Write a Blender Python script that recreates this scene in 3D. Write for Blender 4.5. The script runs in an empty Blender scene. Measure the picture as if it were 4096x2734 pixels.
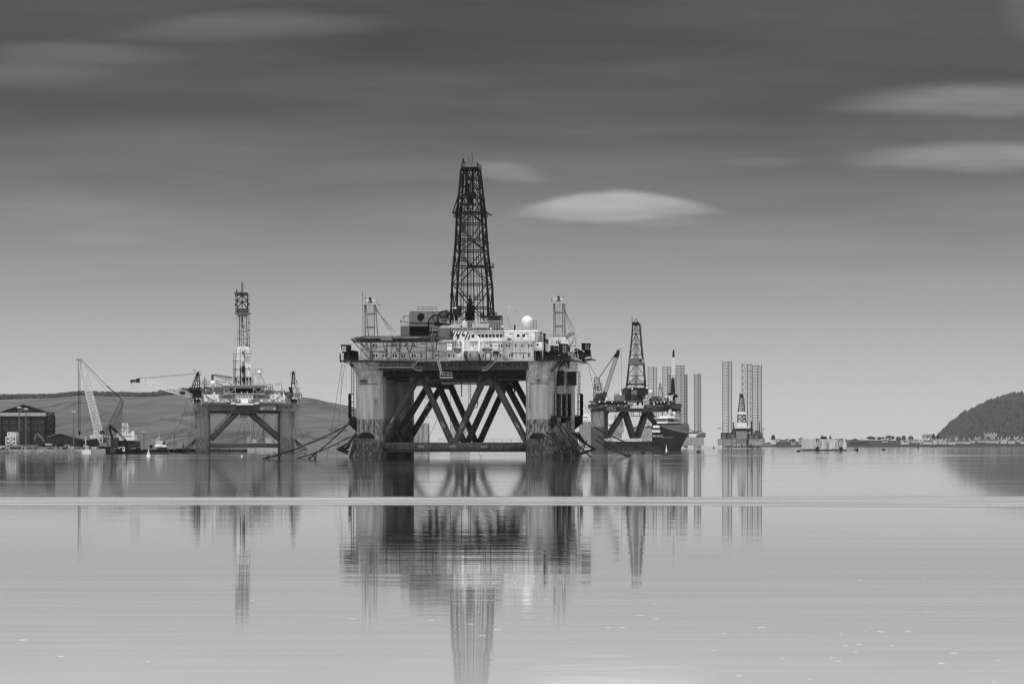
import bpy, math, random
from mathutils import Vector, Matrix
R_ = random.Random(7)
sc = bpy.context.scene
# ---------------- camera: 100 mm lens on the shore, 4.1 m above the water
F, H, HU, HV = 11378.0, 4.1, 2048.0, 1780.0      # focal length, eye height, centre column and horizon row (4096 px frame)
cd = bpy.data.cameras.new('camera'); cam = bpy.data.objects.new('camera', cd)
sc.collection.objects.link(cam); sc.camera = cam
cam.location = (0, 0, H); cam.rotation_euler = (math.radians(90), 0, 0)
cd.lens = 100; cd.sensor_width = 36; cd.shift_y = (HV-1367)/4096.0; cd.clip_start = 1; cd.clip_end = 60000
# ---------------- exposure
sc.view_settings.view_transform = 'Standard'; sc.view_settings.look = 'None'
sc.view_settings.exposure = 0; sc.view_settings.gamma = 1
sc.cycles.use_denoising = True
sc.cycles.max_bounces = 6; sc.cycles.diffuse_bounces = 2; sc.cycles.glossy_bounces = 3
sc.cycles.volume_bounces = 0; sc.cycles.transmission_bounces = 2
sc.cycles.pixel_filter_type = 'BLACKMAN_HARRIS'; sc.cycles.filter_width = 1.3
# ---------------- sun behind thin overcast
SUN_EL, SUN_AZ = 54.0, 200.0      # azimuth clockwise from +Y (view direction)
sl = bpy.data.lights.new('sun', 'SUN'); sun = bpy.data.objects.new('sun', sl); sc.collection.objects.link(sun)
sl.energy = 1.75; sl.angle = math.radians(18); sl.color = (1, 1, 1)
az, el = math.radians(SUN_AZ), math.radians(SUN_EL)
sd = Vector((math.sin(az)*math.cos(el), math.cos(az)*math.cos(el), math.sin(el)))
sun.rotation_euler = sd.to_track_quat('Z', 'Y').to_euler()
# ---------------- node helpers
class NT:
    def __init__(s, nt): s.nt = nt; s.n = nt.nodes; s.l = nt.links; s.n.clear()
    def put(s, sock, v):
        if v is None: return
        if isinstance(v, bpy.types.NodeSocket): s.l.new(v, sock)
        elif isinstance(v, (tuple, list)) and len(v) == 3 and sock.type == 'RGBA': sock.default_value = (*v, 1)
        elif isinstance(v, (int, float)) and sock.type == 'RGBA': sock.default_value = (v, v, v, 1)
        else: sock.default_value = v
    def m(s, op, a, b=None, c=None, clamp=False):
        q = s.n.new('ShaderNodeMath'); q.operation = op; q.use_clamp = clamp
        for i, v in enumerate((a, b, c)): s.put(q.inputs[i], v)
        return q.outputs[0]
    def rng(s, v, a, b, c=0., d=1., smooth=True):
        q = s.n.new('ShaderNodeMapRange'); q.interpolation_type = 'SMOOTHSTEP' if smooth else 'LINEAR'
        for i, x in enumerate((v, a, b, c, d)): s.put(q.inputs[i], x)
        return q.outputs[0]
    def mix(s, f, a, b):
        q = s.n.new('ShaderNodeMix'); q.data_type = 'FLOAT'
        s.put(q.inputs[0], f); s.put(q.inputs[2], a); s.put(q.inputs[3], b); return q.outputs[0]
    def ramp(s, v, pts):
        q = s.n.new('ShaderNodeValToRGB'); e = q.color_ramp.elements
        while len(e) < len(pts): e.new(1)
        for i, (p, c) in enumerate(pts): e[i].position = p; e[i].color = (c, c, c, 1)
        s.put(q.inputs[0], v); return q.outputs[0]
    def comb(s, x, y, z):
        q = s.n.new('ShaderNodeCombineXYZ')
        for i, v in enumerate((x, y, z)): s.put(q.inputs[i], v)
        return q.outputs[0]
    def sep(s, v):
        q = s.n.new('ShaderNodeSeparateXYZ'); s.put(q.inputs[0], v); return q.outputs
    def noise(s, vec, scale, detail=3, rough=.55, dist=0):
        q = s.n.new('ShaderNodeTexNoise'); s.put(q.inputs['Vector'], vec)
        q.inputs['Scale'].default_value = scale; q.inputs['Detail'].default_value = detail
        q.inputs['Roughness'].default_value = rough; q.inputs['Distortion'].default_value = dist
        return q.outputs[0]
    def scale(s, vec, x, y, z):
        q = s.n.new('ShaderNodeVectorMath'); q.operation = 'MULTIPLY'; s.put(q.inputs[0], vec); q.inputs[1].default_value = (x, y, z)
        return q.outputs[0]
# ---------------- world: clear-sky model taken to grey above a banded overcast with lens clouds
w = bpy.data.worlds.new('World'); sc.world = w; w.use_nodes = True
t = NT(w.node_tree)
sky = t.n.new('ShaderNodeTexSky'); sky.sky_type = 'NISHITA'; sky.sun_disc = False
sky.sun_elevation = el; sky.sun_rotation = az
bw = t.n.new('ShaderNodeRGBToBW'); t.l.new(sky.outputs[0], bw.inputs[0])
co = t.n.new('ShaderNodeTexCoord'); D = t.sep(co.outputs['Generated'])
yy = t.m('MAXIMUM', D[1], .05)
px = t.m('DIVIDE', D[0], yy); pz = t.m('DIVIDE', D[2], yy)      # tangents of azimuth and elevation
front = t.rng(D[1], .1, .5)
el_ = t.m('ARCSINE', D[2])
# overcast base by elevation (radians); frame top is 0.155
base = t.ramp(t.m('MULTIPLY', el_, 1/.5), [(0, .63), (.03, .56), (.07, .445), (.13, .285), (.19, .160), (.235, .102), (.275, .086), (.31, .086), (.36, .15), (.5, .62), (1, .85)])
pv = t.comb(px, t.m('MULTIPLY', pz, 7), 0)
n1 = t.noise(pv, 5.5, 4, .5, .4)
pv2 = t.comb(t.m('MULTIPLY', px, 1.0), t.m('MULTIPLY', pz, 14), 3.7)
n2 = t.noise(pv2, 7, 6, .6, .3); n3 = t.noise(t.comb(px, t.m('MULTIPLY', pz, 22), 8.2), 13, 5, .6, .3)
amp = t.rng(pz, .03, .11)
var = t.m('MULTIPLY', t.m('ADD', t.m('MULTIPLY', t.m('SUBTRACT', n1, .5), .8), t.m('ADD', t.m('MULTIPLY', t.m('SUBTRACT', n2, .5), .5), t.m('MULTIPLY', t.m('SUBTRACT', n3, .5), .2))), amp)
base = t.m('MULTIPLY', base, t.m('ADD', 1, var))
def uv(u, v): return ((u-HU)/F, (HV-v)/F)
def lens(u, v, wu, top, bot, gain, edge=.25, skew=0., seed=0.):
    """one lens-shaped cloud: crisp rounded top, soft flat base"""
    global base
    cx, cz = uv(u, v)
    dx = t.m('DIVIDE', t.m('SUBTRACT', px, cx), wu/F)
    nz = t.m('ADD', t.m('MULTIPLY', t.m('SUBTRACT', t.noise(t.comb(px, t.m('MULTIPLY', pz, 3), seed), 22, 5, .6), .5), .55*top/F), t.m('MULTIPLY', t.m('SUBTRACT', t.noise(t.comb(px, t.m('MULTIPLY', pz, 2), seed+9), 7, 2, .5), .5), .8*top/F))
    dz0 = t.m('ADD', t.m('SUBTRACT', t.m('SUBTRACT', pz, cz), t.m('MULTIPLY', dx, skew/F)), nz)
    up = t.m('DIVIDE', t.m('MAXIMUM', dz0, 0), top/F); dn = t.m('DIVIDE', t.m('MAXIMUM', t.m('MULTIPLY', dz0, -1), 0), bot/F)
    ax = t.m('POWER', t.m('ABSOLUTE', dx), 1.8)
    ru = t.m('ADD', ax, t.m('POWER', up, 1.3)); rd = t.m('ADD', ax, dn)
    mask = t.m('MULTIPLY', t.rng(ru, 1, 1-edge), t.rng(rd, 1, .1))
    body = t.m('MULTIPLY', t.m('ADD', .55, t.m('MULTIPLY', up, .6)), t.m('MULTIPLY', mask, front))
    tex = t.m('ADD', .55, t.m('MULTIPLY', t.noise(t.comb(px, t.m('MULTIPLY', pz, 7), seed+5), 26, 5, .6, .3), .9))
    base = t.m('ADD', base, t.m('MULTIPLY', t.m('MULTIPLY', body, tex), gain))
lens(2470, 862, 500, 98, 42, .25, .4, -4, 1)
lens(2350, 835, 420, 40, 30, .05, .8, -14, 15)
lens(2620, 885, 330, 30, 40, .06, .9, -4, 2)
lens(2020, 705, 240, 75, 40, .11, .9, -20, 3)
lens(3980, 415, 900, 110, 70, .19, .95, 12, 4)
lens(4000, 640, 860, 105, 60, .21, .85, -4, 5)
lens(3060, 650, 260, 30, 30, .05, .9, 4, 6)
lens(1000, 125, 800, 90, 60, .085, 1., 36, 7)
lens(300, 225, 640, 70, 60, .085, 1., -10, 8)
lens(100, 310, 560, 80, 60, .07, 1., -10, 9)
lens(1500, 320, 900, 70, 50, .03, 1., 20, 13)
lens(2900, 300, 900, 60, 60, .018, 1., -20, 14)
lens(300, 860, 620, 120, 60, .035, 1., -40, 10)
lens(420, 965, 300, 50, 30, .035, 1., -5, 11)
lens(4140, 30, 200, 200, 200, .07, 1., 0, 12)
bg = t.n.new('ShaderNodeBackground'); bg.inputs[1].default_value = 1
t.l.new(base, bg.inputs[0])
bg2 = t.n.new('ShaderNodeBackground'); bg2.inputs[1].default_value = .06
t.l.new(t.m('MULTIPLY', bw.outputs[0], t.rng(el_, .2, .6)), bg2.inputs[0])
ad = t.n.new('ShaderNodeAddShader'); t.l.new(bg.outputs[0], ad.inputs[0]); t.l.new(bg2.outputs[0], ad.inputs[1])
wo = t.n.new('ShaderNodeOutputWorld'); t.l.new(ad.outputs[0], wo.inputs[0])
# ---------------- materials (the place is seen in black and white: every colour is a grey)
MATS = {}
def mat(name, base=.3, rough=.6, var=.25, scale=.6, streak=.3, metal=0., emit=0., fn=None):
    if name in MATS: return MATS[name]
    m = bpy.data.materials.new(name); m.use_nodes = True; t = NT(m.node_tree)
    o = t.n.new('ShaderNodeOutputMaterial'); b = t.n.new('ShaderNodeBsdfPrincipled'); t.l.new(b.outputs[0], o.inputs[0])
    c = t.n.new('ShaderNodeTexCoord').outputs['Object']
    if fn: col = fn(t, c)
    else:
        n = t.noise(c, scale, 4, .6); s = t.noise(t.scale(c, 1.6, 1.6, .12), 1.1, 3, .6)
        k = t.m('ADD', 1-.5*var-.5*streak, t.m('ADD', t.m('MULTIPLY', t.rng(n, .3, .7), var), t.m('MULTIPLY', t.rng(s, .35, .6), streak)))
        col = t.m('MULTIPLY', k, base)
    t.put(b.inputs['Base Color'], col)
    b.inputs['Roughness'].default_value = rough; b.inputs['Metallic'].default_value = metal
    b.inputs['Specular IOR Level'].default_value = .5 if 'glass' in name else .1
    if emit:
        b.inputs['Emission Color'].default_value = (1, 1, 1, 1); b.inputs['Emission Strength'].default_value = emit
    MATS[name] = m; return m
def column_paint(hi, mid, low, z_draft, z_top, stain=.8):
    def fn(t, c):
        x, y, z = t.sep(c)
        n = t.noise(c, .5, 5, .65); st = t.noise(t.scale(c, 1, 1, .07), .9, 4, .6); fl = t.noise(t.scale(c, 1, 1, .35), 1.5, 5, .7, .5)
        zz = t.m('ADD', z, t.m('MULTIPLY', t.m('SUBTRACT', fl, .5), .9))
        up = t.m('MULTIPLY', t.mix(t.rng(st, .38, .62), hi*.72, hi), t.m('ADD', .85, t.m('MULTIPLY', n, .3)))
        up = t.mix(t.rng(z, z_top-.1, z_top+.1), up, t.m('MULTIPLY', up, t.mix(t.rng(n, .35, .6), .62, .9)))
        rust = t.mix(t.rng(fl, .38, .60), low, mid)
        fade = t.rng(zz, z_draft-9, z_draft-5)
        rust = t.mix(fade, t.mix(t.rng(fl, .5, .62), low, mid*.6), rust)
        return t.mix(t.rng(zz, z_draft-.3, z_draft+.3), rust, up)
    return fn
mat('stair_paint', .22, .5, .4, 1., .3); mat('column_paint', rough=.55, fn=column_paint(.25, .18, .025, 12.8, 24.8))
mat('leader_paint', rough=.55, fn=column_paint(.12, .10, .035, 8.5, 19))
mat('guardian_paint', rough=.6, fn=column_paint(.18, .06, .06, 22, 60))
mat('brace_paint', rough=.5, fn=column_paint(.034, .085, .022, 11, 60)); mat('leader_hull', .065, .55, .3, .2, .35); mat('leader_brace', .045, .5, .5, .4, .1)
mat('column_shaded', rough=.6, fn=column_paint(.13, .07, .02, 12.8, 24.8)); mat('hall_window', .06, .5, .2, .5, 0); mat('dark_steel', .019, .5, .4); mat('black_steel', .006, .5, .3); mat('hull_grey', .03, .5, .35, .4, .4)
mat('mid_steel', .115, .55, .4); mat('light_steel', .36, .5, .3); mat('white_paint', .62, .5, .16, .5, .26)
mat('white_clean', .7, .45, .08, .5, .05); mat('cream_paint', .5, .5, .25, .5, .4); mat('glass_dark', .012, .15, .2, 1, 0)
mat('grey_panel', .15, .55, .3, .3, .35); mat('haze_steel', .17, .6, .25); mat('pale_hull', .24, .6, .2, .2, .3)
mat('concrete', .45, .8, .4, .8, .5); mat('rock', .16, .9, .9, .5, 0); mat('asphalt', .12, .9, .4, .3, 0)
mat('jackup_steel', .10, .6, .3); mat('jackup_hull', .2, .6, .3, .1, .3); mat('lamp', .8, .5, 0, 1, 0, emit=1.3)
mat('rope', .03, .8, .2, 2, 0); mat('ship_hull', .012, .6, .4, .2, .2); mat('ship_band', .11, .4, .2, .2, .1); mat('ship_red', .022, .5, .4, .3, .3)
mat('shed_wall', .035, .6, .25, .08, .3); mat('shed_trim', .33, .5, .15, .1, .2); mat('crane_boom', .5, .5, .2); mat('crane_dark', .022, .5, .2)
mat('sign_board', .3, .5, .1, .5, 0); mat('sign_ink', .02, .5, .1, 1, 0); mat('house_white', .5, .8, .2, .1, 0); mat('roof_slate', .09, .8, .3, .1, 0)
mat('foliage', .07, .9, .7, .05, 0); mat('foliage_light', .1, .9, .6, .05, 0); mat('bark', .05, .9, .3, .2, 0)
def corrug(base):
    def fn(t, c):
        x, y, z = t.sep(c)
        s = t.m('SINE', t.m('MULTIPLY', t.m('ADD', x, y), 14))
        n = t.noise(t.scale(c, 1, 1, .15), .8, 4, .6)
        return t.m('MULTIPLY', t.m('ADD', .75, t.m('MULTIPLY', s, .22)), t.m('MULTIPLY', t.m('ADD', .6, n), base))
    return fn
mat('corrugated', rough=.5, fn=corrug(.16)); mat('corrugated_light', rough=.5, fn=corrug(.4))
mat('deck_wall', rough=.5, fn=lambda t, c: t.m('MULTIPLY', t.mix(t.rng(t.noise(t.scale(c, 1.3, 1, .09), 1.2, 4, .65), .36, .6), .40, .68), t.m('ADD', .8, t.m('MULTIPLY', t.noise(c, .35, 3), .4))))
# ---------------- mesh collector
V3 = Vector
AUTO = set('deck_lamp flood_lamp porthole lamp_housing fender_strip deck_cargo painted_mark hazard_stripe hull_opening weld_rib fairlead_trunk jacking_house radome exhaust_stack raft_canister wall_pipe access_tower plate_seam vertical_pipe guide_pipe guide_wire vent_stack corner_house column_bracket service_platform machinery_housing corner_cap rung hanging_hose wheel crawler_track track lamp side_wall hose_reel wheel_track antenna drill_line guide_rail hoist_rope pendant guide_wire deck_house awning_rail eaves_band inner_column superstructure derrick_leg platform_strut corner_platform engine_room engine_housing boat_platform'.split())
class M:
    def __init__(s): s.v = []; s.f = []; s.p = []
    def add(s, v, f):
        s.p.append((len(s.v), len(s.f))); k = len(s.v); s.v += [tuple(p) for p in v]; s.f += [tuple(i+k for i in q) for q in f]; return s
    def box(s, x0, y0, z0, x1, y1, z1):
        if x0 > x1: x0, x1 = x1, x0
        if y0 > y1: y0, y1 = y1, y0
        if z0 > z1: z0, z1 = z1, z0
        return s.add([(x0,y0,z0),(x1,y0,z0),(x1,y1,z0),(x0,y1,z0),(x0,y0,z1),(x1,y0,z1),(x1,y1,z1),(x0,y1,z1)],
                     [(0,3,2,1),(4,5,6,7),(0,1,5,4),(1,2,6,5),(2,3,7,6),(3,0,4,7)])
    def beam(s, p, q, r, n=5, r2=None, cap=True):
        p, q = V3(p), V3(q); d = q-p
        if d.length < 1e-6: return s
        r2 = r if r2 is None else r2
        d.normalize(); a = d.cross(V3((0, 0, 1)) if abs(d.z) < .9 else V3((0, 1, 0))).normalized(); b = d.cross(a)
        vs = []
        for c, rr in ((p, r), (q, r2)):
            for i in range(n):
                th = 2*math.pi*(i+.5)/n; vs.append(c+a*(rr*math.cos(th))+b*(rr*math.sin(th)))
        fs = [(i, (i+1) % n, n+(i+1) % n, n+i) for i in range(n)]
        if cap: fs += [tuple(range(n-1, -1, -1)), tuple(range(n, 2*n))]
        return s.add(vs, fs)
    def path(s, pts, r, n=4):
        for a, b in zip(pts, pts[1:]): s.beam(a, b, r, n)
        return s
    def prism(s, pts, y0, y1):      # outline in x,z swept in y
        n = len(pts)
        vs = [(x, y0, z) for x, z in pts]+[(x, y1, z) for x, z in pts]
        return s.add(vs, [tuple(range(n)), tuple(range(2*n-1, n-1, -1))]+[(i, n+i, n+(i+1) % n, (i+1) % n) for i in range(n)])
    def slab(s, pts, z0, z1):       # outline in x,y
        n = len(pts)
        vs = [(x, y, z0) for x, y in pts]+[(x, y, z1) for x, y in pts]
        return s.add(vs, [tuple(range(n-1, -1, -1)), tuple(range(n, 2*n))]+[(i, (i+1) % n, n+(i+1) % n, n+i) for i in range(n)])
    def loft(s, rings, cap=True):
        n = len(rings[0]); vs = [p for r in rings for p in r]; fs = []
        for k in range(len(rings)-1):
            for i in range(n): j = (i+1) % n; fs.append((k*n+i, k*n+j, (k+1)*n+j, (k+1)*n+i))
        if cap: fs += [tuple(range(n-1, -1, -1)), tuple(range((len(rings)-1)*n, len(rings)*n))]
        return s.add(vs, fs)
    def ball(s, c, r, seg=16, rings=10, zs=1., lo=-1.):
        rr = []
        for k in range(rings+1):
            ph = -math.pi/2+math.pi*k/rings; zz = max(math.sin(ph), lo)
            rad = math.cos(ph) if math.sin(ph) > lo else math.sqrt(max(0, 1-lo*lo))*.98
            rad = max(rad, .01)
            rr.append([(c[0]+r*rad*math.cos(2*math.pi*i/seg), c[1]+r*rad*math.sin(2*math.pi*i/seg), c[2]+r*zz*zs) for i in range(seg)])
        return s.loft(rr)
    def rail(s, a, b, h=1.1, step=2., r=.035, mids=2):
        a, b = V3(a), V3(b); n = max(1, int((b-a).length/step)); up = V3((0, 0, h))
        for k in range(1, mids+1): s.beam(a+up*(k/mids), b+up*(k/mids), r, 3, cap=False)
        for i in range(n+1):
            p = a.lerp(b, i/n); s.beam(p, p+up, r, 3, cap=False)
        return s
    def tower(s, bot, top, n, rc, rb, style='x', ns=None):
        """lattice between two rings of corner points"""
        k = len(bot); B = [V3(p) for p in bot]; T = [V3(p) for p in top]
        lv = [[B[i].lerp(T[i], j/n) for i in range(k)] for j in range(n+1)]
        for i in range(k): s.beam(B[i], T[i], rc, 5)
        for j in range(n+1):
            for i in range(k):
                a, b = lv[j][i], lv[j][(i+1) % k]
                if j: s.beam(a, b, rb, 3, cap=False)
                if j < n:
                    c, d = lv[j+1][i], lv[j+1][(i+1) % k]
                    if style == 'x': s.beam(a, d, rb, 3, cap=False); s.beam(b, c, rb, 3, cap=False)
                    elif style == 'k':
                        mm = (c+d)/2; s.beam(a, mm, rb, 3, cap=False); s.beam(b, mm, rb, 3, cap=False)
                    elif (i+j) % 2: s.beam(a, d, rb, 3, cap=False)
                    else: s.beam(b, c, rb, 3, cap=False)
        return s
    def build(s, name, m, parent=None, smooth=False, label=None):
        if name in AUTO and 1 < len(s.p) <= 24 and parent is not None:
            P = s.p+[(len(s.v), len(s.f))]; o = None
            for (v0, f0), (v1, f1) in zip(P, P[1:]):
                q = M(); q.v = s.v[v0:v1]; q.f = [tuple(i-v0 for i in g) for g in s.f[f0:f1]]; q = q.build(name, m, parent, smooth, label); o = o or q
            return o
        me = bpy.data.meshes.new(name); me.from_pydata(s.v, [], s.f); me.materials.append(MATS[m] if isinstance(m, str) else m)
        if smooth: me.shade_smooth()
        o = bpy.data.objects.new(name, me); sc.collection.objects.link(o)
        if parent is not None: o.parent = parent
        if label: o['label'] = label
        return o
def tag(o, label, cat, group=None):
    o['label'] = label; o['category'] = cat
    if group: o['group'] = group
    return o
def struct(o, kind='structure'): o['kind'] = kind; return o
class Z:        # reading points off an enlarged piece of the photograph
    def __init__(s, ox, oy, k): s.o = (ox, oy, k)
    def __call__(s, x, y): return (s.o[0]+x/s.o[2], s.o[1]+y/s.o[2])
Z0 = Z(0, 0, 1)
class Fr:       # a place in the scene: its root Empty and metres measured from it
    def __init__(s, u, Y, yaw=0., name=None, label=None, cat=None, group=None):
        s.Y = Y; s.X = (u-HU)/F*Y; s.c = math.cos(math.radians(yaw)); s.s = math.sin(math.radians(yaw)); s.z = Z0
        if name:
            r = bpy.data.objects.new(name, None); sc.collection.objects.link(r); r.location = (s.X, Y, 0)
            r.rotation_euler = (0, 0, -math.radians(yaw)); r.empty_display_size = 2; s.root = r
            tag(r, label, cat, group)
    def at(s, z): s.z = z; return s
    def p(s, x, y, d=0.):
        u, v = s.z(x, y); k = (u-HU)/F
        lx = (k*(s.Y+d*s.c)-s.X-d*s.s)/(s.c+k*s.s)
        return V3((lx, d, H+(HV-v)/F*(s.Y-lx*s.s+d*s.c)))
    def box(s, m, x0, y0, x1, y1, d0, d1):
        a, b = s.p(x0, y0, d0), s.p(x1, y1, d0); m.box(a.x, d0, min(a.z, b.z), b.x, d1, max(a.z, b.z)); return m
    def bm(s, m, x0, y0, d0, x1, y1, d1, r, n=5, r2=None): m.beam(s.p(x0, y0, d0), s.p(x1, y1, d1), r, n, r2); return m
    def pl(s, m, pts, r, n=4): m.path([s.p(*q) for q in pts], r, n); return m
    def pr(s, m, pts, d0, d1):
        m.prism([(q.x, q.z) for q in (s.p(x, y, d0) for x, y in pts)], d0, d1); return m
    def rl(s, m, x0, y0, x1, y1, d, d2=None, h=1.1, step=2., r=.035, mids=2):
        m.rail(s.p(x0, y0, d), s.p(x1, y1, d if d2 is None else d2), h, step, r, mids); return m
    def B(s, name, mt, *boxes, par=None):
        m = M()
        for b in boxes: s.box(m, *b)
        return m.build(name, mt, par or s.root)
    def dims(s, d=0.): return (s.Y+d)/F     # metres per photo pixel
def windows(fr, par, lst, y, w, h, d, m='glass_dark', name='window'):
    """one window mesh copied along a row: recess frame and pane"""
    k = fr.z.o[2]; out = []
    for x in lst:
        a = fr.p(x-w/2, y-h/2, d); b = fr.p(x+w/2, y+h/2, d)
        mm = M().box(a.x, d-.06, b.z, b.x, d+.02, a.z)
        out.append(mm.build(name, m, par))
    return out
def clutter(fr, m, x0, y0, x1, y1, d0, d1, n, rnd, lo=.3, hi=1.6, pipes=.45):
    """small machinery, lockers, pipes and posts standing on a deck line y1"""
    base = fr.p(x0, y1, d0).z; xa_, xb_ = fr.p(x0, y1, (d0+d1)/2).x, fr.p(x1, y1, (d0+d1)/2).x
    for i in range(n):
        x = rnd.uniform(x0, x1); d = rnd.uniform(d0, d1); top = y1-(y1-y0)*rnd.random()**1.5
        a = fr.p(x, top, d)
        if rnd.random() < pipes: m.beam((a.x, d, base), a, rnd.uniform(.05, .16), 5)
        else:
            w = rnd.uniform(lo, hi); m.box(a.x-w/2, d-w/2, base, a.x+w/2, d+w/2, base+(a.z-base)*rnd.uniform(.3, .8))
        if rnd.random() < .35:
            l = max(.3, min(rnd.uniform(1, 5), a.x-xa_, xb_-a.x)); zz = base+(a.z-base)*rnd.uniform(.2, .9); m.beam((a.x-l, d, zz), (a.x+l, d, zz), rnd.uniform(.05, .13), 5)
    return m
def text(body, size, loc, par, m, rz=0, name='lettering', squash=1., bold=0.):
    cu = bpy.data.curves.new('t', 'FONT'); cu.body = body; cu.size = size; cu.align_x = 'CENTER'; cu.align_y = 'CENTER'; cu.extrude = .02; cu.offset = bold
    cu.resolution_u = 3
    o = bpy.data.objects.new('t', cu); sc.collection.objects.link(o)
    me = bpy.data.meshes.new_from_object(o); bpy.data.objects.remove(o); me.transform(Matrix.Rotation(math.radians(90), 4, 'X')@Matrix.Diagonal((squash, 1, 1, 1)))
    me.materials.clear(); me.materials.append(MATS[m]); q = bpy.data.objects.new(name, me); sc.collection.objects.link(q)
    q.location = loc; q.rotation_euler = (0, 0, rz)
    if par is not None: q.parent = par
    return q
def copy_tree(o, loc, rz=None, sx=1., label=None):
    def cp(a, par):
        c = a.copy(); sc.collection.objects.link(c); c.parent = par
        for ch in [q for q in KIDS.get(a.name, [])]: cp(ch, c)
        return c
    r = cp(o, o.parent); r.location = loc
    if rz is not None: r.rotation_euler = (0, 0, rz)
    r.scale = (sx, sx, sx)
    if label: r['label'] = label
    return r
KIDS = {}
def kids(o):
    for q in sc.objects:
        if q.parent is not None: KIDS.setdefault(q.parent.name, [])
    for q in sc.objects:
        if q.parent is not None and q not in KIDS[q.parent.name]: KIDS[q.parent.name].append(q)
# ================= water, hills, shores
def water_mat():
    m = bpy.data.materials.new('sea_water'); m.use_nodes = True; t = NT(m.node_tree); MATS['sea_water'] = m
    o = t.n.new('ShaderNodeOutputMaterial'); c = t.n.new('ShaderNodeTexCoord').outputs['Object']
    X, Y, _ = t.sep(c)
    # wind strips: rippled water between glassy water; wobble of their edges
    wob = t.m('MULTIPLY', t.m('SUBTRACT', t.noise(t.scale(c, .02, .03, 1), 1, 5, .65), .5), 22)
    Yw = t.m('ADD', Y, wob)
    def strip(a, b, e): return t.m('MULTIPLY', t.rng(Yw, a-e, a+e), t.rng(Yw, b+e, b-e))
    s1 = strip(192, 229, 5)
    s1 = t.m('MULTIPLY', s1, t.rng(t.noise(t.scale(c, .03, .25, 1), 1, 4, .65), .3, .6, .45, 1.))
    s2 = strip(870, 925, 8); s3 = strip(630, 655, 6); s4 = strip(325, 332, 2); s5 = strip(1020, 1300, 30)
    lines = t.noise(t.comb(t.m('MULTIPLY', X, .006), t.m('DIVIDE', 9000., t.m('MAXIMUM', Y, 20)), 0), .55, 4, .7)   # wind streaks, finer with distance
    far = t.rng(Y, 215, 240)
    r0 = t.m('ADD', .022, t.m('MULTIPLY', far, .02))
    r0 = t.m('ADD', r0, t.m('MULTIPLY', t.m('MULTIPLY', t.rng(lines, .5, .75), far), .04))
    pm = t.rng(t.noise(t.scale(c, .006, .01, 1), 1, 4, .7), .42, .62); s2 = t.m('MULTIPLY', s2, pm); s3 = t.m('MULTIPLY', s3, pm); s4 = t.m('MULTIPLY', s4, t.rng(t.noise(t.scale(c, .015, .01, 1), 1, 4, .7), .42, .6))
    r = t.m('MAXIMUM', r0, t.m('MULTIPLY', s1, .285)); r = t.m('MAXIMUM', r, t.m('MULTIPLY', s2, .13)); r = t.m('MAXIMUM', r, t.m('MULTIPLY', s3, .09))
    r = t.m('MAXIMUM', r, t.m('MULTIPLY', s4, .11)); r = t.m('MAXIMUM', r, t.m('MULTIPLY', s5, .07))
    # ripples
    w0 = t.noise(t.scale(c, .018, .19, 1), 1, 2, .5); w1 = t.noise(t.scale(c, .10, .55, 1), 1, 4, .6); w2 = t.noise(t.scale(c, .35, 1.3, 1), 1.7, 3, .6)
    hgt = t.m('ADD', t.m('ADD', t.m('MULTIPLY', w0, .010), t.m('MULTIPLY', w1, .0042)), t.m('MULTIPLY', w2, .0011))
    hgt = t.m('MULTIPLY', hgt, t.mix(far, 1., .18))
    bp = t.n.new('ShaderNodeBump'); bp.inputs['Strength'].default_value = 1; bp.inputs['Distance'].default_value = 1.
    t.put(bp.inputs['Height'], hgt)
    g = t.n.new('ShaderNodeBsdfGlossy'); g.inputs['Color'].default_value = (.97, .97, .97, 1); t.put(g.inputs['Roughness'], r); t.l.new(bp.outputs[0], g.inputs['Normal'])
    d = t.n.new('ShaderNodeBsdfDiffuse')
    # flecks of foam drifting near the shore, denser to the right
    fx = t.scale(c, 3.2, 1.5, 1)
    vo = t.n.new('ShaderNodeTexVoronoi'); t.put(vo.inputs['Vector'], fx); vo.inputs['Scale'].default_value = 1.
    dens = t.m('MULTIPLY', t.rng(Y, 100, 56), t.m('MULTIPLY', t.rng(t.m('DIVIDE', X, t.m('MAXIMUM', Y, 1)), -.12, .16, .15, 1.), t.rng(t.noise(t.scale(c, .1, .1, 1), 1, 3), .42, .6)))
    sz = t.sep(vo.outputs['Color'])
    foam = t.m('MULTIPLY', t.m('LESS_THAN', vo.outputs['Distance'], t.m('MULTIPLY', t.m('POWER', sz[0], 3), .32)), t.m('LESS_THAN', sz[1], t.m('MULTIPLY', dens, .6)))
    t.put(d.inputs['Color'], t.mix(foam, .9, .9))
    fr = t.n.new('ShaderNodeFresnel'); fr.inputs['IOR'].default_value = 1.33
    k = t.m('MULTIPLY', t.rng(fr.outputs[0], .57, .78, .67, 1., False), t.m('SUBTRACT', 1, t.m('MULTIPLY', foam, .25)))
    mx = t.n.new('ShaderNodeMixShader'); t.put(mx.inputs[0], k); t.l.new(d.outputs[0], mx.inputs[1]); t.l.new(g.outputs[0], mx.inputs[2])
    t.l.new(mx.outputs[0], o.inputs[0])
water_mat()
struct(M().add([(-16000, -300, 0), (16000, -300, 0), (16000, 30000, 0), (-16000, 30000, 0)], [(0, 1, 2, 3)]).build('water', 'sea_water'))
def interp(pts, x):
    if x <= pts[0][0]: return pts[0][1]
    for (a, b), (c, d) in zip(pts, pts[1:]):
        if x <= c: k = (x-a)/(c-a); k = k*k*(3-2*k)*.5+k*.5; return b+(d-b)*k
    return pts[-1][1]
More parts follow.
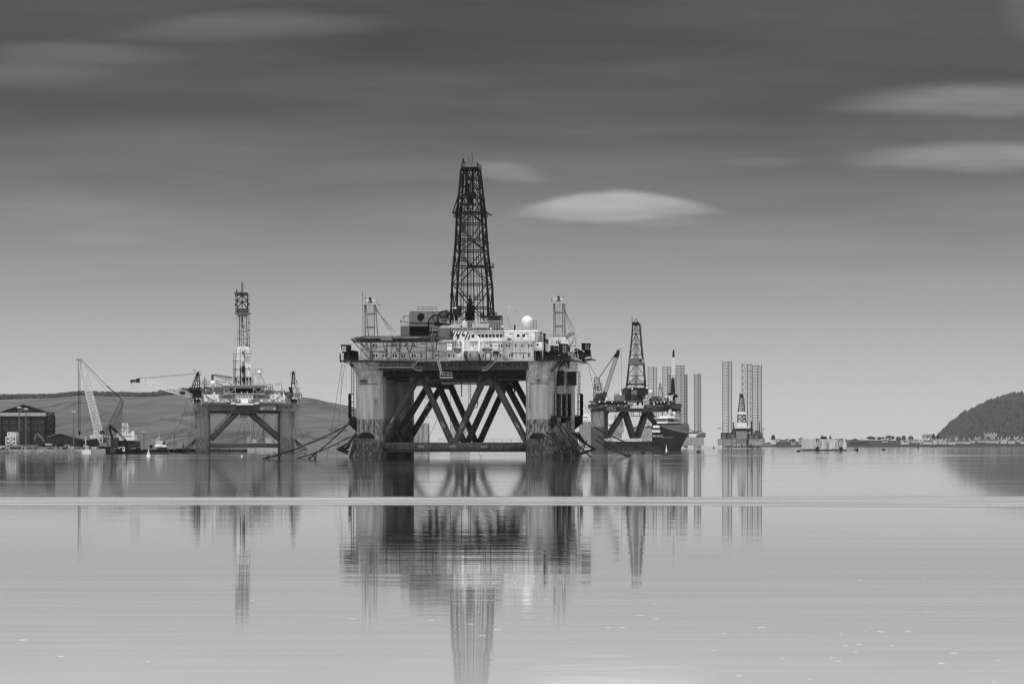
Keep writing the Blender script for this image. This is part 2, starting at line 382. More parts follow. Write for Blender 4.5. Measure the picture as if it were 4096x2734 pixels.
def ground(name, crest, Y0, Y1, u0, u1, nu, nt, matname, zfoot=.3, prof=lambda s: s**.75, back=1500, bump=4.):
    rn = random.Random(3); vs = []; fs = []
    for i in range(nu+1):
        u = u0+(u1-u0)*i/nu; zc = H+(HV-interp(crest, u))/F*Y1
        for j in range(nt+3):
            if j <= nt:
                s = j/nt; Y = Y0+(Y1-Y0)*s; z = zfoot+(zc-zfoot)*prof(s)
                if 0 < j < nt: z += bump*math.sin(u*.013+s*9)*math.sin(s*math.pi)*math.cos(u*.005-s*4)
            elif j == nt+1: Y = Y1+back; z = zc*.6
            else: Y = Y1+2*back; z = -1
            if j == 0: z = -1.
            vs.append(((u-HU)/F*Y1*(.55+.45*Y/Y1)*1.0 if False else (u-HU)/F*Y, Y, z))
    n = nt+3
    for i in range(nu):
        for j in range(n-1): fs.append((i*n+j, (i+1)*n+j, (i+1)*n+j+1, i*n+j+1))
    m = M(); m.add(vs, fs); o = m.build(name, matname, None, smooth=True); struct(o); return o
def hill_fn(t, c):
    n1 = t.noise(t.scale(c, 1, .12, 3), .009, 6, .65); n2 = t.noise(t.scale(c, 1, .10, 2), .02, 6, .62, .4); n3 = t.noise(c, .09, 4, .6)
    x, y, z = t.sep(c)
    f = t.noise(t.scale(c, .6, .3, 6), .02, 4, .6)
    k = t.mix(t.rng(n1, .35, .65), .10, .135); k = t.m('MULTIPLY', k, t.mix(t.rng(f, .4, .6), .9, 1.08))
    k = t.mix(t.m('MULTIPLY', t.rng(n2, .56, .60), t.rng(x, -900, -450)), k, .07)
    k = t.mix(t.m('MULTIPLY', t.rng(n2, .66, .69), t.rng(x, -400, -900)), k, .06)
    v = t.n.new('ShaderNodeTexVoronoi'); v.feature = 'DISTANCE_TO_EDGE'; t.put(v.inputs['Vector'], t.scale(c, 1, .22, 0)); v.inputs['Scale'].default_value = .008
    k = t.m('MULTIPLY', k, t.mix(t.m('MULTIPLY', t.rng(v.outputs['Distance'], .035, .015), t.rng(z, 75, 30)), 1, .72))
    return t.m('MULTIPLY', k, t.m('ADD', .85, t.m('MULTIPLY', n3, .3)))
mat('hill_grass', rough=.95, fn=hill_fn)
mat('wood_floor', rough=.95, fn=lambda t, c: t.m('MULTIPLY', t.noise(c, .02, 5, .6), .09))
crestL = [(-600, 1600), (0, 1592), (200, 1590), (330, 1578), (480, 1582), (540, 1584), (600, 1584), (650, 1574), (742, 1566), (834, 1562), (980, 1566), (1203, 1587), (1256, 1593), (1314, 1607), (1397, 1622), (1470, 1650), (1560, 1710), (1640, 1760), (1760, 1780)]
ground('hill', crestL, 1950, 4800, -600, 1760, 120, 22, 'hill_grass')
crestR = [(3500, 1779), (3680, 1776), (3742, 1760), (3761, 1735), (3809, 1690), (3862, 1652), (3927, 1622), (3963, 1604), (4016, 1586), (4058, 1577), (4096, 1575), (4300, 1540), (4700, 1530)]
ground('hill', crestR, 8150, 9000, 3500, 4700, 60, 14, 'wood_floor', prof=lambda s: s**.9, bump=2.)
# low land under the village: a long thin promontory
crestV = [(2800, 1781), (3000, 1776), (3060, 1768), (3200, 1765), (3400, 1758), (3560, 1760), (3700, 1768), (4100, 1766), (4600, 1760)]
ground('shore', crestV, 7700, 8100, 2990, 4600, 60, 6, 'wood_floor', zfoot=1.5, back=150, bump=.5)
# woods: too many trees to count
def wood(name, label, spots, hmin, hmax, m, seed, w=.5):
    rn = random.Random(seed); mm = M()
    for (X, Y, zg) in spots:
        hh = rn.uniform(hmin, hmax); r = hh*rn.uniform(w*.6, w); n = 5; a0 = rn.random()*6
        lv = [(.0, .5), (.3, 1.), (.6, .8), (.85, .45), (1, .05)] if rn.random() < .6 else [(0, .9), (.35, .75), (.7, .4), (1, .02)]
        rings = [[(X+r*k*rn.uniform(.8, 1.2)*math.cos(a0+6.283*i/n), Y+r*k*rn.uniform(.8, 1.2)*math.sin(a0+6.283*i/n), zg+hh*f) for i in range(n)] for f, k in lv]
        mm.loft(rings)
    o = mm.build(name, m); o['label'] = label; struct(o, 'stuff'); o['category'] = 'trees'; return o
sp = []; rn = random.Random(5)
for _ in range(5200):
    u = rn.uniform(3720, 4330); s = rn.random()**.8; zc = H+(HV-interp(crestR, u))/F*9000; Y = 8150+850*s
    sp.append(((u-HU)/F*Y, Y, max(0, zc*s**.9-2)))
wood('woodland', 'dark wooded headland trees covering the steep hill', sp, 8, 15, 'foliage', 2)
sp = []
for _ in range(2600):
    u = rn.uniform(-150, 1203); s = rn.uniform(.93, 1.) if u < 900 else rn.uniform(.985, 1.0)
    if u > 620 and u < 860: s = rn.uniform(.90, 1.)
    if u > 900 and rn.random() < .7: continue
    zc = H+(HV-interp(crestL, u))/F*4800; Y = 1950+2850*s
    sp.append(((u-HU)/F*Y, Y, zc*s**.75-1))
wood('woodland', 'dark tree belt along the crest of the bare grassy hill', sp, 5, 9, 'foliage', 3)
# ================= the nearest rig
RG = Fr(1868, 952, 7.7, 'drilling_rig', 'large dark semi-submersible rig nearest of all, black derrick and white ball radome', 'drilling rig')
rg = RG.root
A = Z(1340, 1120, 2.119); B2 = Z(1340, 1130, 4.195); B3 = Z(1860, 1130, 4.195); C4 = Z(1300, 1450, 3.825); C5 = Z(1860, 1450, 3.825)
DW = Z(1740, 590, 3.823); DV = Z(1740, 950, 3.823)
rn = random.Random(11)
def rrect(x0, y0, x1, y1, r, z, k=4):
    pts = []
    for cx, cy, a0 in ((x1-r, y0+r, -90), (x1-r, y1-r, 0), (x0+r, y1-r, 90), (x0+r, y0+r, 180)):
        for i in range(k+1):
            a = math.radians(a0+90*i/k); pts.append((cx+r*math.cos(a), cy+r*math.sin(a), z))
    return pts
RG.at(A)
xl0, xl1 = RG.p(163, 900).x, RG.p(404, 900).x; xr0, xr1 = RG.p(1607, 900).x, RG.p(1856, 900).x
ZT = RG.p(0, 700).z; ZG = RG.p(0, 765).z
def column(side, d):
    x0, x1 = (xl0, xl1) if side < 0 else (xr0, xr1)
    out = 2.4
    a, b = (out, 0) if side < 0 else (0, out)     # the skirt flares outwards only
    m = M(); W = 10.
    lv = [(-1., 1., .3), (.2, 1., .3), (8.5, .12, .05), (8.6, 0, 0), (24.7, 0, 0), (27, 0, 0), (ZG-.2, .15, .3), (ZT+.2, .9, .9)]
    m.loft([rrect(x0-a*f, d-g*.6, x1+b*f, d+W+g*.6, 3.2, z) for z, f, g in lv])
    o = m.build('column', 'column_paint' if d == 0 or side > 0 else 'column_shaded', rg, smooth=False)  # rear left columns: shade below the deck put into a darker colour
    # weld ribs and a raised doubler plate band
    e = M()
    for fx in (.17, .34, .52, .7, .9): e.box(x0+(x1-x0)*fx-.08, d-.08, 8.8, x0+(x1-x0)*fx+.08, d+.05, 12.7)
    e.box(x0+1.6, d-.05, 24.6, x1-1.6, d+.04, 24.75); e.box(x0+3, d-.1, ZG, x1-1, d+.04, ZG+.12)
    e.build('weld_rib', 'dark_steel', o)
    return o
cols = {}
for sd_ in (-1, 1):
    for d in (0, 28, 56): cols[sd_, d] = column(sd_, d)
# arched recess hoods low on the two front columns
for x0, x1, sd_ in ((200, 336, -1), (1650, 1768, 1)):
    a, b = RG.p(x0, 1340), RG.p(x1, 1290); m = M(); r = (b.x-a.x)/2; cx = (a.x+b.x)/2
    m.prism([(cx+r*math.cos(math.pi*i/10), a.z+r*.75*math.sin(math.pi*i/10)) for i in range(11)], -1.0, .5); m.build('fairlead_hood', 'black_steel', cols[sd_, 0])
# columns' ladder, small platforms, draught marks
m = M()
for x in (1600, 1606, 1614): pass
RG.at(C4)
for (x, y0, y1) in ((770, 560, 860),):
    for dx in (0, 20): RG.bm(m, x+dx, y0, -.25, x+dx, y1, -.25, .05)
    for k in range(24): RG.bm(m, x, y0+(y1-y0)*k/24, -.25, x+20, y0+(y1-y0)*k/24, -.25, .04, 3)
RG.box(m, 748, 562, 798, 572, -.9, 0); RG.rl(m, 748, 562, 798, 562, -.9); m.build('ladder', 'mid_steel', cols[-1, 0])
m = M(); RG.box(m, 525, 268, 642, 292, -1, 0); RG.rl(m, 525, 268, 642, 268, -1); m.build('service_platform', 'dark_steel', cols[-1, 0])
m = M(); RG.at(C5); RG.box(m, 955, 683, 1003, 700, -.9, 0); RG.rl(m, 955, 683, 1003, 683, -.9); RG.bm(m, 985, 430, -.3, 985, 690, -.3, .08); RG.bm(m, 992, 330, -.3, 992, 430, -.3, .08); m.build('ladder', 'mid_steel', cols[1, 0])
m = M(); RG.box(m, 1110, 255, 1145, 272, -.6, 0); RG.rl(m, 1000, 320, 1245, 320, -.6, h=1.4); m.build('service_platform', 'dark_steel', cols[1, 0])
RG.at(C4)
for i, s in enumerate(('90', '80', '70')):
    q = RG.p(1126, (540, 680, 830)[i], 26); text(s, 1.5, (q.x+9.5, 27.7 if False else 27.85, q.z), rg, 'light_steel', name='draught_mark')
# braces: three V-shaped trusses one behind another
RG.at(A)
def loc(x, y): q = RG.p(x, y, 4.5); return q.x, q.z
for row, d in enumerate((4.5, 32.5, 60.5)):
    for (x0, y0, x1, y1) in ((392, 1345, 712, 815), (738, 815, 1000, 1400), (1008, 1400, 1272, 815), (1328, 815, 1640, 1400)):
        (ax, az_), (bx, bz) = loc(x0, y0), loc(x1, y1)
        br = M().beam((ax, d, az_), (bx, d, bz), 1.12, 16).build('brace', 'brace_paint', rg, smooth=True)
        if row == 0:
            mk = M(); dr = V3((bx-ax, 0, bz-az_)).normalized()
            for off in (-.3, .3):
                c = V3((ax, d-1.16, az_)).lerp(V3((bx, d-1.16, bz)), .3 if bz > az_ else .7)+V3((off*abs(dr.z), 0, 0))
                mk.beam(c-dr*1.1, c+dr*1.1, .06, 4)
            mk.build('painted_mark', 'light_steel', br)
    (ax, az_), (bx, bz) = loc(404, 1414), loc(1608, 1414)
    hb = M().beam((xl1-1, d, az_), (xr0+1, d, az_), 1.62, 20).build('horizontal_brace', 'brace_paint', rg, smooth=True)
    if row == 0:
        mk = M()
        for x in (735, 1002, 1270):
            for dz in (-.22, .22):
                c = loc(x, 1411); mk.beam((c[0]-1, d-1.66, c[1]+dz), (c[0]+1, d-1.66, c[1]+dz), .06, 4)
        mk.build('painted_mark', 'light_steel', hb)
    if row == 2:
        m = M(); a = loc(655, 1366); b = loc(1470, 1366); m.rail((a[0], d, az_+1.7), (b[0], d, az_+1.7), 1.3, 3., .05); m.build('railing', 'mid_steel', hb)
    # apex gussets
    for x0, x1 in ((640, 792), (1222, 1362)):
        a, b = RG.p(x0, 800, d), RG.p(x1, 862, d); w = (b.x-a.x); q = loc((x0+x1)/2, 820)[0]
        M().prism([(q-w/2, ZG-3.4), (q-w/2+1.3, ZG-6.6), (q-1.5, ZG-5.2), (q+1.5, ZG-5.2), (q+w/2-1.3, ZG-6.6), (q+w/2, ZG-3.4), (q+w/2+.6, ZG+.1), (q-w/2-.6, ZG+.1)], d-.9, d+.9).build('gusset', 'brace_paint', rg)
# continuing legs of the hidden pontoon braces at the left
for d in (32.5, 60.5):
    a = loc(392, 1345); c = loc(335, 1440); M().beam((a[0], d, a[1]), (c[0], d, -1), 1.1, 14).build('brace', 'brace_paint', rg, smooth=True)
# upper hull and underside
he0, he1 = RG.p(62, 690).x, RG.p(2040, 690, 0).x
hx0, hx1 = RG.p(250, 700).x, RG.p(1700, 700).x
hull = M().box(hx0, .35, ZG, hx1, 66, ZT+.6).build('upper_hull', 'hull_grey', rg)
m = M().box(xl0-1.5, .3, ZT-1.2, xr1+.3, 67, ZT+.55); m.build('main_deck', 'hull_grey', rg)
m = M()
for k in range(46):
    x = hx0+(hx1-hx0)*(k+.5)/46; m.box(x-.04, .2, ZG+.1, x+.04, .36, ZT)
m.build('stiffener', 'dark_steel', hull)
m = M()
for x in (525, 545, 590, 655, 700, 735, 980, 1060, 1270, 1395, 1412, 1455, 1475, 1560, 1575): q = RG.p(x, 716, .3); m.beam((q.x, .22, q.z), (q.x, .4, q.z), .32, 10)
m.build('porthole', 'black_steel', hull)
m = M()
for x in (560, 833, 950, 1412, 1575, 690): q = RG.p(x, 716, .3); m.beam((q.x, .18, q.z), (q.x, .4, q.z), .27, 10)
m.build('lamp_housing', 'mid_steel', hull)
m = M()      # underside girders
for d in (2, 12, 22, 32, 42, 52, 62): m.box(xl1-.5, d, ZG-2.2, xr0+.5, d+.5, ZG-.02)
for k in range(16):
    x = xl1+(xr0-xl1)*(k+.5)/16; m.box(x-.2, 1.2, ZG-1.4, x+.2, 64, ZG-.03)
for k in range(30):
    x = xl1+(xr0-xl1)*k/30; x2 = xl1+(xr0-xl1)*(k+1)/30; m.beam((x, 1.8, ZG-2.1), (x2, 1.8, ZG-.1), .1); m.beam((x, 20, ZG-3.1), (x2, 20, ZG-3.1), .18)
m.box(xl1, 6, ZG-3.0, xr0, 16, ZG-2.3)
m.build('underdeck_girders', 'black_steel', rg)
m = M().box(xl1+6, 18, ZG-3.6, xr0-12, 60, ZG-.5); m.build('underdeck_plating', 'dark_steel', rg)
# hanging risers, hoses and a basket under the deck
m = M()
for x, y0, y1, r in ((1073, 820, 985, .18), (1135, 820, 1010, .12), (1150, 820, 1060, .12), (1207, 830, 1080, .09), (978, 690, 1225, .07)): RG.bm(m, x, y0, 22, x, y1, 22, r)
RG.pl(m, [(1130, 1010, 22), (1127, 1080, 22), (1130, 1150, 22)], .1); RG.pl(m, [(1190, 840, 22), (1205, 900, 22), (1213, 990, 22), (1212, 1050, 22), (1195, 1085, 22), (1175, 1085, 22)], .12)
RG.box(m, 1172, 822, 1212, 850, 20, 24); RG.box(m, 1055, 840, 1092, 850, 20, 24)
m.build('riser_hoses', 'black_steel', rg)
# accommodation: main wall, bridge house
acc = RG.B('accommodation_block', 'deck_wall', (200, 515, 1692, 681, 1.6, 40))
RG.at(B2); m = M()
for x in (605, 935, 1080, 1530, 1640): RG.box(m, x, 975, x+7, 1303, 1.4, 1.6)
RG.at(B3)
for x in (640, 1150): RG.box(m, x, 990, x+5, 1300, 1.42, 1.6)
m.build('plate_seam', 'grey_panel', acc)
RG.at(B2)
windows(RG, acc, (648, 690, 965, 1008, 1180, 1295, 1337), 1058, 21, 44, 1.58)
windows(RG, acc, (655, 700, 805, 848, 983, 1022, 1125, 1167, 1300, 1343, 1453, 1695, 1738, 1993), 1224, 23, 46, 1.58)
windows(RG, acc, (1916,), 1222, 34, 40, 1.58)
RG.at(B3)
windows(RG, acc, (133, 437, 570, 614, 700, 742, 854, 958, 1070, 1113), 1056, 21, 44, 1.58)
windows(RG, acc, (88, 315, 436, 478, 548, 592, 747, 790, 1072), 1216, 21, 44, 1.58)
RG.B('door', 'light_steel', *[(498, 1198, 538, 1292, 1.5, 1.6)], par=acc)
RG.at(B2); RG.B('door', 'cream_paint', (1565, 1195, 1612, 1290, 1.5, 1.6), par=acc)
RG.at(A)
br_ = RG.B('bridge_house', 'white_paint', (1145, 432, 1437, 517, 1.0, 30))
ub = RG.B('upper_cabin', 'white_paint', (1437, 426, 1692, 517, .2, 28), (1692, 432, 1722, 517, 2.5, 26))
RG.at(B3)
windows(RG, br_, (237, 298, 360, 421, 482, 544, 606), 893, 47, 46, .98); windows(RG, br_, (133,), 895, 48, 50, .98)
RG.B('eaves_band', 'light_steel', (178, 812, 652, 850, .6, 1), (60, 806, 652, 816, .3, 30), par=br_)
windows(RG, ub, (893, 984, 1076), 888, 46, 46, .18)
RG.B('window_blind', 'cream_paint', (1053, 866, 1098, 911, .1, .16), par=ub)
RG.B('eaves_band', 'white_clean', (658, 800, 1222, 818, -.1, 28), par=ub)
m = M(); RG.bm(m, 735, 858, .1, 812, 858, .1, .12); RG.bm(m, 992, 856, .1, 1074, 856, .1, .12); m.build('awning_rail', 'mid_steel', ub)
# name board on the upper gallery
nb = RG.B('name_board', 'black_steel', (708, 928, 776, 968, -.95, -.8), par=rg); q = RG.p(744, 947, -1); text('TRANSOCEAN', .42, (q.x, -.98, q.z), nb, 'light_steel', squash=.9)
gal = RG.B('gallery', 'light_steel', (598, 968, 1175, 986, -1.1, 1.2), par=rg)
m = M(); RG.rl(m, 598, 968, 1175, 968, -1.0); m.build('railing', 'light_steel', gal)
# hazard-striped cabin
RG.at(A)
hz = RG.B('striped_cabin', 'white_paint', (1000, 436, 1145, 515, 1.4, 20))
RG.at(B3); m = M()
for x, y0, y1 in ((-250, 825, 900), (-200, 825, 940), (-150, 825, 900), (-100, 825, 955), (-55, 825, 880), (30, 825, 965), (72, 845, 960)):
    dx = (y1-y0)*.45
    a = [(x+16, y0), (x+36, y0), (x+36-dx, y1), (x+16-dx, y1)]
    RG.pr(m, a, 1.3, 1.42)
m.build('hazard_stripe', 'black_steel', hz)
windows(RG, hz, (-115, -20), 895, 42, 60, 1.28)
# safety lockers (white cabinets) and raft canisters
for z_, (x0, y0, x1, y1) in ((B2, (1880, 1020, 1960, 1132)), (B3, (475, 1015, 558, 1132))):
    RG.at(z_); c = RG.B('locker', 'white_clean', (x0, y0, x1, y1, .2, 1.5)); q = RG.p((x0+x1)/2, (y0+y1)/2-22, .15)
    text('SAFETY\nSTATION', .3, (q.x, .15, q.z), c, 'sign_ink')
# mid gallery at lifeboat level with railings and stairs
def stairs(name, pts, d, w=1.3, m='stair_paint', par=None):
    mm = M()
    for (x0, y0), (x1, y1) in zip(pts, pts[1:]):
        a, b = RG.p(x0, y0, d), RG.p(x1, y1, d)
        n = max(1, int((b-a).length/2.2)); dv = V3((0, 0, .28))
        vs = [a, b, b+V3((0, w, 0)), a+V3((0, w, 0))]; vs += [v-dv for v in vs]
        mm.add(vs, [(0, 1, 2, 3), (7, 6, 5, 4), (0, 4, 5, 1), (1, 5, 6, 2), (2, 6, 7, 3), (3, 7, 4, 0)])
        mm.rail(a, b, 1.1, 2.2, .045)
    return mm.build(name, m, par or rg)
RG.at(B2)
stairs('walkway', [(470, 1305), (572, 1412), (1285, 1412), (1385, 1308), (1690, 1303), (1832, 1155), (1838, 1150)], -1.3)
stairs('walkway', [(1300, 1410), (1362, 1462), (1460, 1462)], -1.5)
stairs('walkway', [(1535, 1145), (2010, 1142)], .3); stairs('walkway', [(1740, 985), (2115, 985)], .2)
stairs('walkway', [(765, 965), (960, 965), (1035, 1055), (1090, 1055)], -3.2)
RG.at(B3)
stairs('walkway', [(285, 1463), (352, 1463)], -1.6); stairs('walkway', [(368, 1452), (520, 1306), (1165, 1300)], -1.2)
stairs('walkway', [(470, 1140), (622, 1140), (775, 1296)], -.4)
stairs('walkway', [(-560, 1302), (-240, 1302)], -1.25); stairs('walkway', [(-240, 1306), (520, 1306)], -.6, m='hull_grey')
RG.at(B2); m = M()
for dx in (0, 38): RG.bm(m, 1712+dx, 1308, -1.6, 1780+dx*.7, 1545, -1.2, .09)
for k in range(14): f = k/13; RG.bm(m, 1712+68*f, 1308+237*f, -1.5, 1750+58*f, 1308+237*f, -1.4, .06)
m.build('ladder', 'light_steel', rg)
RG.at(A); m = M(); RG.box(m, 890, 822, 992, 828, -1.6, 1.5); RG.rl(m, 890, 822, 992, 822, -1.5, step=1.2, r=.06, h=1.6); m.build('service_platform', 'light_steel', rg)
# ---- helideck with its truss
q0, q1 = RG.p(95, 484, -8), RG.p(890, 484, -8); zc = q0.z
hx = (q0.x+q1.x)/2; hr = (q1.x-q0.x)/2; m = M()
oct_ = [(hx-hr, 4), (hx-hr*.62, -9), (hx+hr*.62, -9), (hx+hr, 4), (hx+hr*.8, 20), (hx-hr*.8, 20)]
m.slab([(hx+(x-hx)*.95, y) for x, y in oct_], zc-.45, zc+.15)
hd = m.build('helideck', 'mid_steel', rg)
m = M()
for (x, y), (x2, y2) in zip(oct_, oct_[1:]+oct_[:1]):
    a, b = V3((x, y, zc+.25)), V3((x2, y2, zc+.25)); n = int((b-a).length/1.6)
    c = V3((hx, 4, zc-.2))
    m.beam(a, b, .09)
    for k in range(n+1):
        p = a.lerp(b, k/n); i = p.lerp(c, .06); i.z = zc-.1; m.beam(p, i, .06, 3)
m.build('safety_net', 'dark_steel', hd)
m = M()
for k in range(9):
    y = -8+k*3.4; w = hr*(.9 if 0 < k < 7 else .7); m.box(hx-w, y-.12, zc-1.5, hx+w, y+.12, zc-.46)
for k in range(16): x = hx-hr*.88+hr*1.76*k/15; m.box(x-.1, -8, zc-1.0, x+.1, 19, zc-.47)
m.build('deck_girders', 'dark_steel', hd)
m = M(); RG.at(B2)
for s in (((265, 940, -8), (600, 1300, 0)), ((315, 950, -8), (560, 1125, -5)), ((385, 960, -6), (560, 1130, -5)), ((510, 940, -8), (570, 1130, -6)), ((440, 1130, -4), (540, 1015, -6)),
          ((795, 975, -8), (855, 1185, -6)), ((880, 980, -7), (855, 1150, -6)), ((1055, 945, -8), (1040, 1050, -6)), ((1115, 945, -8), (1105, 1050, -6)), ((1172, 940, -8), (1272, 1300, 0)), ((1222, 950, -8), (1215, 1080, -6)),
          ((1615, 940, -8), (1645, 1280, 0)), ((1657, 940, -8), (1640, 1115, -5)), ((1250, 1180, -3), (1330, 960, 0)), ((600, 950, 0), (600, 1300, 0)), ((880, 1300, .6), (1100, 1080, -3)), ((1185, 1300, .6), (960, 1010, -3))): m.beam(RG.p(*s[0]), RG.p(*s[1]), .2, 6)
for s in ((570, 1120, -6), (815, 1062, -6), (1210, 1057, -6), (1630, 1118, -5), (1250, 1182, -6), (850, 1186, -6), (570, 1130, -6)), ((440, 1130, -5), (570, 1130, -6)): RG.pl(m, s, .15, 5)
m.build('support_truss', 'mid_steel', hd)
m = M(); RG.at(B2); RG.box(m, 765, 905, 955, 966, -9.6, -8.4); m.build('access_platform', 'mid_steel', hd)
m = M(); clutter(RG, m, 290, 885, 1680, 905, -6, 12, 16, rn, .2, .6, .3); m.build('deck_light', 'mid_steel', hd)
# ---- derrick
def dq(z_, x0, x1, y, d, w):    # four corners of a square section seen between x0 and x1
    RG.at(z_); a, b = RG.p(x0, y, d), RG.p(x1, y, d); return [(a.x, d, a.z), (b.x, d, b.z), (b.x, d+w, b.z), (a.x, d+w, a.z)]
dr = M(); dD = 30
secs = [(DV, 236, 838, 1330, 13), (DV, 250, 812, 1060, 12.4), (DV, 262, 800, 700, 12), (DV, 286, 770, 430, 11.2), (DV, 305, 745, 190, 10.6), (DW, 318, 735, 1400, 10), (DW, 328, 722, 1155, 9.4), (DW, 338, 712, 985, 9), (DW, 362, 692, 740, 8), (DW, 385, 668, 470, 7), (DW, 395, 655, 330, 6.4)]
rings = [dq(z_, x0, x1, y, dD+(13-w)/2, w) for z_, x0, x1, y, w in secs]
for i, (a, b) in enumerate(zip(rings, rings[1:])):
    big = i < 8
    for k in range(4):
        dr.beam(a[k], b[k], .42 if i < 8 else .34, 6)
        p, q, r, s = V3(a[k]), V3(a[(k+1) % 4]), V3(b[(k+1) % 4]), V3(b[k])
        dr.beam(s, r, .2, 5); mt = (s+r)/2; mb = (p+q)/2
        if i % 2 == 0: dr.beam(p, mt, .22, 4); dr.beam(q, mt, .22, 4)
        else: dr.beam(s, mb, .22, 4); dr.beam(r, mb, .22, 4)
        h1, h2 = p.lerp(s, .5), q.lerp(r, .5); dr.beam(h1, h2, .09, 4)
        # inner parallel chord close to each corner, as in the photograph
        dr.beam(p.lerp(q, .13), s.lerp(r, .13), .13, 4); dr.beam(q.lerp(p, .13), r.lerp(s, .13), .13, 4)
        for f in (.25, .5, .75): dr.beam(p.lerp(s, f), p.lerp(q, .13).lerp(s.lerp(r, .13), min(1, f+.15)), .07, 3); dr.beam(q.lerp(r, f), q.lerp(p, .13).lerp(r.lerp(s, .13), min(1, f+.15)), .07, 3)
dk = dr.build('derrick', 'black_steel', rg)
m = M(); RG.at(DV)   # inner guide rails, standpipes, drill lines and racked pipe
for x, r in ((490, .22), (600, .22), (425, .12), (380, .1), (555, .1), (660, .12), (700, .12), (745, .14)): 
    RG.at(DV); a = RG.p(x, 1340, dD+6); RG.at(DW); b = RG.p(x+(515-x)*.35+5, 780 if r > .2 else 1000, dD+6); m.beam(a, b, r, 5)
m.build('guide_rail', 'black_steel', dk)
m = M()
for x in (508, 518, 530, 541, 551, 450, 462): 
    RG.at(DV); a = RG.p(x, 900, dD+6.5); RG.at(DW); b = RG.p(515+(x-515)*.6, 880, dD+6.5); m.beam(a, b, .05, 4)
m.build('drill_line', 'dark_steel', dk)
m = M(); RG.at(DV)
RG.box(m, 508, 930, 556, 1030, dD+5, dD+7.5); RG.box(m, 490, 1030, 585, 1160, dD+5, dD+7); RG.box(m, 480, 1160, 575, 1290, dD+4.5, dD+7.5); RG.bm(m, 533, 880, dD+6, 533, 930, dD+6, .3); RG.bm(m, 470, 1130, dD+5, 480, 1290, dD+5, .3)
RG.box(m, 495, 1290, 555, 1390, dD+5, dD+8)
m.build('travelling_block', 'black_steel', dk)
m = M(); RG.at(DV); RG.box(m, 322, 1345 if False else 1250, 345, 1370, dD, dD+2); 
RG.box(m, 225, 1190, 270, 1340, dD+1, dD+4); RG.box(m, 690, 1290, 860, 1345, dD, dD+9); RG.box(m, 225, 1330, 840, 1400, dD+1, dD+12); m.build('drill_floor_frame', 'black_steel', dk)
wc = RG.B('driller_cabin', 'dark_steel', (272, 1040, 382, 1182, dD-2, dD+2), par=dk)
windows(RG, wc, (353,), 1090, 40, 70, dD-2.02); 
q = RG.p(298, 1074, dD-2.1); M().prism([(q.x-.9, q.z-.15), (q.x+.1, q.z-.15), (q.x+.1, q.z-.5), (q.x+.9, q.z), (q.x+.1, q.z+.5), (q.x+.1, q.z+.15), (q.x-.9, q.z+.15)], q.y-.05, q.y+.05).build('arrow_sign', 'white_clean', wc)
def plat(z_, x0, x1, y, d0, d1, th=5, h=1.2, m='black_steel', name='platform', par=dk):
    RG.at(z_); mm = M(); RG.box(mm, x0, y, x1, y+th, d0, d1); RG.rl(mm, x0, y, x1, y, d0, h=h, step=1., r=.05); a = RG.p(x0, y, d0); b = RG.p(x1, y, d0)
    mm.rail((a.x, d0, a.z), (a.x, d1, a.z), h, 1, .05); mm.rail((b.x, d0, b.z), (b.x, d1, b.z), h, 1, .05)
    return mm.build(name, m, par)
plat(DV, 158, 275, 1165, dD-2, dD+2, 14, 1.3); plat(DV, 700, 908, 1190, dD-1, dD+6, 18, 1.3); plat(DV, 500, 878, 440, dD-1, dD+3, 16, 1.2)
plat(DV, 790, 858, 568, dD+2, dD+5, 12, 1.6); plat(DV, 238, 280, 572, dD, dD+2, 6, 1.2, 'dark_steel'); plat(DW, 725, 800, 1475, dD, dD+3, 14, 1.2)
plat(DW, 282, 335, 1055, dD+2, dD+8, 8, 1.2); plat(DW, 712, 772, 1050, dD+2, dD+8, 8, 1.2); plat(DW, 400, 640, 975, dD-1, dD+11, 16, 1.6); plat(DV, 365, 490, 350, dD+1, dD+3, 6, 1.)
plat(DW, 480, 560, 840, dD+2, dD+5, 8, 1.4); plat(DW, 460, 600, 735, dD+1, dD+6, 6, 1.2); plat(DW, 395, 655, 295, dD+2, dD+11, 22, 1.3, name='crown_platform')
plat(DV, 370, 480, 880, dD+2, dD+5, 6, 1.); plat(DV, 600, 730, 940, dD+1, dD+4, 8, 1.); plat(DV, 230, 330, 900, dD+2, dD+4, 6, 1); plat(DV, 72, 212, 1285, dD-4, dD, 10, 1.4, name='platform')
m = M(); RG.at(DW)   # ledge girders and flaring struts
for s in (0, 1):
    for d in (dD+2, dD+11): RG.bm(m, (355, 698)[s], 740, d, (275, 780)[s], 985, d, .22); RG.bm(m, (352, 690)[s], 860, d, (310, 745)[s], 980, d, .2)
RG.box(m, 262, 982, 795, 998, dD, dD+.8); RG.box(m, 262, 982, 795, 998, dD+12, dD+12.8); RG.box(m, 262, 982, 290, 998, dD, dD+13); RG.box(m, 765, 982, 795, 998, dD, dD+13)
m.build('outrigger_frame', 'black_steel', dk)
m = M(); RG.at(DW); RG.bm(m, 433, 165, dD+6, 433, 240, dD+6, .25); RG.bm(m, 569, 90, dD+6, 569, 240, dD+6, .09); RG.bm(m, 516, 150, dD+6, 516, 240, dD+6, .06); RG.bm(m, 536, 185, dD+6, 536, 240, dD+6, .06); RG.bm(m, 413, 185, dD+6, 413, 240, dD+6, .07); RG.bm(m, 505, 150, dD+6, 528, 150, dD+6, .05)
RG.box(m, 640, 228, 652, 290, dD+5, dD+6); RG.box(m, 420, 215, 450, 240, dD+5, dD+7)
m.build('antenna', 'black_steel', dk)
m = M(); RG.at(DW)     # crown columns and mid assembly
for x in (478, 573): RG.box(m, x-15, 330, x+15, 700, dD+4, dD+6)
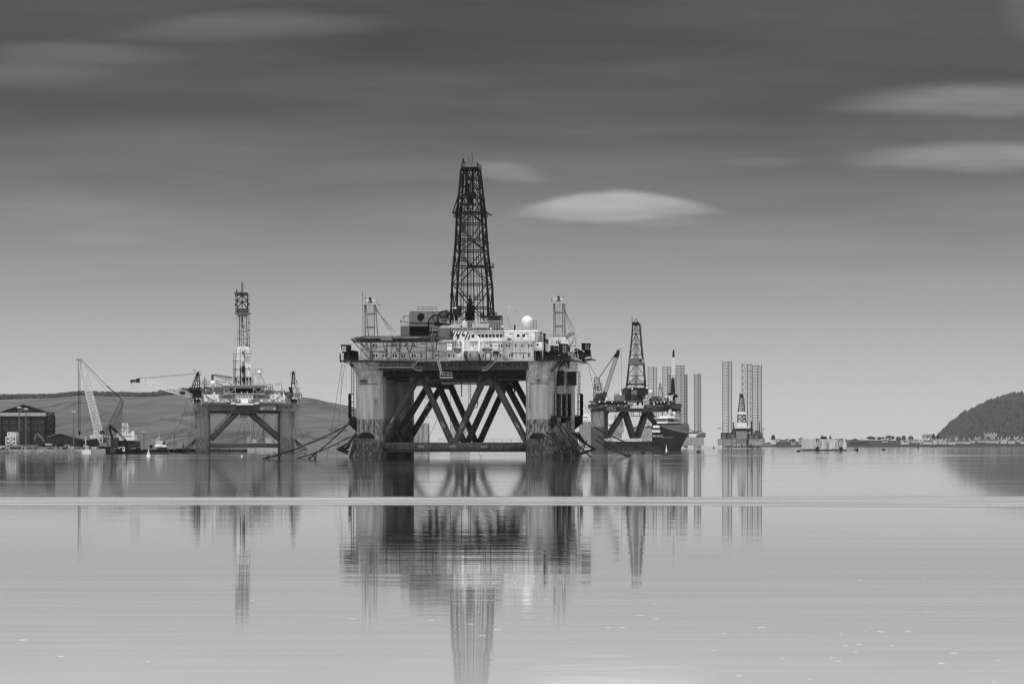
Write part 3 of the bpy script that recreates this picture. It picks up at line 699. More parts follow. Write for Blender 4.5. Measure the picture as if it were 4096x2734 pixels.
RG.pl(m, [(495, 470, dD+5), (525, 360, dD+5), (558, 470, dD+5)], .16); RG.box(m, 455, 680, 600, 735, dD+3, dD+8); RG.box(m, 490, 750, 560, 845, dD+2, dD+7); RG.bm(m, 515, 545, dD+5, 515, 680, dD+5, .2); RG.bm(m, 540, 530, dD+5, 540, 680, dD+5, .25); RG.bm(m, 492, 660, dD+5, 552, 660, dD+5, .1)
RG.bm(m, 380, 860, dD+5, 470, 740, dD+5, .2); RG.bm(m, 680, 860, dD+5, 590, 740, dD+5, .2)
RG.box(m, 395, 865, 640, 878, dD+1, dD+2)
m.build('crown_block', 'black_steel', dk)
RG.at(DW); RG.B('wind_panel', 'dark_steel', (396, 1163, 468, 1262, dD, dD+.6), par=dk)
m = M(); RG.at(DV)
for x in (800, 820): RG.bm(m, x, 60, dD+3, x, 330, dD+3, .06)
for k in range(12): RG.bm(m, 800, 60+k*24, dD+3, 820, 60+k*24, dD+3, .05, 3)
for x in (262, 285): RG.bm(m, x, 300, dD+1, x, 530, dD+1, .06)
for k in range(9): RG.bm(m, 262, 300+k*26, dD+1, 285, 300+k*26, dD+1, .05, 3)
RG.bm(m, 797, 1000, dD-3, 800, 1350, dD-3, .14); RG.bm(m, 690, 60, dD-1, 740, 1000, dD-1, .13); RG.bm(m, 650, -40, dD-1, 690, 60, dD-1, .12)
RG.bm(m, 805, 1215, dD-2, 850, 1270, dD-2, .1); RG.bm(m, 850, 1265, dD-2, 850, 1360, dD-2, .12)
m.build('ladder', 'dark_steel', dk)
# ---- block-shaped store, corrugated sheds
RG.at(B2)
st = RG.B('machinery_house', 'grey_panel', (1248, 478, 1630, 665, 18, 34), (1248, 665, 1630, 730, 18.5, 34), (1630, 480, 1755, 890, 18.4, 34), (1755, 485, 1825, 620, 22, 34))
hole = [(1375, 560), (1395, 530), (1430, 512), (1475, 516), (1492, 535), (1500, 570), (1502, 600), (1480, 607), (1466, 618), (1468, 642), (1395, 643), (1392, 620), (1378, 600)]
m = M(); RG.pr(m, hole, 17.9, 18.05); m.build('torn_opening', 'black_steel', st)
RG.B('dark_opening', 'black_steel', (1250, 732, 1590, 895, 19.5, 34), par=st)
RG.B('side_cladding', 'corrugated', (1100, 728, 1246, 895, 18, 33), par=st); RG.B('side_wall', 'light_steel', (1105, 668, 1246, 728, 18.2, 33), (1125, 570, 1246, 660, 18.4, 32), par=st)
m = M(); RG.rl(m, 1385, 475, 1712, 475, 20, h=1.4, step=1.4, r=.06); RG.rl(m, 1385, 475, 1712, 475, 30, h=1.2, step=2, r=.05); m.build('railing', 'mid_steel', st)
m = M(); clutter(RG, m, 1150, 540, 1240, 572, 19, 30, 14, rn, .3, .9, .4); clutter(RG, m, 1105, 600, 1125, 665, 19, 28, 8, rn, .3, .8, .3); m.build('vent_stack', 'mid_steel', st)
m = M()
for x, y, r in ((1705, 690, 3.9), (1843, 600, 3.4)):
    q = RG.p(x, y, 16); rr = r*.75
    for k in range(16): a, b = 6.2832*k/16, 6.2832*(k+1)/16; m.beam((q.x+rr*math.cos(a), q.y, q.z+rr*math.sin(a)), (q.x+rr*math.cos(b), q.y, q.z+rr*math.sin(b)), .25, 5)
    for k in range(6): a = 6.2832*k/6; m.beam(q, (q.x+rr*math.cos(a), q.y, q.z+rr*math.sin(a)), .13, 4)
    m.beam((q.x, q.y-.6, q.z), (q.x, q.y+1.2, q.z), .8, 10)
m.build('hose_reel', 'black_steel', rg)
RG.B('service_platform', 'light_steel', (1600, 790, 1735, 797, 12, 17), (1755, 655, 1910, 662, 14, 18))
m = M(); RG.rl(m, 1600, 790, 1735, 790, 12, r=.05); RG.rl(m, 1755, 655, 1910, 655, 14, r=.05); RG.bm(m, 1650, 797, 13, 1610, 895, 13, .15); RG.bm(m, 1905, 662, 15, 1760, 750, 15, .15); RG.rl(m, 1590, 890, 1735, 890, 12, h=3.2); m.build('railing', 'light_steel', rg)
shed = RG.B('pipe_shed', 'corrugated', (1742, 758, 1935, 925, 12, 28))
m = M(); q0, q1 = RG.p(1742, 758, 12), RG.p(2130, 692, 17); q2 = RG.p(1860, 690, 17)
m.add([q0, (q1.x, 12, q0.z), q1, q2], [(0, 1, 2, 3)]); RG.at(B3); a, b = RG.p(105, 750, 12), RG.p(415, 690, 16); m.add([(a.x, 12, a.z), (b.x, 12, a.z), (b.x, 16, b.z), (a.x, 16, b.z)], [(0, 1, 2, 3)]); m.build('shed_roof', 'corrugated_light', shed)
# roof deck between the shed and the bridge
RG.at(B3); m = M(); RG.box(m, -230, 798, 660, 806, 2, 30); RG.rl(m, -230, 800, 650, 800, 2.2, h=3.2, step=.9, r=.06, mids=4); RG.rl(m, -200, 800, 640, 800, 6, h=3, step=.8, r=.06, mids=3); m.build('roof_railing', 'light_steel', rg)
m = M(); clutter(RG, m, -200, 735, 640, 800, 3, 24, 60, rn, .4, 1.5, .5); m.build('roof_machinery', 'mid_steel', rg)
m = M(); clutter(RG, m, 0, 720, 620, 800, 8, 26, 30, rn, .4, 1.6, .4); m.build('roof_pipework', 'dark_steel', rg)
RG.B('raft_canister', 'white_clean', (424, 745, 440, 796, 2, 3.2), (600, 715, 640, 742, 4, 6))
m = M()
for x in (475, 552):
    q = RG.p(x, 690, 20); m.beam((q.x-1.4, 20, q.z), (q.x+1.4, 20, q.z), 2.9, 16)
m.build('hose_reel', 'black_steel', rg)
# ---- radomes
q = RG.p(1044, 655, 12); m = M().ball(q, 1.98*RG.Y/952*1.02, 32, 20); rd = m.build('radome', 'white_clean', rg, smooth=True)
m = M(); RG.bm(m, 1044, 745, 12, 1044, 800, 12, 1.15*.4); RG.bm(m, 1044, 735, 12, 1044, 757, 12, .95, 12, .45); 
for x in (985, 1100): RG.bm(m, x, 800, 12, 1044+(x-1044)*.5, 745, 12, .09)
m.build('pedestal', 'white_paint', rd)
m = M(); RG.rl(m, 1090, 800, 1200, 800, 8, h=3.2, step=.8, r=.07, mids=5); m.build('aerial_grating', 'dark_steel', rg)
RG.at(B2); q = RG.p(2174, 695, 9); m = M(); m.beam(q-V3((0, 0, 1)), q+V3((0, 0, .3)), .83, 18); m.ball(q+V3((0, 0, .25)), .83, 18, 10); rd = m.build('radome', 'white_clean', rg, smooth=False, label='small thimble-shaped white radome')
m = M(); RG.bm(m, 2150, 720, 9, 2145, 800, 9, .08); RG.bm(m, 2195, 720, 9, 2200, 800, 9, .08); m.build('pedestal', 'white_paint', rd)
# ---- communications mast
RG.at(B3); m = M(); d = 10
RG.bm(m, 716, 390, d, 716, 800, d, .16); RG.bm(m, 716, 540, d, 640, 790, d, .1); RG.bm(m, 716, 540, d, 800, 790, d, .1); RG.bm(m, 712, 540, d, 760, 790, d+3, .1)
for x0, y0, x1, y1 in ((595, 495, 870, 495), (595, 602, 825, 602), (645, 402, 775, 402), (630, 500, 680, 548), (790, 500, 745, 548), (680, 548, 745, 548), (675, 415, 690, 480), (755, 415, 740, 480), (675, 418, 755, 418), (690, 480, 740, 480), (680, 500, 750, 500)): RG.bm(m, x0, y0, d, x1, y1, d, .09)
for x, y0, y1 in ((598, 462, 495), (822, 462, 495), (868, 452, 495), (655, 478, 495), (598, 590, 720), (820, 495, 700), (772, 490, 500), (642, 650, 800), (903, 655, 800), (1160, 620, 800), (966, 700, 800), (1180, 720, 800)): RG.bm(m, x, y0, d, x, y1, d, .1 if y0 < 490 else .05)
for x, y in ((598, 468), (822, 470), (868, 458), (715, 388)): q = RG.p(x, y, d); m.ball(q, .25, 8, 6)
RG.at(B3); RG.box(m, 700, 500, 735, 548, d-.3, d+.3); RG.bm(m, 832, 700, d, 832, 795, d, .28); m.build('communications_mast', 'light_steel', rg)
RG.B('exhaust_stack', 'dark_steel', (822, 705, 842, 795, 8, 9), (1225, 825, 1275, 850, 8, 11), (1232, 850, 1268, 915, 8.5, 10.5), (1312, 852, 1345, 885, 5, 7), (1316, 885, 1340, 1160, 5.2, 6.8), (1345, 940, 1368, 985, 5, 6.5))
# right end: small white cabin, pipes and generator
RG.B('deck_cabin', 'white_paint', (1150, 995, 1300, 1135, 1.5, 12)); windows(RG, rg, (1220,), 1040, 28, 36, 1.4, name='cabin_window')
m = M(); RG.rl(m, 1160, 995, 1310, 995, 1.3, h=1.4); RG.box(m, 1165, 1095, 1300, 1140, 1, 1.5); RG.bm(m, 1304, 985, 1, 1304, 1290, 1, .15); RG.rl(m, 1180, 925, 1310, 925, 3); m.build('railing', 'light_steel', rg)
RG.B('engine_room', 'grey_panel', (1168, 1140, 1310, 1300, 5, 40), (1215, 925, 1310, 995, 3, 20))
m = M(); clutter(RG, m, 1170, 920, 1400, 1300, 4, 24, 60, rn, .5, 1.8, .5); m.build('pipework', 'dark_steel', rg)
# ---- winches and control cabs on the corner platforms
def winch(z_, x, y, rpx, d, par=rg):
    RG.at(z_); q = RG.p(x, y, d); r = rpx/z_.o[2]*RG.dims(d); m = M()
    m.beam((q.x-.1, d-1.6, q.z), (q.x-.1, d+1.6, q.z), r*.8, 20)
    for dd in (-1.8, 1.7): m.beam((q.x, d+dd, q.z), (q.x, d+dd+.25, q.z), r, 22)
    for k in range(8): a = 6.283*k/8; m.beam((q.x, d-1.95, q.z), (q.x+r*math.cos(a), d-1.95, q.z+r*math.sin(a)), .1, 4)
    m.box(q.x-r*.9, d-1.4, q.z-r-.4, q.x+r*.9, d+1.4, q.z-r*.6); m.box(q.x+r*.8, d-1, q.z-r-.3, q.x+r*2, d+1, q.z)
    return m.build('mooring_winch', 'black_steel', par)
for a_ in ((B2, 320, 1190, 55, 4), (B2, 400, 1200, 42, 12), (B3, 1478, 1185, 60, 4), (B3, 1370, 1205, 40, 10), (B3, 1880, 1165, 58, 42), (B3, 1935, 1175, 40, 52), (B2, 480, 1215, 36, 20), (B3, 1600, 1230, 36, 22)): winch(*a_)
def cab(z_, x0, y0, x1, y1, d, flip=False):
    RG.at(z_); m = M(); sk = (x1-x0)*.08
    pts = [(x0, y0), (x1, y0), (x1, y1-20), (x0+sk*2, y1)] if not flip else [(x0, y0), (x1, y0+8), (x1-sk*2, y1), (x0, y1-16)]
    RG.pr(m, pts, d, d+2.6); c = m.build('winch_cab', 'black_steel', rg)
    g = M(); wx = (x0+sk*1.6, x0+(x1-x0)*.6) if not flip else (x0+(x1-x0)*.4, x1-sk*1.6); h = y1-y0
    for k in range(2):
        for j in range(2): xx = wx[0]+(wx[1]-wx[0])*(k*.5+.05); RG.box(g, xx, y0+h*(.2+.34*j), xx+(wx[1]-wx[0])*.4, y0+h*(.48+.34*j), d-.05, d+.02)
    g.build('window', 'light_steel' if z_ is B2 else 'mid_steel', c)
    s = M(); RG.bm(s, (x0+x1)/2-8, y1-10, d+1.3, (x0+x1)/2, y1+100, d+1.3, .45); RG.box(s, x0+(x1-x0)*.35, y1-12, x1, y1+90, d+.5, d+2.2); s.build('cab_post', 'black_steel', c)
cab(B2, 95, 1040, 250, 1180, 0); cab(B3, 1955, 1010, 2105, 1145, 40, True); cab(B3, 1575, 1020, 1725, 1210, -1, True)
m = M(); RG.at(B2); RG.box(m, 80, 1298, 530, 1312, -2, 14); RG.rl(m, 80, 1298, 470, 1298, -2, h=1.3, step=1.3, r=.06); RG.pl(m, [(110, 1315, 0), (240, 1360, 1), (340, 1470, 2)], .2); RG.pl(m, [(80, 1310, -1), (265, 1330, 0)], .14); RG.bm(m, 88, 1185, 0, 88, 1330, 0, .25); RG.box(m, 78, 1300, 98, 1338, -1, 0); RG.box(m, 150, 1240, 520, 1300, 6, 22); m.build('corner_platform', 'hull_grey', rg)
m = M(); clutter(RG, m, 200, 1130, 530, 1298, 3, 14, 30, rn, .4, 1.4, .5); m.build('pipework', 'black_steel', rg)
m = M(); RG.at(B3); RG.box(m, 1165, 1296, 1640, 1310, -2, 14); RG.rl(m, 1165, 1296, 1640, 1296, -2, h=1.3, step=1.3, r=.06); RG.box(m, 1620, 1280, 1830, 1300, -2, 40); RG.rl(m, 1640, 1290, 1820, 1290, -2, h=1.3, step=1, r=.06)
RG.box(m, 1820, 1272, 2120, 1286, 38, 54); RG.rl(m, 1820, 1275, 2120, 1275, 38, h=1.3, step=1.3, r=.06); RG.pl(m, [(2110, 1290, 38), (1960, 1335, 40), (1850, 1430, 44)], .25); RG.pl(m, [(2125, 1240, 38), (2105, 1285, 38)], .15)
m.build('corner_platform', 'hull_grey', rg)
m = M(); clutter(RG, m, 1320, 1100, 1640, 1296, 2, 14, 60, rn, .4, 1.5, .5); clutter(RG, m, 1700, 1120, 2000, 1285, 20, 50, 50, rn, .4, 1.5, .4); m.build('pipework', 'dark_steel', rg)
m = M(); clutter(RG, m, 1600, 1150, 1900, 1290, 0, 16, 50, rn, .2, .8, .7); RG.rl(m, 1500, 1160, 1570, 1160, 2, h=2, r=.06); RG.rl(m, 1840, 1220, 1890, 1220, 10, h=3, step=.6, r=.08); RG.bm(m, 1765, 1160, 6, 1835, 1160, 6, .5, 10); m.build('pipework', 'light_steel', rg)
m = M()      # flared brackets beneath the right-hand platforms
for (x0, y0, x1, y1, d) in ((1640, 1312, 1440, 1500, -1), (1600, 1312, 1430, 1440, 0), (1690, 1312, 1500, 1500, 4), (1960, 1300, 1790, 1500, 40), (1930, 1300, 1780, 1420, 36)): RG.bm(m, x0, y0, d, x1, y1, d+2, .35)
for z0 in range(3): RG.bm(m, 1560+z0*50, 1320, 2, 1790-z0*40, 1440, 10, .1)
m.build('bracket', 'hull_grey', rg)
RG.at(C5)
RG.B('column_bracket', 'cream_paint', (1370, -60, 1720, 118, 16, 30)); RG.B('fairlead_trunk', 'dark_steel', (1390, 120, 1512, 350, 12, 14), (1560, 130, 1700, 345, 30, 32))
# spare chain hanging in loops
m = M(); 
for k in range(34):
    x = 1430+rn.random()*170; y0 = rn.uniform(-110, -60); y1 = y0+rn.uniform(40, 160); RG.pl(m, [(x, y0, 0), (x+4, (y0+y1)/2, -.3), (x+10, y1, 0), (x+20, (y0+y1)/2, .2), (x+24, y0+10, 0)], .16, 4)
for k in range(9): RG.bm(m, 1430, -110+k*20, 0, 1610, -104+k*20, 0, .1, 3)
m.build('stowed_chain', 'black_steel', rg)
# ---- anchor racks: ladders of fairlead frames with stacked fenders
def rack(z_, x0, x1, y0, y1, d, side, stacks=True):
    RG.at(z_); m = M()
    for x in (x0, x0+(x1-x0)*.45): RG.bm(m, x, y0, d, x, y1, d, .16)
    for k in range(4): y = y0+(y1-y0)*k/3; RG.bm(m, x0-10*(side > 0), y, d, x1, y, d, .14); RG.bm(m, x0, y, d, x0, y, d+2, .1)
    r = m.build('anchor_rack', 'dark_steel', rg)
    s = M()
    for j in range(3):
        ya = y0+(y1-y0)*(j/3+.03); yb = y0+(y1-y0)*((j+1)/3-.05)
        n = 9; xc = x0+(x1-x0)*(.75 if side > 0 else .2)
        for k in range(n): q = RG.p(xc, ya+(yb-ya)*k/(n-1), d-.4); s.beam((q.x, q.y-.55, q.z), (q.x, q.y+.55, q.z), .42+.1*(k % 2), 8)
        q0, q1 = RG.p(xc, ya, d-.4), RG.p(xc, yb, d-.4); s.beam(q0, q1, .5, 8)
    s.build('fender_stack', 'black_steel', r)
rack(C5, 1370, 1450, 480, 820, 1, 1); rack(C5, 1462, 1533, 485, 825, 6, 1); rack(C5, 1545, 1620, 480, 825, 20, 1); rack(C5, 1728, 1806, 480, 820, 42, 1); rack(C4, 366, 440, 478, 850, 2, -1)
# fairleads
def fairlead(z_, x0, y0, x1, y1, d, side):
    RG.at(z_); m = M(); RG.box(m, x0, y0, x1, y0+(y1-y0)*.6, d-.6, d+2.4)
    xo = x0 if side < 0 else x1; xi = x1 if side < 0 else x0
    RG.pr(m, [(xo, y0+(y1-y0)*.55), (xi, y1), (xi, y0+(y1-y0)*.5)], d-.3, d+2); q = RG.p((x0+x1)/2, y0+(y1-y0)*.35, d); m.beam((q.x, d-1.1, q.z), (q.x, d+1.2, q.z), 1.2, 14)
    clutter(RG, m, x0, y0-40, x1, y0, d-.5, d+2, 8, rn, .2, .6, .6)
    return m.build('fairlead', 'black_steel', rg)
fairlead(C4, 374, 845, 462, 1040, 1, -1); fairlead(C5, 1312, 820, 1400, 1030, -1, 1); fairlead(C5, 1675, 815, 1790, 1020, 40, 1); fairlead(C5, 1470, 835, 1610, 930, 16, 1)
m = M(); RG.at(C5); RG.bm(m, 1340, 830, 0, 1620, 832, 18, .3); RG.bm(m, 1540, 905, 10, 1610, 832, 18, .2); m.build('bracket', 'dark_steel', rg)
# anchor bolsters: fans of curved pipe low on the columns
def bolster(z_, tops, tip, low, d, dt, r=.2):
    RG.at(z_); m = M(); T = RG.p(*tip, dt)
    for i, (x, y) in enumerate(tops):
        a = RG.p(x, y, d); t = T+V3(((a.x-T.x)*.055*i, (d-dt)*.05*i, -.02*i)); mid = (a+t)/2+V3((0, 0, -.8)); m.beam(a, mid, r, 6); m.beam(mid, t, r, 6)
    for x, y in low: m.beam(T, RG.p(x, y, d), r*1.1, 6); m.beam(RG.p(x, y, d), (T+RG.p(*tops[-1], d))/2, r*.7, 5)
    return m.build('anchor_bolster', 'dark_steel', rg)
bolster(C4, ((520, 1085), (500, 1080), (470, 1082), (450, 1095), (410, 1200), (388, 1240), (385, 1275)), (180, 1322), ((350, 1395), (362, 1360), (330, 1235)), 1, -5, .24)
bolster(C5, ((1165, 1080), (1250, 1065), (1300, 1070), (1330, 1072), (1350, 1068), (1375, 1070)), (1650, 1310), ((1420, 1410), (1330, 1440)), 0, -6, .24)
bolster(C5, ((1615, 1065), (1660, 1065), (1690, 1065), (1720, 1062), (1735, 1065)), (2005, 1312), ((1780, 1395), (1690, 1410)), 30, 24, .26)
# ---- cranes (pedestal, mast, boom)
def crane(z_, gx, par_d, mir):
    RG.at(z_); d = par_d; f = (lambda x: x) 
    L = (505, 660) if not mir else (1490, 1640); y0 = 370 if not mir else 348; yb = 895 if not mir else 908
    m = M()
    for x, dx in ((L[0], 6), (L[0]+15, 40), (L[1]-4, 4), (L[1]+18, 40)): RG.bm(m, x, y0, d, x+(dx if not mir else dx*.5), yb, d, .2, 6)
    for y in (y0+155, y0+380): RG.box(m, L[0]+16, y-17, L[1]+10, y+17, d, d+.6); RG.box(m, L[0]+16, y-14, L[1]+10, y+14, d+2.8, d+3.2)
    c = m.build('crane', 'grey_panel', rg)
    m = M(); xa, xb = (445, 725) if not mir else (1428, 1695); RG.box(m, xa, y0-14, xb, y0-4, d-1.5, d+4.5); RG.rl(m, xa, y0-14, xb, y0-14, d-1.5, h=1.35, step=.9, r=.06); RG.rl(m, xa, y0-14, xb, y0-14, d+4.5, h=1.35, step=.9, r=.06); m.build('mast_platform', 'light_steel', c)
    m = M(); xm = (L[0]+L[1])/2+4; a, b = RG.p(L[0]+10, y0-65, d+1), RG.p(L[1]+5, y0-65, d+1); m.beam(a, b, .48, 12); m.build('sheave_drum', 'white_paint', c)
    m = M(); RG.pr(m, [(xm-18, y0-60), (xm+28, y0-60), (xm+18, y0-105), (xm+4, y0-125), (xm-16, y0-122), (xm-20, y0-95)], d, d+1); RG.box(m, xm-30, y0-60, xm+30, y0-30, d+.2, d+1.2); m.build('mast_head', 'black_steel', c)
    m = M()
    for x, yt in (((462, 150), (510, 215), (706, 260)) if not mir else ((1452, 250), (1650, 210))): RG.bm(m, x, yt, d, x, y0-14, d, .08)
    m.build('antenna', 'dark_steel', c)
    m = M()
    for k in range(4): x = L[0]+56+k*20; RG.bm(m, x, y0-20, d+1.5, x+8, yb, d+1.5, .04, 4)
    for k in range(4):
        x1, y1 = ((925+k*40, 850) if not mir else (1750+k*36, 825-k*4)); RG.bm(m, L[1]+16, y0+(20+k*22), d, x1, y1 if k > 1 else y1, d-6, .05, 4)
    m.build('hoist_rope', 'rope', c)
    m = M(); xx = 462 if not mir else 1668
    for e in (0, 28 if not mir else 20): RG.bm(m, xx+e, y0, d-.5, xx+e, yb, d-.5, .06)
    for k in range(26): y = y0+(yb-y0)*k/26; RG.bm(m, xx, y, d-.5, xx+(28 if not mir else 20), y, d-.5, .045, 3)
    m.build('ladder', 'mid_steel', c)
    m = M()
    if not mir:
        a = [RG.p(865, 905, 0), RG.p(1060, 845, -3)]; 
        m.tower([V3(a[0])+V3((0, 0, -.2)), V3(a[0])+V3((0, 0, 1.2)), V3(a[0])+V3((0, 2.4, 1.2)), V3(a[0])+V3((0, 2.4, -.2))], [V3(a[1])+V3((0, 0, -.8)), V3(a[1]), V3(a[1])+V3((0, 2.2, 0)), V3(a[1])+V3((0, 2.2, -.8))], 5, .15, .1)
        RG.bm(m, 1068, 848, -3, 1068, 890, -3, .12); RG.bm(m, 880, 870, 0, 960, 845, -1, .12)
    else:
        RG.pl(m, [(1700, 905, d-2), (1745, 850, d-6), (1780, 830, d-8), (1850, 822, d-12), (1890, 820, d-13)], .25, 6); RG.pl(m, [(1715, 925, d-2), (1790, 880, d-7), (1850, 845, d-12)], .25, 6)
        RG.pl(m, [(1850, 822, d-12), (1862, 880, d-13), (1820, 980, d-12), (1760, 1060, d-6)], .2, 6); RG.pl(m, [(1885, 822, d-13), (1885, 880, d-13), (1855, 880, d-13)], .2, 6)
        RG.pl(m, [(1755, 960, d-4), (1755, 1060, d-4), (1860, 1060, d-8), (1860, 900, d-10)], .16, 5)
        for k in range(8): RG.bm(m, 1712+k*20, 900-k*8, d-4-k, 1740+k*16, 850-k*3, d-5-k, .1); RG.bm(m, 1860-k*12, 870+k*24, d-12+k*.7, 1815-k*6, 880+k*22, d-10+k*.5, .1)
        for k in range(4): RG.bm(m, 1700+k*30, 905-k*15, d-2-k*2, 1730+k*30, 925-k*15, d-2-k*2, .1)
    m.build('boom', 'white_paint' if not mir else 'light_steel', c)
    if mir:
        m = M(); a, b = RG.p(1412, 1062, d), RG.p(1755, 915, d); m.box(a.x, d-2, a.z, b.x, d+6, b.z); o = m.build('machinery_housing', 'white_paint', c)
        m = M(); RG.rl(m, 1412, 915, 1755, 915, d-2, h=1.6, step=1., r=.06); clutter(RG, m, 1420, 860, 1740, 912, d-1, d+5, 26, rn, .2, .8, .6); m.build('railing', 'light_steel', c)
        m = M(); 
        for s in ((1535, 975), (1565, 955), (1595, 975)): RG.box(m, s[0]-8, s[1], s[0]+8, 1015, d-2.1, d-1.9)
        RG.box(m, 1535, 1000, 1597, 1020, d-2.08, d-1.9); m.build('painted_emblem', 'mid_steel', c)
        m = M(); a = RG.p(1600, 1062, d+2); m.beam((a.x, d+2, RG.p(0, 1300, d).z), (a.x, d+2, a.z), 3.4, 20); RG.box(m, 1440, 1055, 1530, 1100, d-3, d-1); m.build('pedestal', 'hull_grey', c)
    else:
        m = M(); a = RG.p(600, 900, d+2); m.beam((a.x, d+2, RG.p(0, 1300, d).z), (a.x, d+2, a.z), 3.2, 20); m.build('pedestal', 'hull_grey', c)
    return c
crane(B2, 0, 24, False); crane(B3, 0, 14, True)
# deck lights along the wall, scattered dark pipework on the facade
m = M(); RG.at(B2)
for x0, y0, x1, y1 in ((520, 1158, 860, 1158), (870, 1000, 870, 1300), (1082, 1000, 1082, 1300), (1698, 985, 1698, 1130), (1698, 1022, 1870, 1022), (1430, 1030, 1520, 1030), (1540, 1150, 1690, 1160), (1375, 1185, 1525, 1185), (633, 1160, 633, 1300), (1735, 1140, 1735, 1300), (1885, 1290, 1885, 1500), (1945, 1290, 1945, 1530)): RG.bm(m, x0, y0, 1.3, x1, y1, 1.3, .1)
RG.at(B3)
for x0, y0, x1, y1 in ((755, 1183, 1028, 1183), (1035, 1188, 1110, 1188), (983, 1190, 983, 1270), (652, 810, 652, 910), (20, 1140, 20, 1300), (430, 1140, 430, 1300), (345, 1180, 345, 1300), (1165, 1140, 1165, 1300), (465, 1190, 560, 1190), (205, 1140, 290, 1465), (-30, 1140, 60, 1460)): RG.bm(m, x0, y0, 1.2, x1, y1, .9, .13)
m.build('wall_pipe', 'dark_steel', rg)
RG.at(B3); RG.B('canopy', 'dark_steel', (470, 1145, 560, 1192, .3, 1.5)); 
# ---- lifeboats hanging in davits (each a thing of its own) and the davit frames
dv = M(); RG.at(B3)
for (xa, s) in ((-215+0, 1),): pass
def davit(z_, x, s):
    RG.at(z_); m = M()
    for o in (0,):
        RG.box(m, x-12, 965, x+12, 1140, -3.4, -2.8); RG.pr(m, [(x-12, 1135), (x+12, 1135), (x+5*0-s*10, 1200)], -3.4, -2.8)
        RG.bm(m, x, 970, -3, x+s*90, 970, -3, .2); RG.bm(m, x+s*20, 1140, -3, x+s*95, 975, -3, .14); RG.bm(m, x+s*95, 970, -3, x+s*60, 1080, -3, .1)
        RG.bm(m, x-s*10, 960, -3, x-s*20, 900, -3, .28); RG.bm(m, x, 968, -3, x, 968, 1.5, .16); RG.bm(m, x, 1130, -3, x, 1130, 1.5, .16)
        for k in range(4): RG.bm(m, x+s*(15+k*20), 970, -3, x+s*(25+k*20), 1000+k*4, -3, .07); RG.bm(m, x+s*(35+k*16), 1000, -3, x+s*(20+k*20), 970, -3, .07)
    return m.build('davit', 'white_clean', rg)
davit(B2, 2150, -1); davit(B3, 238, 1)
m = M(); RG.at(B3); RG.box(m, -60, 1128, 250, 1140, -3.4, 1.5); RG.box(m, -60, 960, 250, 968, -3, -2.4); RG.rl(m, -55, 1128, 230, 1128, -3.3, h=1.3, step=.8, r=.05); clutter(RG, m, -50, 1030, 230, 1128, -2.5, 1, 26, rn, .2, .7, .5); RG.box(m, 78, 1095, 145, 1126, -3, -1.8)
m.build('boat_platform', 'white_clean', rg)
m = M(); RG.bm(m, -30, 1150, -3, 70, 1450, .3, .3); RG.bm(m, 225, 1150, -3, 280, 1450, .3, .3); m.build('platform_strut', 'dark_steel', rg)
def lifeboat(x0, x1, y0, ym, y1, z_, label, d=-3.2):
    RG.at(z_); a, b = RG.p(x0, ym, d), RG.p(x1, ym, d); t = RG.p(x0, y0, d).z; lo = RG.p(x0, y1, d).z
    r = bpy.data.objects.new('lifeboat', None); sc.collection.objects.link(r); r.empty_display_size = 1
    c = V3(((a.x+b.x)/2, d, lo)); wpt = rg_mw@c; r.location = wpt; r.rotation_euler = rg.rotation_euler
    tag(r, label, 'lifeboat', 'lifeboats hung in davits on the nearest rig'); hl = (b.x-a.x)/2; hz_ = a.z-lo; n = 9
    def ring(f, zf, hw): return (f*hl, hw, zf)
    m = M(); rings = []
    for i in range(n):
        f = -1+2*i/(n-1); w = (1-abs(f)**2.6)**.6*1.5+.03; kz = abs(f)**3*hz_*.75
        rings.append([(f*hl, -w, hz_), (f*hl*.97, -w*.8, hz_*.4+kz*.5), (f*hl*.94, 0, kz), (f*hl*.97, w*.8, hz_*.4+kz*.5), (f*hl, w, hz_)])
    m.loft(rings); m.build('hull', 'grey_panel', r, smooth=True)
    m = M(); rings = []; hh = t-a.z
    for i in range(n):
        f = -.92+1.84*i/(n-1); k = max(.02, 1-abs(f/.95)**2.4); w = (1-abs(f)**2.6)**.6*1.35
        rings.append([(f*hl, -w, hz_), (f*hl, -w*.8, hz_+hh*.55*k), (f*hl, 0, hz_+hh*.75*k), (f*hl, w*.8, hz_+hh*.55*k), (f*hl, w, hz_)])
    m.loft(rings); m.ball((hl*.3, 0, hz_+hh*.6), hh*.42, 12, 8); m.build('canopy', 'light_steel', r, smooth=True)
    m = M(); m.box(-hl*.95, -1.62, hz_-.09, hl*.95, 1.62, hz_+.06); m.build('fender_rail', 'dark_steel', r)
    m = M(); m.beam((-hl*.6, 0, hz_), (-hl*.6, 0, hz_+hh+1.9), .06); m.beam((hl*.6, 0, hz_), (hl*.6, 0, hz_+hh+1.9), .06); m.build('lifting_rope', 'rope', r)
rg_mw = Matrix.Translation(rg.location)@Matrix.Rotation(rg.rotation_euler.z, 4, 'Z')
lifeboat(1990, 2128, 1052, 1115, 1192, B2, 'grey lifeboat in the left davit of the nearest rig, beside the helideck')
lifeboat(283, 458, 1040, 1118, 1190, B3, 'grey lifeboat in the right davit, below the white bridge house')
def world_pt(z_, x, y, Y):
    u, v = z_(x, y); return V3(((u-HU)/F*Y, Y, H+(HV-v)/F*Y))
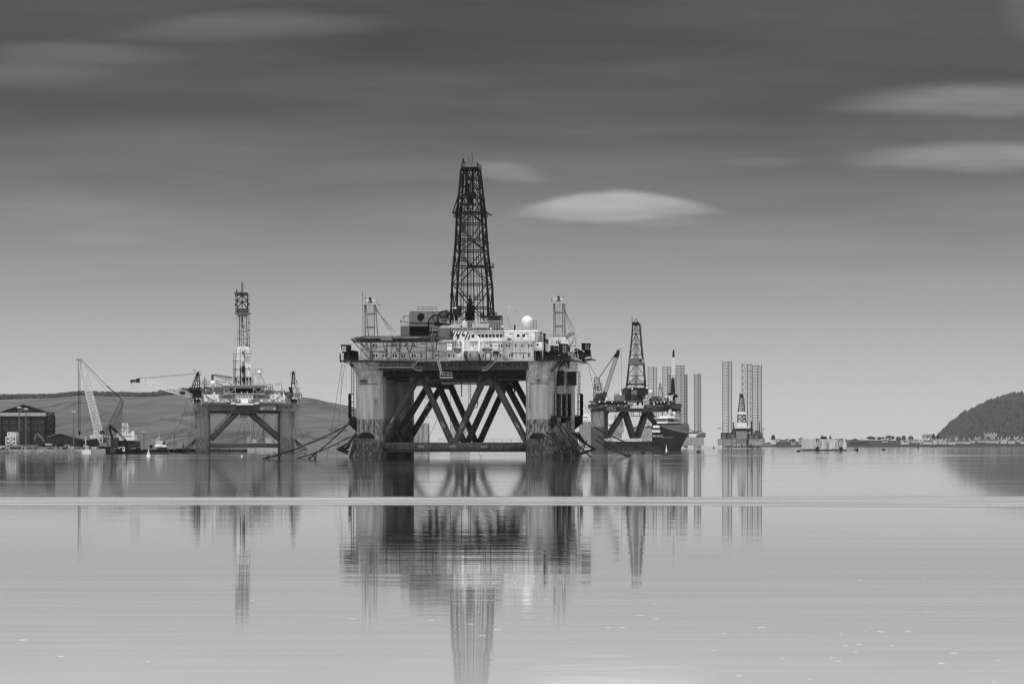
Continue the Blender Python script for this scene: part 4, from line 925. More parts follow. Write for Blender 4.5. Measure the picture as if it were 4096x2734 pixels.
# mooring chains: one thing each, links alternating
def chain(pts, label, r=.075, L=.62, m='black_steel', group='heavy anchor chains of the nearest rig', name='mooring_chain', h=.0):
    P = [V3(p) for p in pts]; seg = [(b-a).length for a, b in zip(P, P[1:])]; tot = sum(seg); n = int(tot/(L*.78)); mm = M()
    def at(s):
        for a, b, l in zip(P, P[1:], seg):
            if s <= l: return a.lerp(b, s/l), (b-a).normalized()
            s -= l
        return P[-1], (P[-1]-P[-2]).normalized()
    for i in range(n):
        c, dr_ = at((i+.5)*tot/n); up = V3((0, 0, 1)) if abs(dr_.z) < .9 else V3((1, 0, 0)); s1 = dr_.cross(up).normalized(); s2 = dr_.cross(s1)
        w = s1 if i % 2 else s2; hw = L*.30; k = 8
        ring = [c+dr_*(L*.5*math.cos(6.283*j/k))+w*(hw*math.sin(6.283*j/k)) for j in range(k)]
        for j in range(k): mm.beam(ring[j], ring[(j+1) % k], r, 4, cap=False)
    o = mm.build(name, m); tag(o, label, 'chain', group); return o
def sag(a, b, s, n=8):
    a, b = V3(a), V3(b); return [a.lerp(b, i/n)-V3((0, 0, s*4*(i/n)*(1-i/n))) for i in range(n+1)]
E8 = Z(1040, 1640, 5.593); R2z = Z(2400, 1560, 5.593)
def wl(z_, x, y):    # a point on the water surface
    u, v = z_(x, y); Y = H*F/(v-HV); return V3(((u-HU)/F*Y, Y, 0))
CH = dict(r=.075, L=.66)
chain(sag(world_pt(E8, 1998, 300, 955), wl(E8, 25, 1085)+V3((0, 0, -.2)), 1.2), 'anchor chain on the left reaching farthest out from the rig into the water', **CH)
chain(sag(world_pt(E8, 1990, 300, 955), wl(E8, 1075, 1080)+V3((0, 0, -.2)), .5), 'steeper anchor chain crossing the lowest one left of the rig', **CH)
chain(sag(world_pt(E8, 2020, 585, 950), wl(E8, 780, 1068)+V3((0, 0, -.2)), .8), 'lowest anchor chain left of the rig, from behind the bolster', **CH)
chain(sag(world_pt(R2z, -120, 830, 950), wl(R2z, 1560, 1458)+V3((0, 0, -.2)), 1.2), 'upper anchor chain on the right ending in front of the supply ship bow', **CH)
chain(sag(world_pt(R2z, -60, 1010, 950), wl(R2z, 690, 1480)+V3((0, 0, -.2)), .6), 'middle anchor chain on the right running down in front of the ship stern', **CH)
chain(sag(world_pt(R2z, -100, 1110, 945), wl(R2z, 640, 1475)+V3((0, 0, -.2)), .6), 'lower anchor chain on the right, just under the middle one', **CH)
chain(sag(world_pt(C5, 1440, 905, 948), wl(C5, 1940, 1440)+V3((0, 0, -.2)), .8), 'thin chain falling from the right columns past the bolster into the water', r=.1, L=.7)
chain(sag(world_pt(C5, 1400, 930, 948), world_pt(C5, 1700, 1290, 946), .5), 'short chain hanging against the right columns behind the bolster pipes', r=.1, L=.7)
VG = 'vertical chains hanging beside the columns of the nearest rig'
for z_, x, y0, y1, d, lb in ((C4, 408, 40, 475, 0, 'outer of two chains hanging left of the rig above the fender stack'), (C4, 440, 110, 800, 2, 'inner chain hanging close against the left front column'),
        (C5, 1733, 120, 830, 44, 'inner chain hanging right of the rightmost column'), (C5, 1757, 0, 475, 42, 'outer chain hanging right of the rightmost column above the fenders'),
        (C5, 1376, 120, 480, -1, 'chain hanging on the edge of the right front column'), (C5, 1404, 330, 470, 0, 'short chain just right of the right front column')):
    RG.at(z_); a, b = rg_mw@RG.p(x, y0, d), rg_mw@RG.p(x, y1, d); chain([a, b], lb, r=.1, L=.7, group=VG, name='hanging_chain')
# ropes
def rope(pts, r, label, group, m='rope', name='mooring_rope'):
    o = M().path(pts, r, 5).build(name, m); tag(o, label, 'rope', group); return o
RO = 'ropes hanging from the nearest rig'
rope([world_pt(C4, 262, 0, 948), wl(C4, 30, 1462)], .06, 'slack rope slanting left from the corner platform to the water', RO)
rope([world_pt(C4, 305, 0, 948), world_pt(C4, 240, 520, 946), wl(C4, 180, 1462)], .06, 'rope from the left corner platform ending nearer the bolster', RO)
rope([world_pt(C4, 265, 0, 950), world_pt(C4, 245, 420, 950), world_pt(C4, 235, 620, 950)], .05, 'short rope hanging straight at the left corner platform', RO)
rope([world_pt(C4, 320, 30, 950), world_pt(C4, 322, 400, 950)], .04, 'thin line with a hook left of the hanging chains', RO)
rope([world_pt(C5, 1880, 0, 985), world_pt(C5, 2142, 1220, 985), wl(R2z, 300, 1470)], .06, 'rope from the right corner platform crossing the far rig column', RO)
rope([world_pt(C5, 1890, 0, 985), world_pt(R2z, 480, 690, 975), wl(R2z, 1170, 1465)], .07, 'long rope from the right corner platform to the water before the ship', RO)
rope([world_pt(C5, 1680, 350, 960), world_pt(R2z, 0, 1000, 955), wl(R2z, 350, 1483)], .06, 'rope passing behind the right chains toward the water', RO)
rope([world_pt(C5, 1548, 120, 950), world_pt(C5, 1640, 860, 950)], .05, 'thin rope slanting across the right columns', RO)
rope([world_pt(C4, 1870, 230, 960), world_pt(C4, 1740, 810, 955), wl(C4, 1448, 1457)], .06, 'rope slanting down left under the deck between the braces', RO)
rope([world_pt(C4, 1960, 230, 960), world_pt(C5, 0, 960, 955), wl(C5, 250, 1452)], .06, 'rope slanting down right under the deck between the braces', RO)
# the two looped fittings standing in the water on the chains
for x, y, lb in ((430, 1015, 'black teardrop shackle in the water under the farthest left chain'), (1230, 1020, 'black teardrop shackle in the water between the left chains')):
    q = wl(E8, x, 1082); s = q.y/F/5.593; m = M()
    w = 34 if x > 900 else 26
    pr_ = [(0, 4), (-w*.35, 30), (-w, 75), (-w*.85, 108), (-w*.3, 128), (w*.3, 128), (w*.85, 108), (w, 75), (w*.35, 30), (0, 4)]
    m.path([q+V3((a*s, 0, b*s)) for a, b in pr_], .18, 7); m.beam(q-V3((0, 0, .4)), q+V3((0, 0, .7)), .24, 8)
    o = m.build('chain_shackle', 'black_steel'); tag(o, lb, 'shackle', 'looped fittings on the anchor chains')
# cormorants perched where the chains enter the water
def bird(p, s, face, label, group='dark seabirds perched on the anchor chains'):
    m = M(); f = face
    bd = [(-.34, .0, .03), (-.22, .06, .09), (-.02, .16, .13), (.12, .30, .11), (.19, .44, .05), (.20, .56, .04), (.25, .63, .055), (.33, .62, .03), (.42, .60, .012)]
    rings = []
    for x, z, r in bd: rings.append([(p[0]+s*(f*x+0*r), p[1]+s*r*math.cos(a), p[2]+s*(z+.12+r*math.sin(a))) for a in [6.283*k/7 for k in range(7)]])
    m.loft(rings); m.beam((p[0]+s*f*.02, p[1]-.04, p[2]), (p[0]+s*f*.02, p[1]-.04, p[2]+s*.25), .02*s, 4); m.beam((p[0]+s*f*.02, p[1]+.05, p[2]), (p[0]+s*f*.02, p[1]+.05, p[2]+s*.25), .02*s, 4)
    o = m.build('seabird', 'black_steel', smooth=True); tag(o, label, 'bird', group)
for z_, x, y, f, lb in ((E8, 165, 1045, 1, 'black seabird outermost on the farthest left chain'), (E8, 203, 1035, 1, 'black seabird second from the water on the farthest left chain'), (E8, 342, 985, -1, 'black seabird just left of the first teardrop shackle'),
        (E8, 1015, 975, 1, 'black seabird halfway along the lowest left chain'), (E8, 1163, 1010, -1, 'black seabird left of the second teardrop shackle'), (E8, 1237, 955, 1, 'black seabird on top of the second teardrop shackle'), (E8, 1100, 1055, 1, 'black seabird where the steep left chain meets the water'),
        (R2z, 545, 1405, 1, 'black seabird highest on the middle right chain'), (R2z, 612, 1435, 1, 'black seabird second along the middle right chain'), (R2z, 655, 1455, -1, 'black seabird third along the middle right chain'), (R2z, 688, 1470, 1, 'black seabird at the water end of the middle right chain'),
        (R2z, 1412, 1388, 1, 'black seabird highest on the upper right chain'), (R2z, 1492, 1425, -1, 'black seabird midway of three on the upper right chain'), (R2z, 1567, 1452, 1, 'black seabird at the water end of the upper right chain')):
    u, v = z_(x, y); Yb = 880; bird(V3(((u-HU)/F*Yb, Yb, max(.05, H+(HV-v)/F*Yb-.3))), 1.5, f, lb)
# ================= second rig (left)
LR = Fr(972, 1608, -5.7, 'drilling_rig', 'rig left of centre with white-clad lower derrick and crane boom reaching left', 'drilling rig')
lr = LR.root; L1 = Z(500, 1100, 2.063); L2 = Z(700, 1440, 3.92); L3 = Z(880, 1100, 3.41)
rn = random.Random(21)
LR.at(L2); DD = 66
lx = [LR.p(x, 1100).x for x in (315, 545, 1645, 1880)]
zt, zg = LR.p(0, 690).z, LR.p(0, 790).z
for d in (0, DD-9):
    for i in (0, 2):
        r = (lx[i+1]-lx[i])/2; cx = (lx[i]+lx[i+1])/2; m = M()
        lv = [(-1, 1.04), (1.5, 1.0), (zt-2, 1.0), (zt, 1.12)]
        m.loft([rrect(cx-r*k, d+r-r*k, cx+r*k, d+r+r*k, r*.8*k, z, 5) for z, k in lv]); c = m.build('column', 'leader_paint', lr, smooth=False)
        if d == 0:
            s = -1 if i == 0 else 1; xo = lx[0] if i == 0 else lx[3]
            m = M(); q = LR.p(290 if i == 0 else 1895, 1150, 2); m.box(xo-.2*s-1.2, 1, LR.p(0, 1245).z, xo-.2*s+1.6, 3.6, LR.p(0, 1065).z); m.beam((xo+s*2.3, 1.2, q.z), (xo+s*2.3, 3.4, q.z), 2.2, 16); m.build('fairlead', 'mid_steel', c)
            m = M()
            for dx in (.5, 1.2, 1.8): m.beam((xo+s*dx, 1.5, LR.p(0, 1070).z), (xo+s*dx, 1.5, LR.p(0, 810).z), .14, 5)
            m.build('guide_pipe', 'mid_steel', c)
            m = M(); T = LR.p(122 if i == 0 else 2078, 1405 if i == 0 else 1398, -5)
            for k in range(5):
                a = LR.p((325-k*4) if i == 0 else (1880+k*2), 1235+k*12, 1); m.beam(a, T-V3((s*k*1.2, 0, 0)), .2, 5)
            a = LR.p(300 if i == 0 else 1890, 1440, 0); m.beam(T, a, .22, 5); m.beam(T, a+V3((0, 1, 1.5)), .2, 5); m.build('anchor_bolster', 'dark_steel', c)
            m = M(); clutter(LR, m, 225 if i == 0 else 1760, 690, 420 if i == 0 else 1960, 800, -.6, .2, 8, rn, .5, 1.6, .7); m.box(xo+s*3.4, 0, LR.p(0, 780).z, xo-s*1.4, 6, LR.p(0, 690).z); m.build('column_bracket', 'grey_panel', c)
            m = M()
            for k in range(5): x = (335 if i == 0 else 1770)+k*18; LR.bm(m, x, 670, -.5, x, 800, -.5, .13)
            m.build('vertical_pipe', 'mid_steel', c)
m = M().box(lx[0]-1, .8, zg, lx[3]+1, DD, zt+.4); hl = m.build('upper_hull', 'leader_hull', lr)
m = M(); LR.box(m, 950, 690, 1230, 830, -.4, 8); LR.pr(m, [(870, 785), (960, 785), (1010, 835), (880, 835)], 1, 8); LR.pr(m, [(1190, 785), (1290, 785), (1280, 830), (1150, 840)], 1, 8); m.build('hull_centre', 'hull_grey', hl)
m = M()
for a, b in (((556, 1240), (985, 800)), ((1165, 800), (1655, 1235))):
    for d in (4, DD-5): LR.at(L2); p, q = LR.p(*a, 4), LR.p(*b, 4); mm = M().beam((p.x, d, p.z), (q.x, d, q.z), 1.45, 14); mm.build('brace', 'leader_brace', lr, smooth=True)
for d in (4, DD-5): p = LR.p(545, 1335, 4); mm = M().beam((lx[1]-1, d, p.z), (lx[2]+1, d, p.z), 1.15, 14); mm.build('horizontal_brace', 'leader_brace', lr, smooth=True)
m = M(); LR.pl(m, [(760, 812, 20), (838, 868, 20)], .25); LR.pl(m, [(860, 815, 20), (850, 850, 20), (622, 1080, 20), (624, 1100, 20)], .3); m.build('side_brace', 'dark_steel', lr)
m = M(); LR.box(m, 1018, 830, 1140, 860, 20, 34)
for k in range(8): LR.bm(m, 1020+k*16, 855, 22, 1022+k*16, 900, 22, .12)
LR.box(m, 1020, 888, 1135, 896, 21, 23); m.box(lx[1], 6, zg-1.2, lx[2], DD-4, zg+.1)
LR.pl(m, [(965, 860, 22), (975, 900, 22), (1000, 915, 22), (1030, 905, 22)], .12); LR.pl(m, [(985, 850, 22), (1000, 890, 22), (1030, 895, 22)], .1); LR.pl(m, [(935, 890, 22), (965, 912, 22), (1010, 915, 22)], .08)
m.build('moonpool_frame', 'dark_steel', lr)
m = M()
for a, b in (((1062, 915), (912, 1448)), ((1090, 900), (1094, 1540)), ((1112, 905), (1275, 1445))): LR.pl(m, [(*a, 22), (*b, 22)], .1)
m.build('guide_wire', 'rope', lr)
# deck house
lw = LR.B('deck_house', 'white_paint', (450, 535, 1727, 667, 1.4, 60)); lw2 = LR.B('deck_house', 'grey_panel', (685, 540, 1490, 600, 1.0, 1.5), par=lw)
windows(LR, lw, (493, 622), 578, 14, 16, 1.38); windows(LR, lw, (1548, 1683), 566, 12, 18, 1.38); windows(LR, lw, (490, 558, 782, 840, 1482, 1548, 1618, 1684), 640, 12, 20, 1.38)
windows(LR, lw, (842, 1328, 1396), 572, 12, 22, .98)
m = M(); LR.box(m, 440, 620, 1725, 628, .9, 1.3); m.build('deck_rim', 'light_steel', lw)
m = M(); LR.rl(m, 440, 690, 860, 690, -1, h=4.5, step=2.4, r=.07, mids=3); LR.rl(m, 1320, 690, 1960, 690, -1, h=4.5, step=2.4, r=.07, mids=3); LR.box(m, 440, 686, 1970, 694, -1.4, 1.4); m.build('railing', 'grey_panel', lr)
m = M(); LR.pl(m, [(480, 548, .6), (600, 655, .6)], .22); LR.pl(m, [(1528, 655, .6), (1690, 530, .6)], .3); LR.pl(m, [(500, 560, .6), (615, 640, .6)], .1); LR.pl(m, [(745, 600, .6), (800, 540, .6)], .15); m.build('stairway', 'dark_steel', lr)
# helideck and its front
hb = LR.B('helideck_house', 'hull_grey', (865, 438, 1350, 512, 4, 18))
m = M(); LR.box(m, 735, 396, 1440, 410, -6, 20); LR.box(m, 770, 410, 1410, 436, -5.6, 19)
for k in range(12): LR.bm(m, 745+k*63, 392, -6.2, 745+k*63, 402, -6.4, .12)
h2 = m.build('helideck', 'grey_panel', lr)
m = M(); LR.box(m, 765, 515, 1408, 540, -1.5, 1.5)
for a, b, c, d_ in ((800, 430, 875, 505), (945, 430, 880, 505), (1225, 430, 1300, 505), (1385, 430, 1310, 505), (770, 430, 770, 515), (1410, 430, 1410, 515), (945, 420, 945, 515), (1228, 420, 1228, 515)): LR.bm(m, a, b, -4, c, d_, -1, .24)
m.build('support_truss', 'light_steel', h2)
text('VXVV', 3.2, tuple(LR.p(1085, 465, 3.9)), hb, 'black_steel', name='house_marking')
LR.at(L2); bf = LR.B('control_front', 'white_paint', (940, 548, 1225, 610, -2, 6)); windows(LR, bf, (960, 1005, 1046, 1084, 1128, 1168, 1196), 572, 28, 16, -2.02)
wb = LR.B('deck_locker', 'white_clean', (1030, 604, 1150, 672, -4.4, -2.4)); bk = LR.B('boat_platform', 'white_paint', (955, 676, 1230, 698, -4.6, 1)); 
m = M()
for s in (0, 1):
    x0 = (865, 1330)[s]; x1 = (960, 1230)[s]; LR.bm(m, x0, 650, -3, (x0+x1)/2, 560, -3, .25); LR.bm(m, (x0+x1)/2, 560, -3, x1, 650, -3, .25); LR.bm(m, x0, 620, -3, x1, 600, -3, .15); LR.bm(m, x0+ (x1-x0)*.3, 690, -3, x0+(x1-x0)*.4, 560, -3, .2); clutter(LR, m, min(x0, x1), 600, max(x0, x1), 690, -3, 0, 16, rn, .4, 1.2, .5)
m.build('davit', 'grey_panel', lr)
def boat(fr, x, y, w, h, d, label, group):
    q = fr.p(x, y, d); s = fr.dims(d)/fr.z.o[2]; hl, hh = w*s/2, h*s; mw = Matrix.Translation(fr.root.location)@Matrix.Rotation(fr.root.rotation_euler.z, 4, 'Z')
    r = bpy.data.objects.new('lifeboat', None); sc.collection.objects.link(r); r.location = mw@q; r.rotation_euler = fr.root.rotation_euler; tag(r, label, 'lifeboat', group)
    m = M(); m.loft([[(f*hl, -1.3*k-.02, 0), (f*hl*.97, -.9*k, -hh*.35), (f*hl*.9, 0, -hh*.5*k), (f*hl*.97, .9*k, -hh*.35), (f*hl, 1.3*k+.02, 0)] for f, k in ((-1, .1), (-.7, .8), (0, 1), (.7, .8), (1, .1))]); m.build('hull', 'light_steel', r, smooth=True)
    m = M(); m.loft([[(f*hl*.93, -1.25*k-.02, 0), (f*hl*.93, -.9*k, hh*.35*k), (f*hl*.9, 0, hh*.5*k+.02), (f*hl*.93, .9*k, hh*.35*k), (f*hl*.93, 1.25*k+.02, 0)] for f, k in ((-1, .1), (-.7, .8), (0, 1), (.7, .8), (1, .1))]); m.build('canopy', 'white_clean', r, smooth=True)
LR.at(L2); boat(LR, 912, 678, 90, 34, -3.5, 'white lifeboat left of the centre locker on the left rig', 'lifeboats of the left rig'); boat(LR, 1280, 678, 90, 34, -3.5, 'white lifeboat right of the centre locker on the left rig', 'lifeboats of the left rig')
nbd = LR.B('name_board', 'sign_board', (1336, 706, 1582, 778, -.1, .5)); q = LR.p(1459, 724, -.14); text('TRANSOCEAN', 1.75, tuple(q), nbd, 'sign_ink', squash=1., bold=.04); q = LR.p(1459, 759, -.14); text('LEADER', 1.75, tuple(q), nbd, 'sign_ink', squash=1., bold=.04)
# corner houses
for x0, x1, sd_ in ((240, 440, -1), (1752, 1950, 1)):
    b = LR.B('corner_house', 'dark_steel', (x0+40, 560, x1-20, 585, 0, 14), (x0+20, 580, x1, 595, -1, 14), (x0+60, 600, x1-30, 668, 4, 14)); m = M()
    LR.rl(m, x0, 590, x1, 590, -1, h=1.6, step=1.6, r=.08); LR.rl(m, x0+20, 665, x1, 665, -1.2, h=1.6, step=1.6, r=.08); q = LR.p((x0+x1)/2+(30 if sd_ > 0 else 10), 530, 3); m.beam((q.x, 1, q.z-1.5), (q.x, 5, q.z-1.5), 2.3, 14); m.build('winch', 'black_steel', b)
    m = M(); clutter(LR, m, x0, 610, x1, 690, 0, 8, 26, rn, .5, 1.8, .6)
    for x in (x0+50, x1-30): LR.bm(m, x, 585, 0, x, 680, 0, .3)
    m.build('pipework', 'light_steel', b)
    m = M()
    for x in (x0+100, x0+150): LR.box(m, x-14, 598, x+14, 604, -.6, -.2)
    m.build('deck_lamp', 'lamp', b)
m = M()
for x in (492, 568, 676, 795, 888, 992, 1180, 1360, 1478, 1578, 1640): LR.box(m, x-13, 625, x+13, 633, .5, .8)
m.build('deck_lamp', 'lamp', lr); m = M()
for x, y in ((485, 470), (1040, 505), (1136, 503), (840, 640), (1330, 636)): q = LR.p(x, y, -2); m.ball(q, .2, 8, 6)
m.build('flood_lamp', 'lamp', lr)
m = M(); clutter(LR, m, 455, 440, 770, 535, 4, 40, 70, rn, .5, 2.6, .5); clutter(LR, m, 1410, 430, 1745, 530, 4, 40, 60, rn, .5, 2.4, .5); m.build('deck_machinery', 'grey_panel', lr)
m = M(); clutter(LR, m, 455, 480, 770, 540, 3, 30, 40, rn, .4, 2., .4); clutter(LR, m, 1420, 470, 1745, 535, 3, 30, 40, rn, .4, 2., .4); m.build('deck_pipework', 'black_steel', lr)
m = M(); clutter(LR, m, 455, 490, 1745, 530, 2, 6, 40, rn, .4, 1.6, .4); m.build('white_lockers', 'white_paint', lr)
m = M()
for x0, x1 in ((645, 735), (1440, 1530)):
    for y in (405, 450, 490, 535): LR.rl(m, x0, y, x1, y, 2, h=1.2, step=1.5, r=.09)
    for k in range(4): LR.bm(m, x0+k*29, 395, 2, x0+k*29, 540, 2, .18)
LR.pl(m, [(1580, 380, 10), (1668, 365, 10), (1668, 465, 10)], .16); LR.pl(m, [(1580, 380, 10), (1610, 400, 10), (1640, 370, 10)], .12)
m.build('access_tower', 'mid_steel', lr)
# radome, mast
LR.at(L2); q = LR.p(593, 357, 8); ra = M().ball(q, 5.9*1.02, 28, 16).build('radome', 'white_clean', lr, smooth=True) if False else M().ball(q, 42/3.92*LR.dims(8), 28, 16).build('radome', 'white_clean', lr, smooth=True)
m = M(); LR.bm(m, 575, 395, 8, 590, 480, 8, .2); LR.bm(m, 612, 395, 8, 595, 480, 8, .2); LR.bm(m, 575, 395, 8, 612, 398, 8, .3); m.build('pedestal', 'light_steel', ra)
m = M(); LR.bm(m, 468, 262, 9, 468, 480, 9, .3); LR.box(m, 400, 366, 540, 374, 7, 10)
for x in (400, 436, 495, 540): LR.bm(m, x, 310+rn.random()*30, 8, x, 370, 8, .1)
LR.rl(m, 400, 366, 540, 366, 8, h=1.8, step=1.4, r=.08); LR.pl(m, [(405, 372, 9), (466, 420, 9), (538, 372, 9)], .15); LR.rl(m, 450, 470, 488, 470, 9, h=6, step=1, r=.1); m.build('communications_mast', 'mid_steel', lr)
# pipe-handling crane with its box boom
m = M(); LR.at(L2); LR.pr(m, [(585, 225), (900, 275), (900, 320), (800, 320), (600, 250)], 20, 21.4); m.build('box_boom', 'light_steel', lr); m = M(); LR.box(m, 570, 225, 605, 320, 19.5, 22)
for k in range(15): LR.bm(m, 610+k*20, 205+k*3.4, 20.5, 610+k*20, 240+k*3.4, 20.5, .08)
LR.pl(m, [(590, 225, 20), (900, 272, 20)], .25); LR.pl(m, [(640, 320, 20), (790, 350, 20), (800, 320, 20)], .2); LR.pl(m, [(610, 330, 20), (740, 395, 20)], .3); LR.pl(m, [(830, 340, 20), (900, 390, 20)], .3); m.build('boom_linkage', 'hull_grey', lr)
# derrick: clad below, open above
LR.at(L3); dd = 26
def lq(x0, x1, y, d, w): a, b = LR.p(x0, y, d), LR.p(x1, y, d); return [(a.x, d, a.z), (b.x, d, b.z), (b.x, d+w, b.z), (a.x, d+w, a.z)]
m = M(); m.loft([lq(204, 436, 1500, dd, 11), lq(222, 410, 1080, dd+.8, 10), lq(230, 400, 972, dd+1, 9.4)]); dl = m.build('clad_derrick', 'white_paint', lr)
m = M()
for x, xt in ((272, 276), (335, 335), (204, 224)): LR.bm(m, x, 1500, dd-.1, xt, 1000, dd+.8, .12)
for y in (1075, 1167, 1276, 1388): LR.bm(m, 180 if y > 1100 else 190, y, dd-.2, 436-(1500-y)*.06, y, dd-.2, .14)
LR.box(m, 303, 1070, 430, 1078, dd-2, dd); LR.rl(m, 303, 1070, 430, 1070, dd-2, h=1.5, step=1.3, r=.08); m.build('cladding_frame', 'mid_steel', dl)
m = M(); LR.box(m, 175, 1065, 213, 1490, dd+1, dd+4); m.build('side_trunk', 'light_steel', dl)
m = M()
for x0, y0, x1, y1 in ((303, 1035, 320, 1068), (246, 1435, 260, 1465), (390, 1252, 399, 1268)): LR.box(m, x0, y0, x1, y1, dd-.3, dd+.9)
for x in (213, 370, 415): q = LR.p(x, 1412, dd-.5); m.beam((q.x, q.y-.3, q.z), (q.x, q.y+.4, q.z), 17/3.41*LR.dims(dd)*.95, 12); LR.bm(m, x-6, 1412, dd-.4, x-6, 1495, dd-.4, .14); LR.bm(m, x+8, 1412, dd-.4, x+8, 1495, dd-.4, .14)
LR.pl(m, [(297, 1240, dd-.6), (314, 1180, dd-.6), (331, 1240, dd-.6), (297, 1240, dd-.6)], .22); LR.bm(m, 280, 1240, dd-.6, 280, 1495, dd-.6, .22); LR.bm(m, 336, 1240, dd-.6, 336, 1495, dd-.6, .25); LR.box(m, 298, 1238, 332, 1320, dd-.7, dd); LR.pr(m, [(305, 1320), (325, 1320), (315, 1350)], dd-.7, dd); LR.bm(m, 315, 1350, dd-.6, 315, 1495, dd-.6, .2); q = LR.p(315, 1420, dd-.6); m.ball(q, .8, 10, 8, 1.6)
m.build('block_and_rails', 'black_steel', dl)
m = M(); r0 = lq(236, 392, 972, dd+1, 9); r1 = lq(246, 368, 555, dd+2, 8); m.tower(r0, r1, 4, .22, .12, 'z'); LR.bm(m, 268, 560, dd+8, 266, 972, dd+8, .3); LR.bm(m, 308, 560, dd+4, 308, 700, dd+4, .45); LR.box(m, 303, 690, 333, 720, dd+4, dd+6); LR.bm(m, 292, 560, dd+6, 290, 972, dd+6, .2); LR.bm(m, 322, 700, dd+6, 322, 972, dd+6, .2); LR.bm(m, 360, 560, dd+8, 375, 972, dd+8, .3); LR.box(m, 346, 925, 392, 970, dd+1, dd+2.5); m.build('open_derrick', 'mid_steel', lr)
m = M()
for x0, x1 in ((246, 232), (366, 392)): LR.bm(m, x0, 560, dd+1.8, x1, 972, dd+.9, .28, 6)
LR.bm(m, 228, 560, dd+4, 200, 1060, dd+3, .14)
for k in range(4): y = 660+k*104; LR.bm(m, 243-k*4, y, dd+1.6, 370+k*7, y, dd+1.6, .16)
m.build('derrick_leg', 'light_steel', lr)
m = M()
for x in (385, 400): LR.bm(m, x, 525, dd+2, x+4, 1020, dd+2, .1)
for k in range(30): LR.bm(m, 385, 525+k*16, dd+2, 403, 525+k*16, dd+2, .07, 3)
for y in (655, 760, 860, 965, 1020): LR.box(m, 383, y-18, 412, y, dd+1.5, dd+3)
m.build('ladder', 'mid_steel', lr)
m = M(); LR.box(m, 222, 452, 388, 512, dd, dd+9); mb = m.build('monkey_house', 'hull_grey', lr)
m = M(); LR.pr(m, [(215, 515), (400, 515), (380, 552), (245, 552)], dd+.4, dd+9); LR.box(m, 198, 512, 428, 520, dd-1, dd+10); LR.rl(m, 245, 512, 405, 512, dd-1, h=1.5, step=1.1, r=.08); m.build('monkey_platform', 'grey_panel', mb)
m = M(); r0 = lq(232, 376, 450, dd+1, 8); r1 = lq(232, 376, 262, dd+1, 8); m.tower(r0, r1, 2, .34, .2, 'k'); LR.box(m, 198, 236, 382, 246, dd, dd+9); LR.box(m, 205, 262, 385, 280, dd, dd+.5); LR.rl(m, 200, 280, 300, 280, dd-.2, h=2.6, step=1, r=.09)
for x in (212, 395): LR.bm(m, x, 240, dd+2, x, 515, dd+2, .13); 
for k in range(14): LR.bm(m, 205, 250+k*19, dd+2, 215, 250+k*19, dd+2, .08, 3); LR.bm(m, 390, 250+k*19, dd+2, 400, 250+k*19, dd+2, .08, 3)
for x0, x1, y in ((200, 228, 410), (380, 406, 405), (212, 230, 352)): LR.box(m, x0, y-20, x1, y, dd, dd+3)
LR.bm(m, 302, 95, dd+5, 302, 236, dd+5, .35); LR.bm(m, 316, 110, dd+5, 318, 236, dd+5, .08); LR.bm(m, 228, 190, dd+5, 228, 240, dd+5, .3); LR.bm(m, 302, 240, dd+5, 302, 440, dd+5, .35)
m.build('crown_frame', 'dark_steel', lr)
LR.at(L2); ch = M(); LR.pr(ch, [(1208, 212), (1333, 210), (1420, 385), (1212, 390)], 24, 36); cc = ch.build('slanted_house', 'cream_paint', lr)
m = M(); LR.rl(m, 1205, 208, 1375, 208, 24, h=2.6, step=1.6, r=.09); LR.box(m, 1205, 206, 1375, 212, 24, 30); LR.bm(m, 1330, 210, 24, 1422, 380, 24, .14); m.build('railing', 'mid_steel', cc); q = LR.p(1318, 178, 24); M().ball(q, .4, 10, 8).build('flood_lamp', 'lamp', cc)
# cranes of the left rig
m = M()
for x0, y0, x1, y1, r in ((350, 200, 235, 525, .35), (350, 215, 300, 480, .3), (378, 215, 392, 520, .35), (362, 215, 345, 500, .3), (320, 320, 385, 322, .2), (300, 390, 385, 392, .2), (285, 440, 390, 440, .2)):
    LR.bm(m, x0, y0, 8, x1, y1, 8, r); LR.bm(m, x0, y0, 10.5, x1, y1, 10.5, r*.8)
LR.box(m, 345, 188, 378, 232, 7.6, 11); LR.box(m, 330, 226, 408, 232, 7, 11.5); LR.rl(m, 330, 226, 408, 226, 7, h=1.5, step=1, r=.08); LR.bm(m, 362, 168, 9, 362, 190, 9, .1); LR.bm(m, 362, 170, 9, 395, 171, 9, .1)
cr = m.build('crane', 'dark_steel', lr)
m = M(); LR.box(m, 330, 430, 395, 490, 6, 9); LR.box(m, 268, 475, 330, 520, 6, 10); q = LR.p(345, 520, 7); m.beam((q.x, 9, q.z-2), (q.x, 9, q.z+1), 2.6, 14); clutter(LR, m, 235, 360, 330, 520, 5, 12, 24, rn, .4, 1.4, .6); m.build('slewing_house', 'black_steel', cr)
LR.at(L1)
def four(x, y, d, hh, ww): q = LR.p(x, y, d); return [q+V3((0, -ww/2, -hh/2)), q+V3((0, ww/2, -hh/2)), q+V3((0, ww/2, hh/2)), q+V3((0, -ww/2, hh/2))]
bo = M(); a, b = LR.p(555, 995, 4), LR.p(108, 870, -10); dv_ = (b-a).normalized()
def sec(p, hh, ww): n = V3((-dv_.z, 0, dv_.x)).normalized(); return [p-n*hh/2-V3((0, ww/2, 0)), p-n*hh/2+V3((0, ww/2, 0)), p+n*hh/2+V3((0, ww/2, 0)), p+n*hh/2-V3((0, ww/2, 0))]
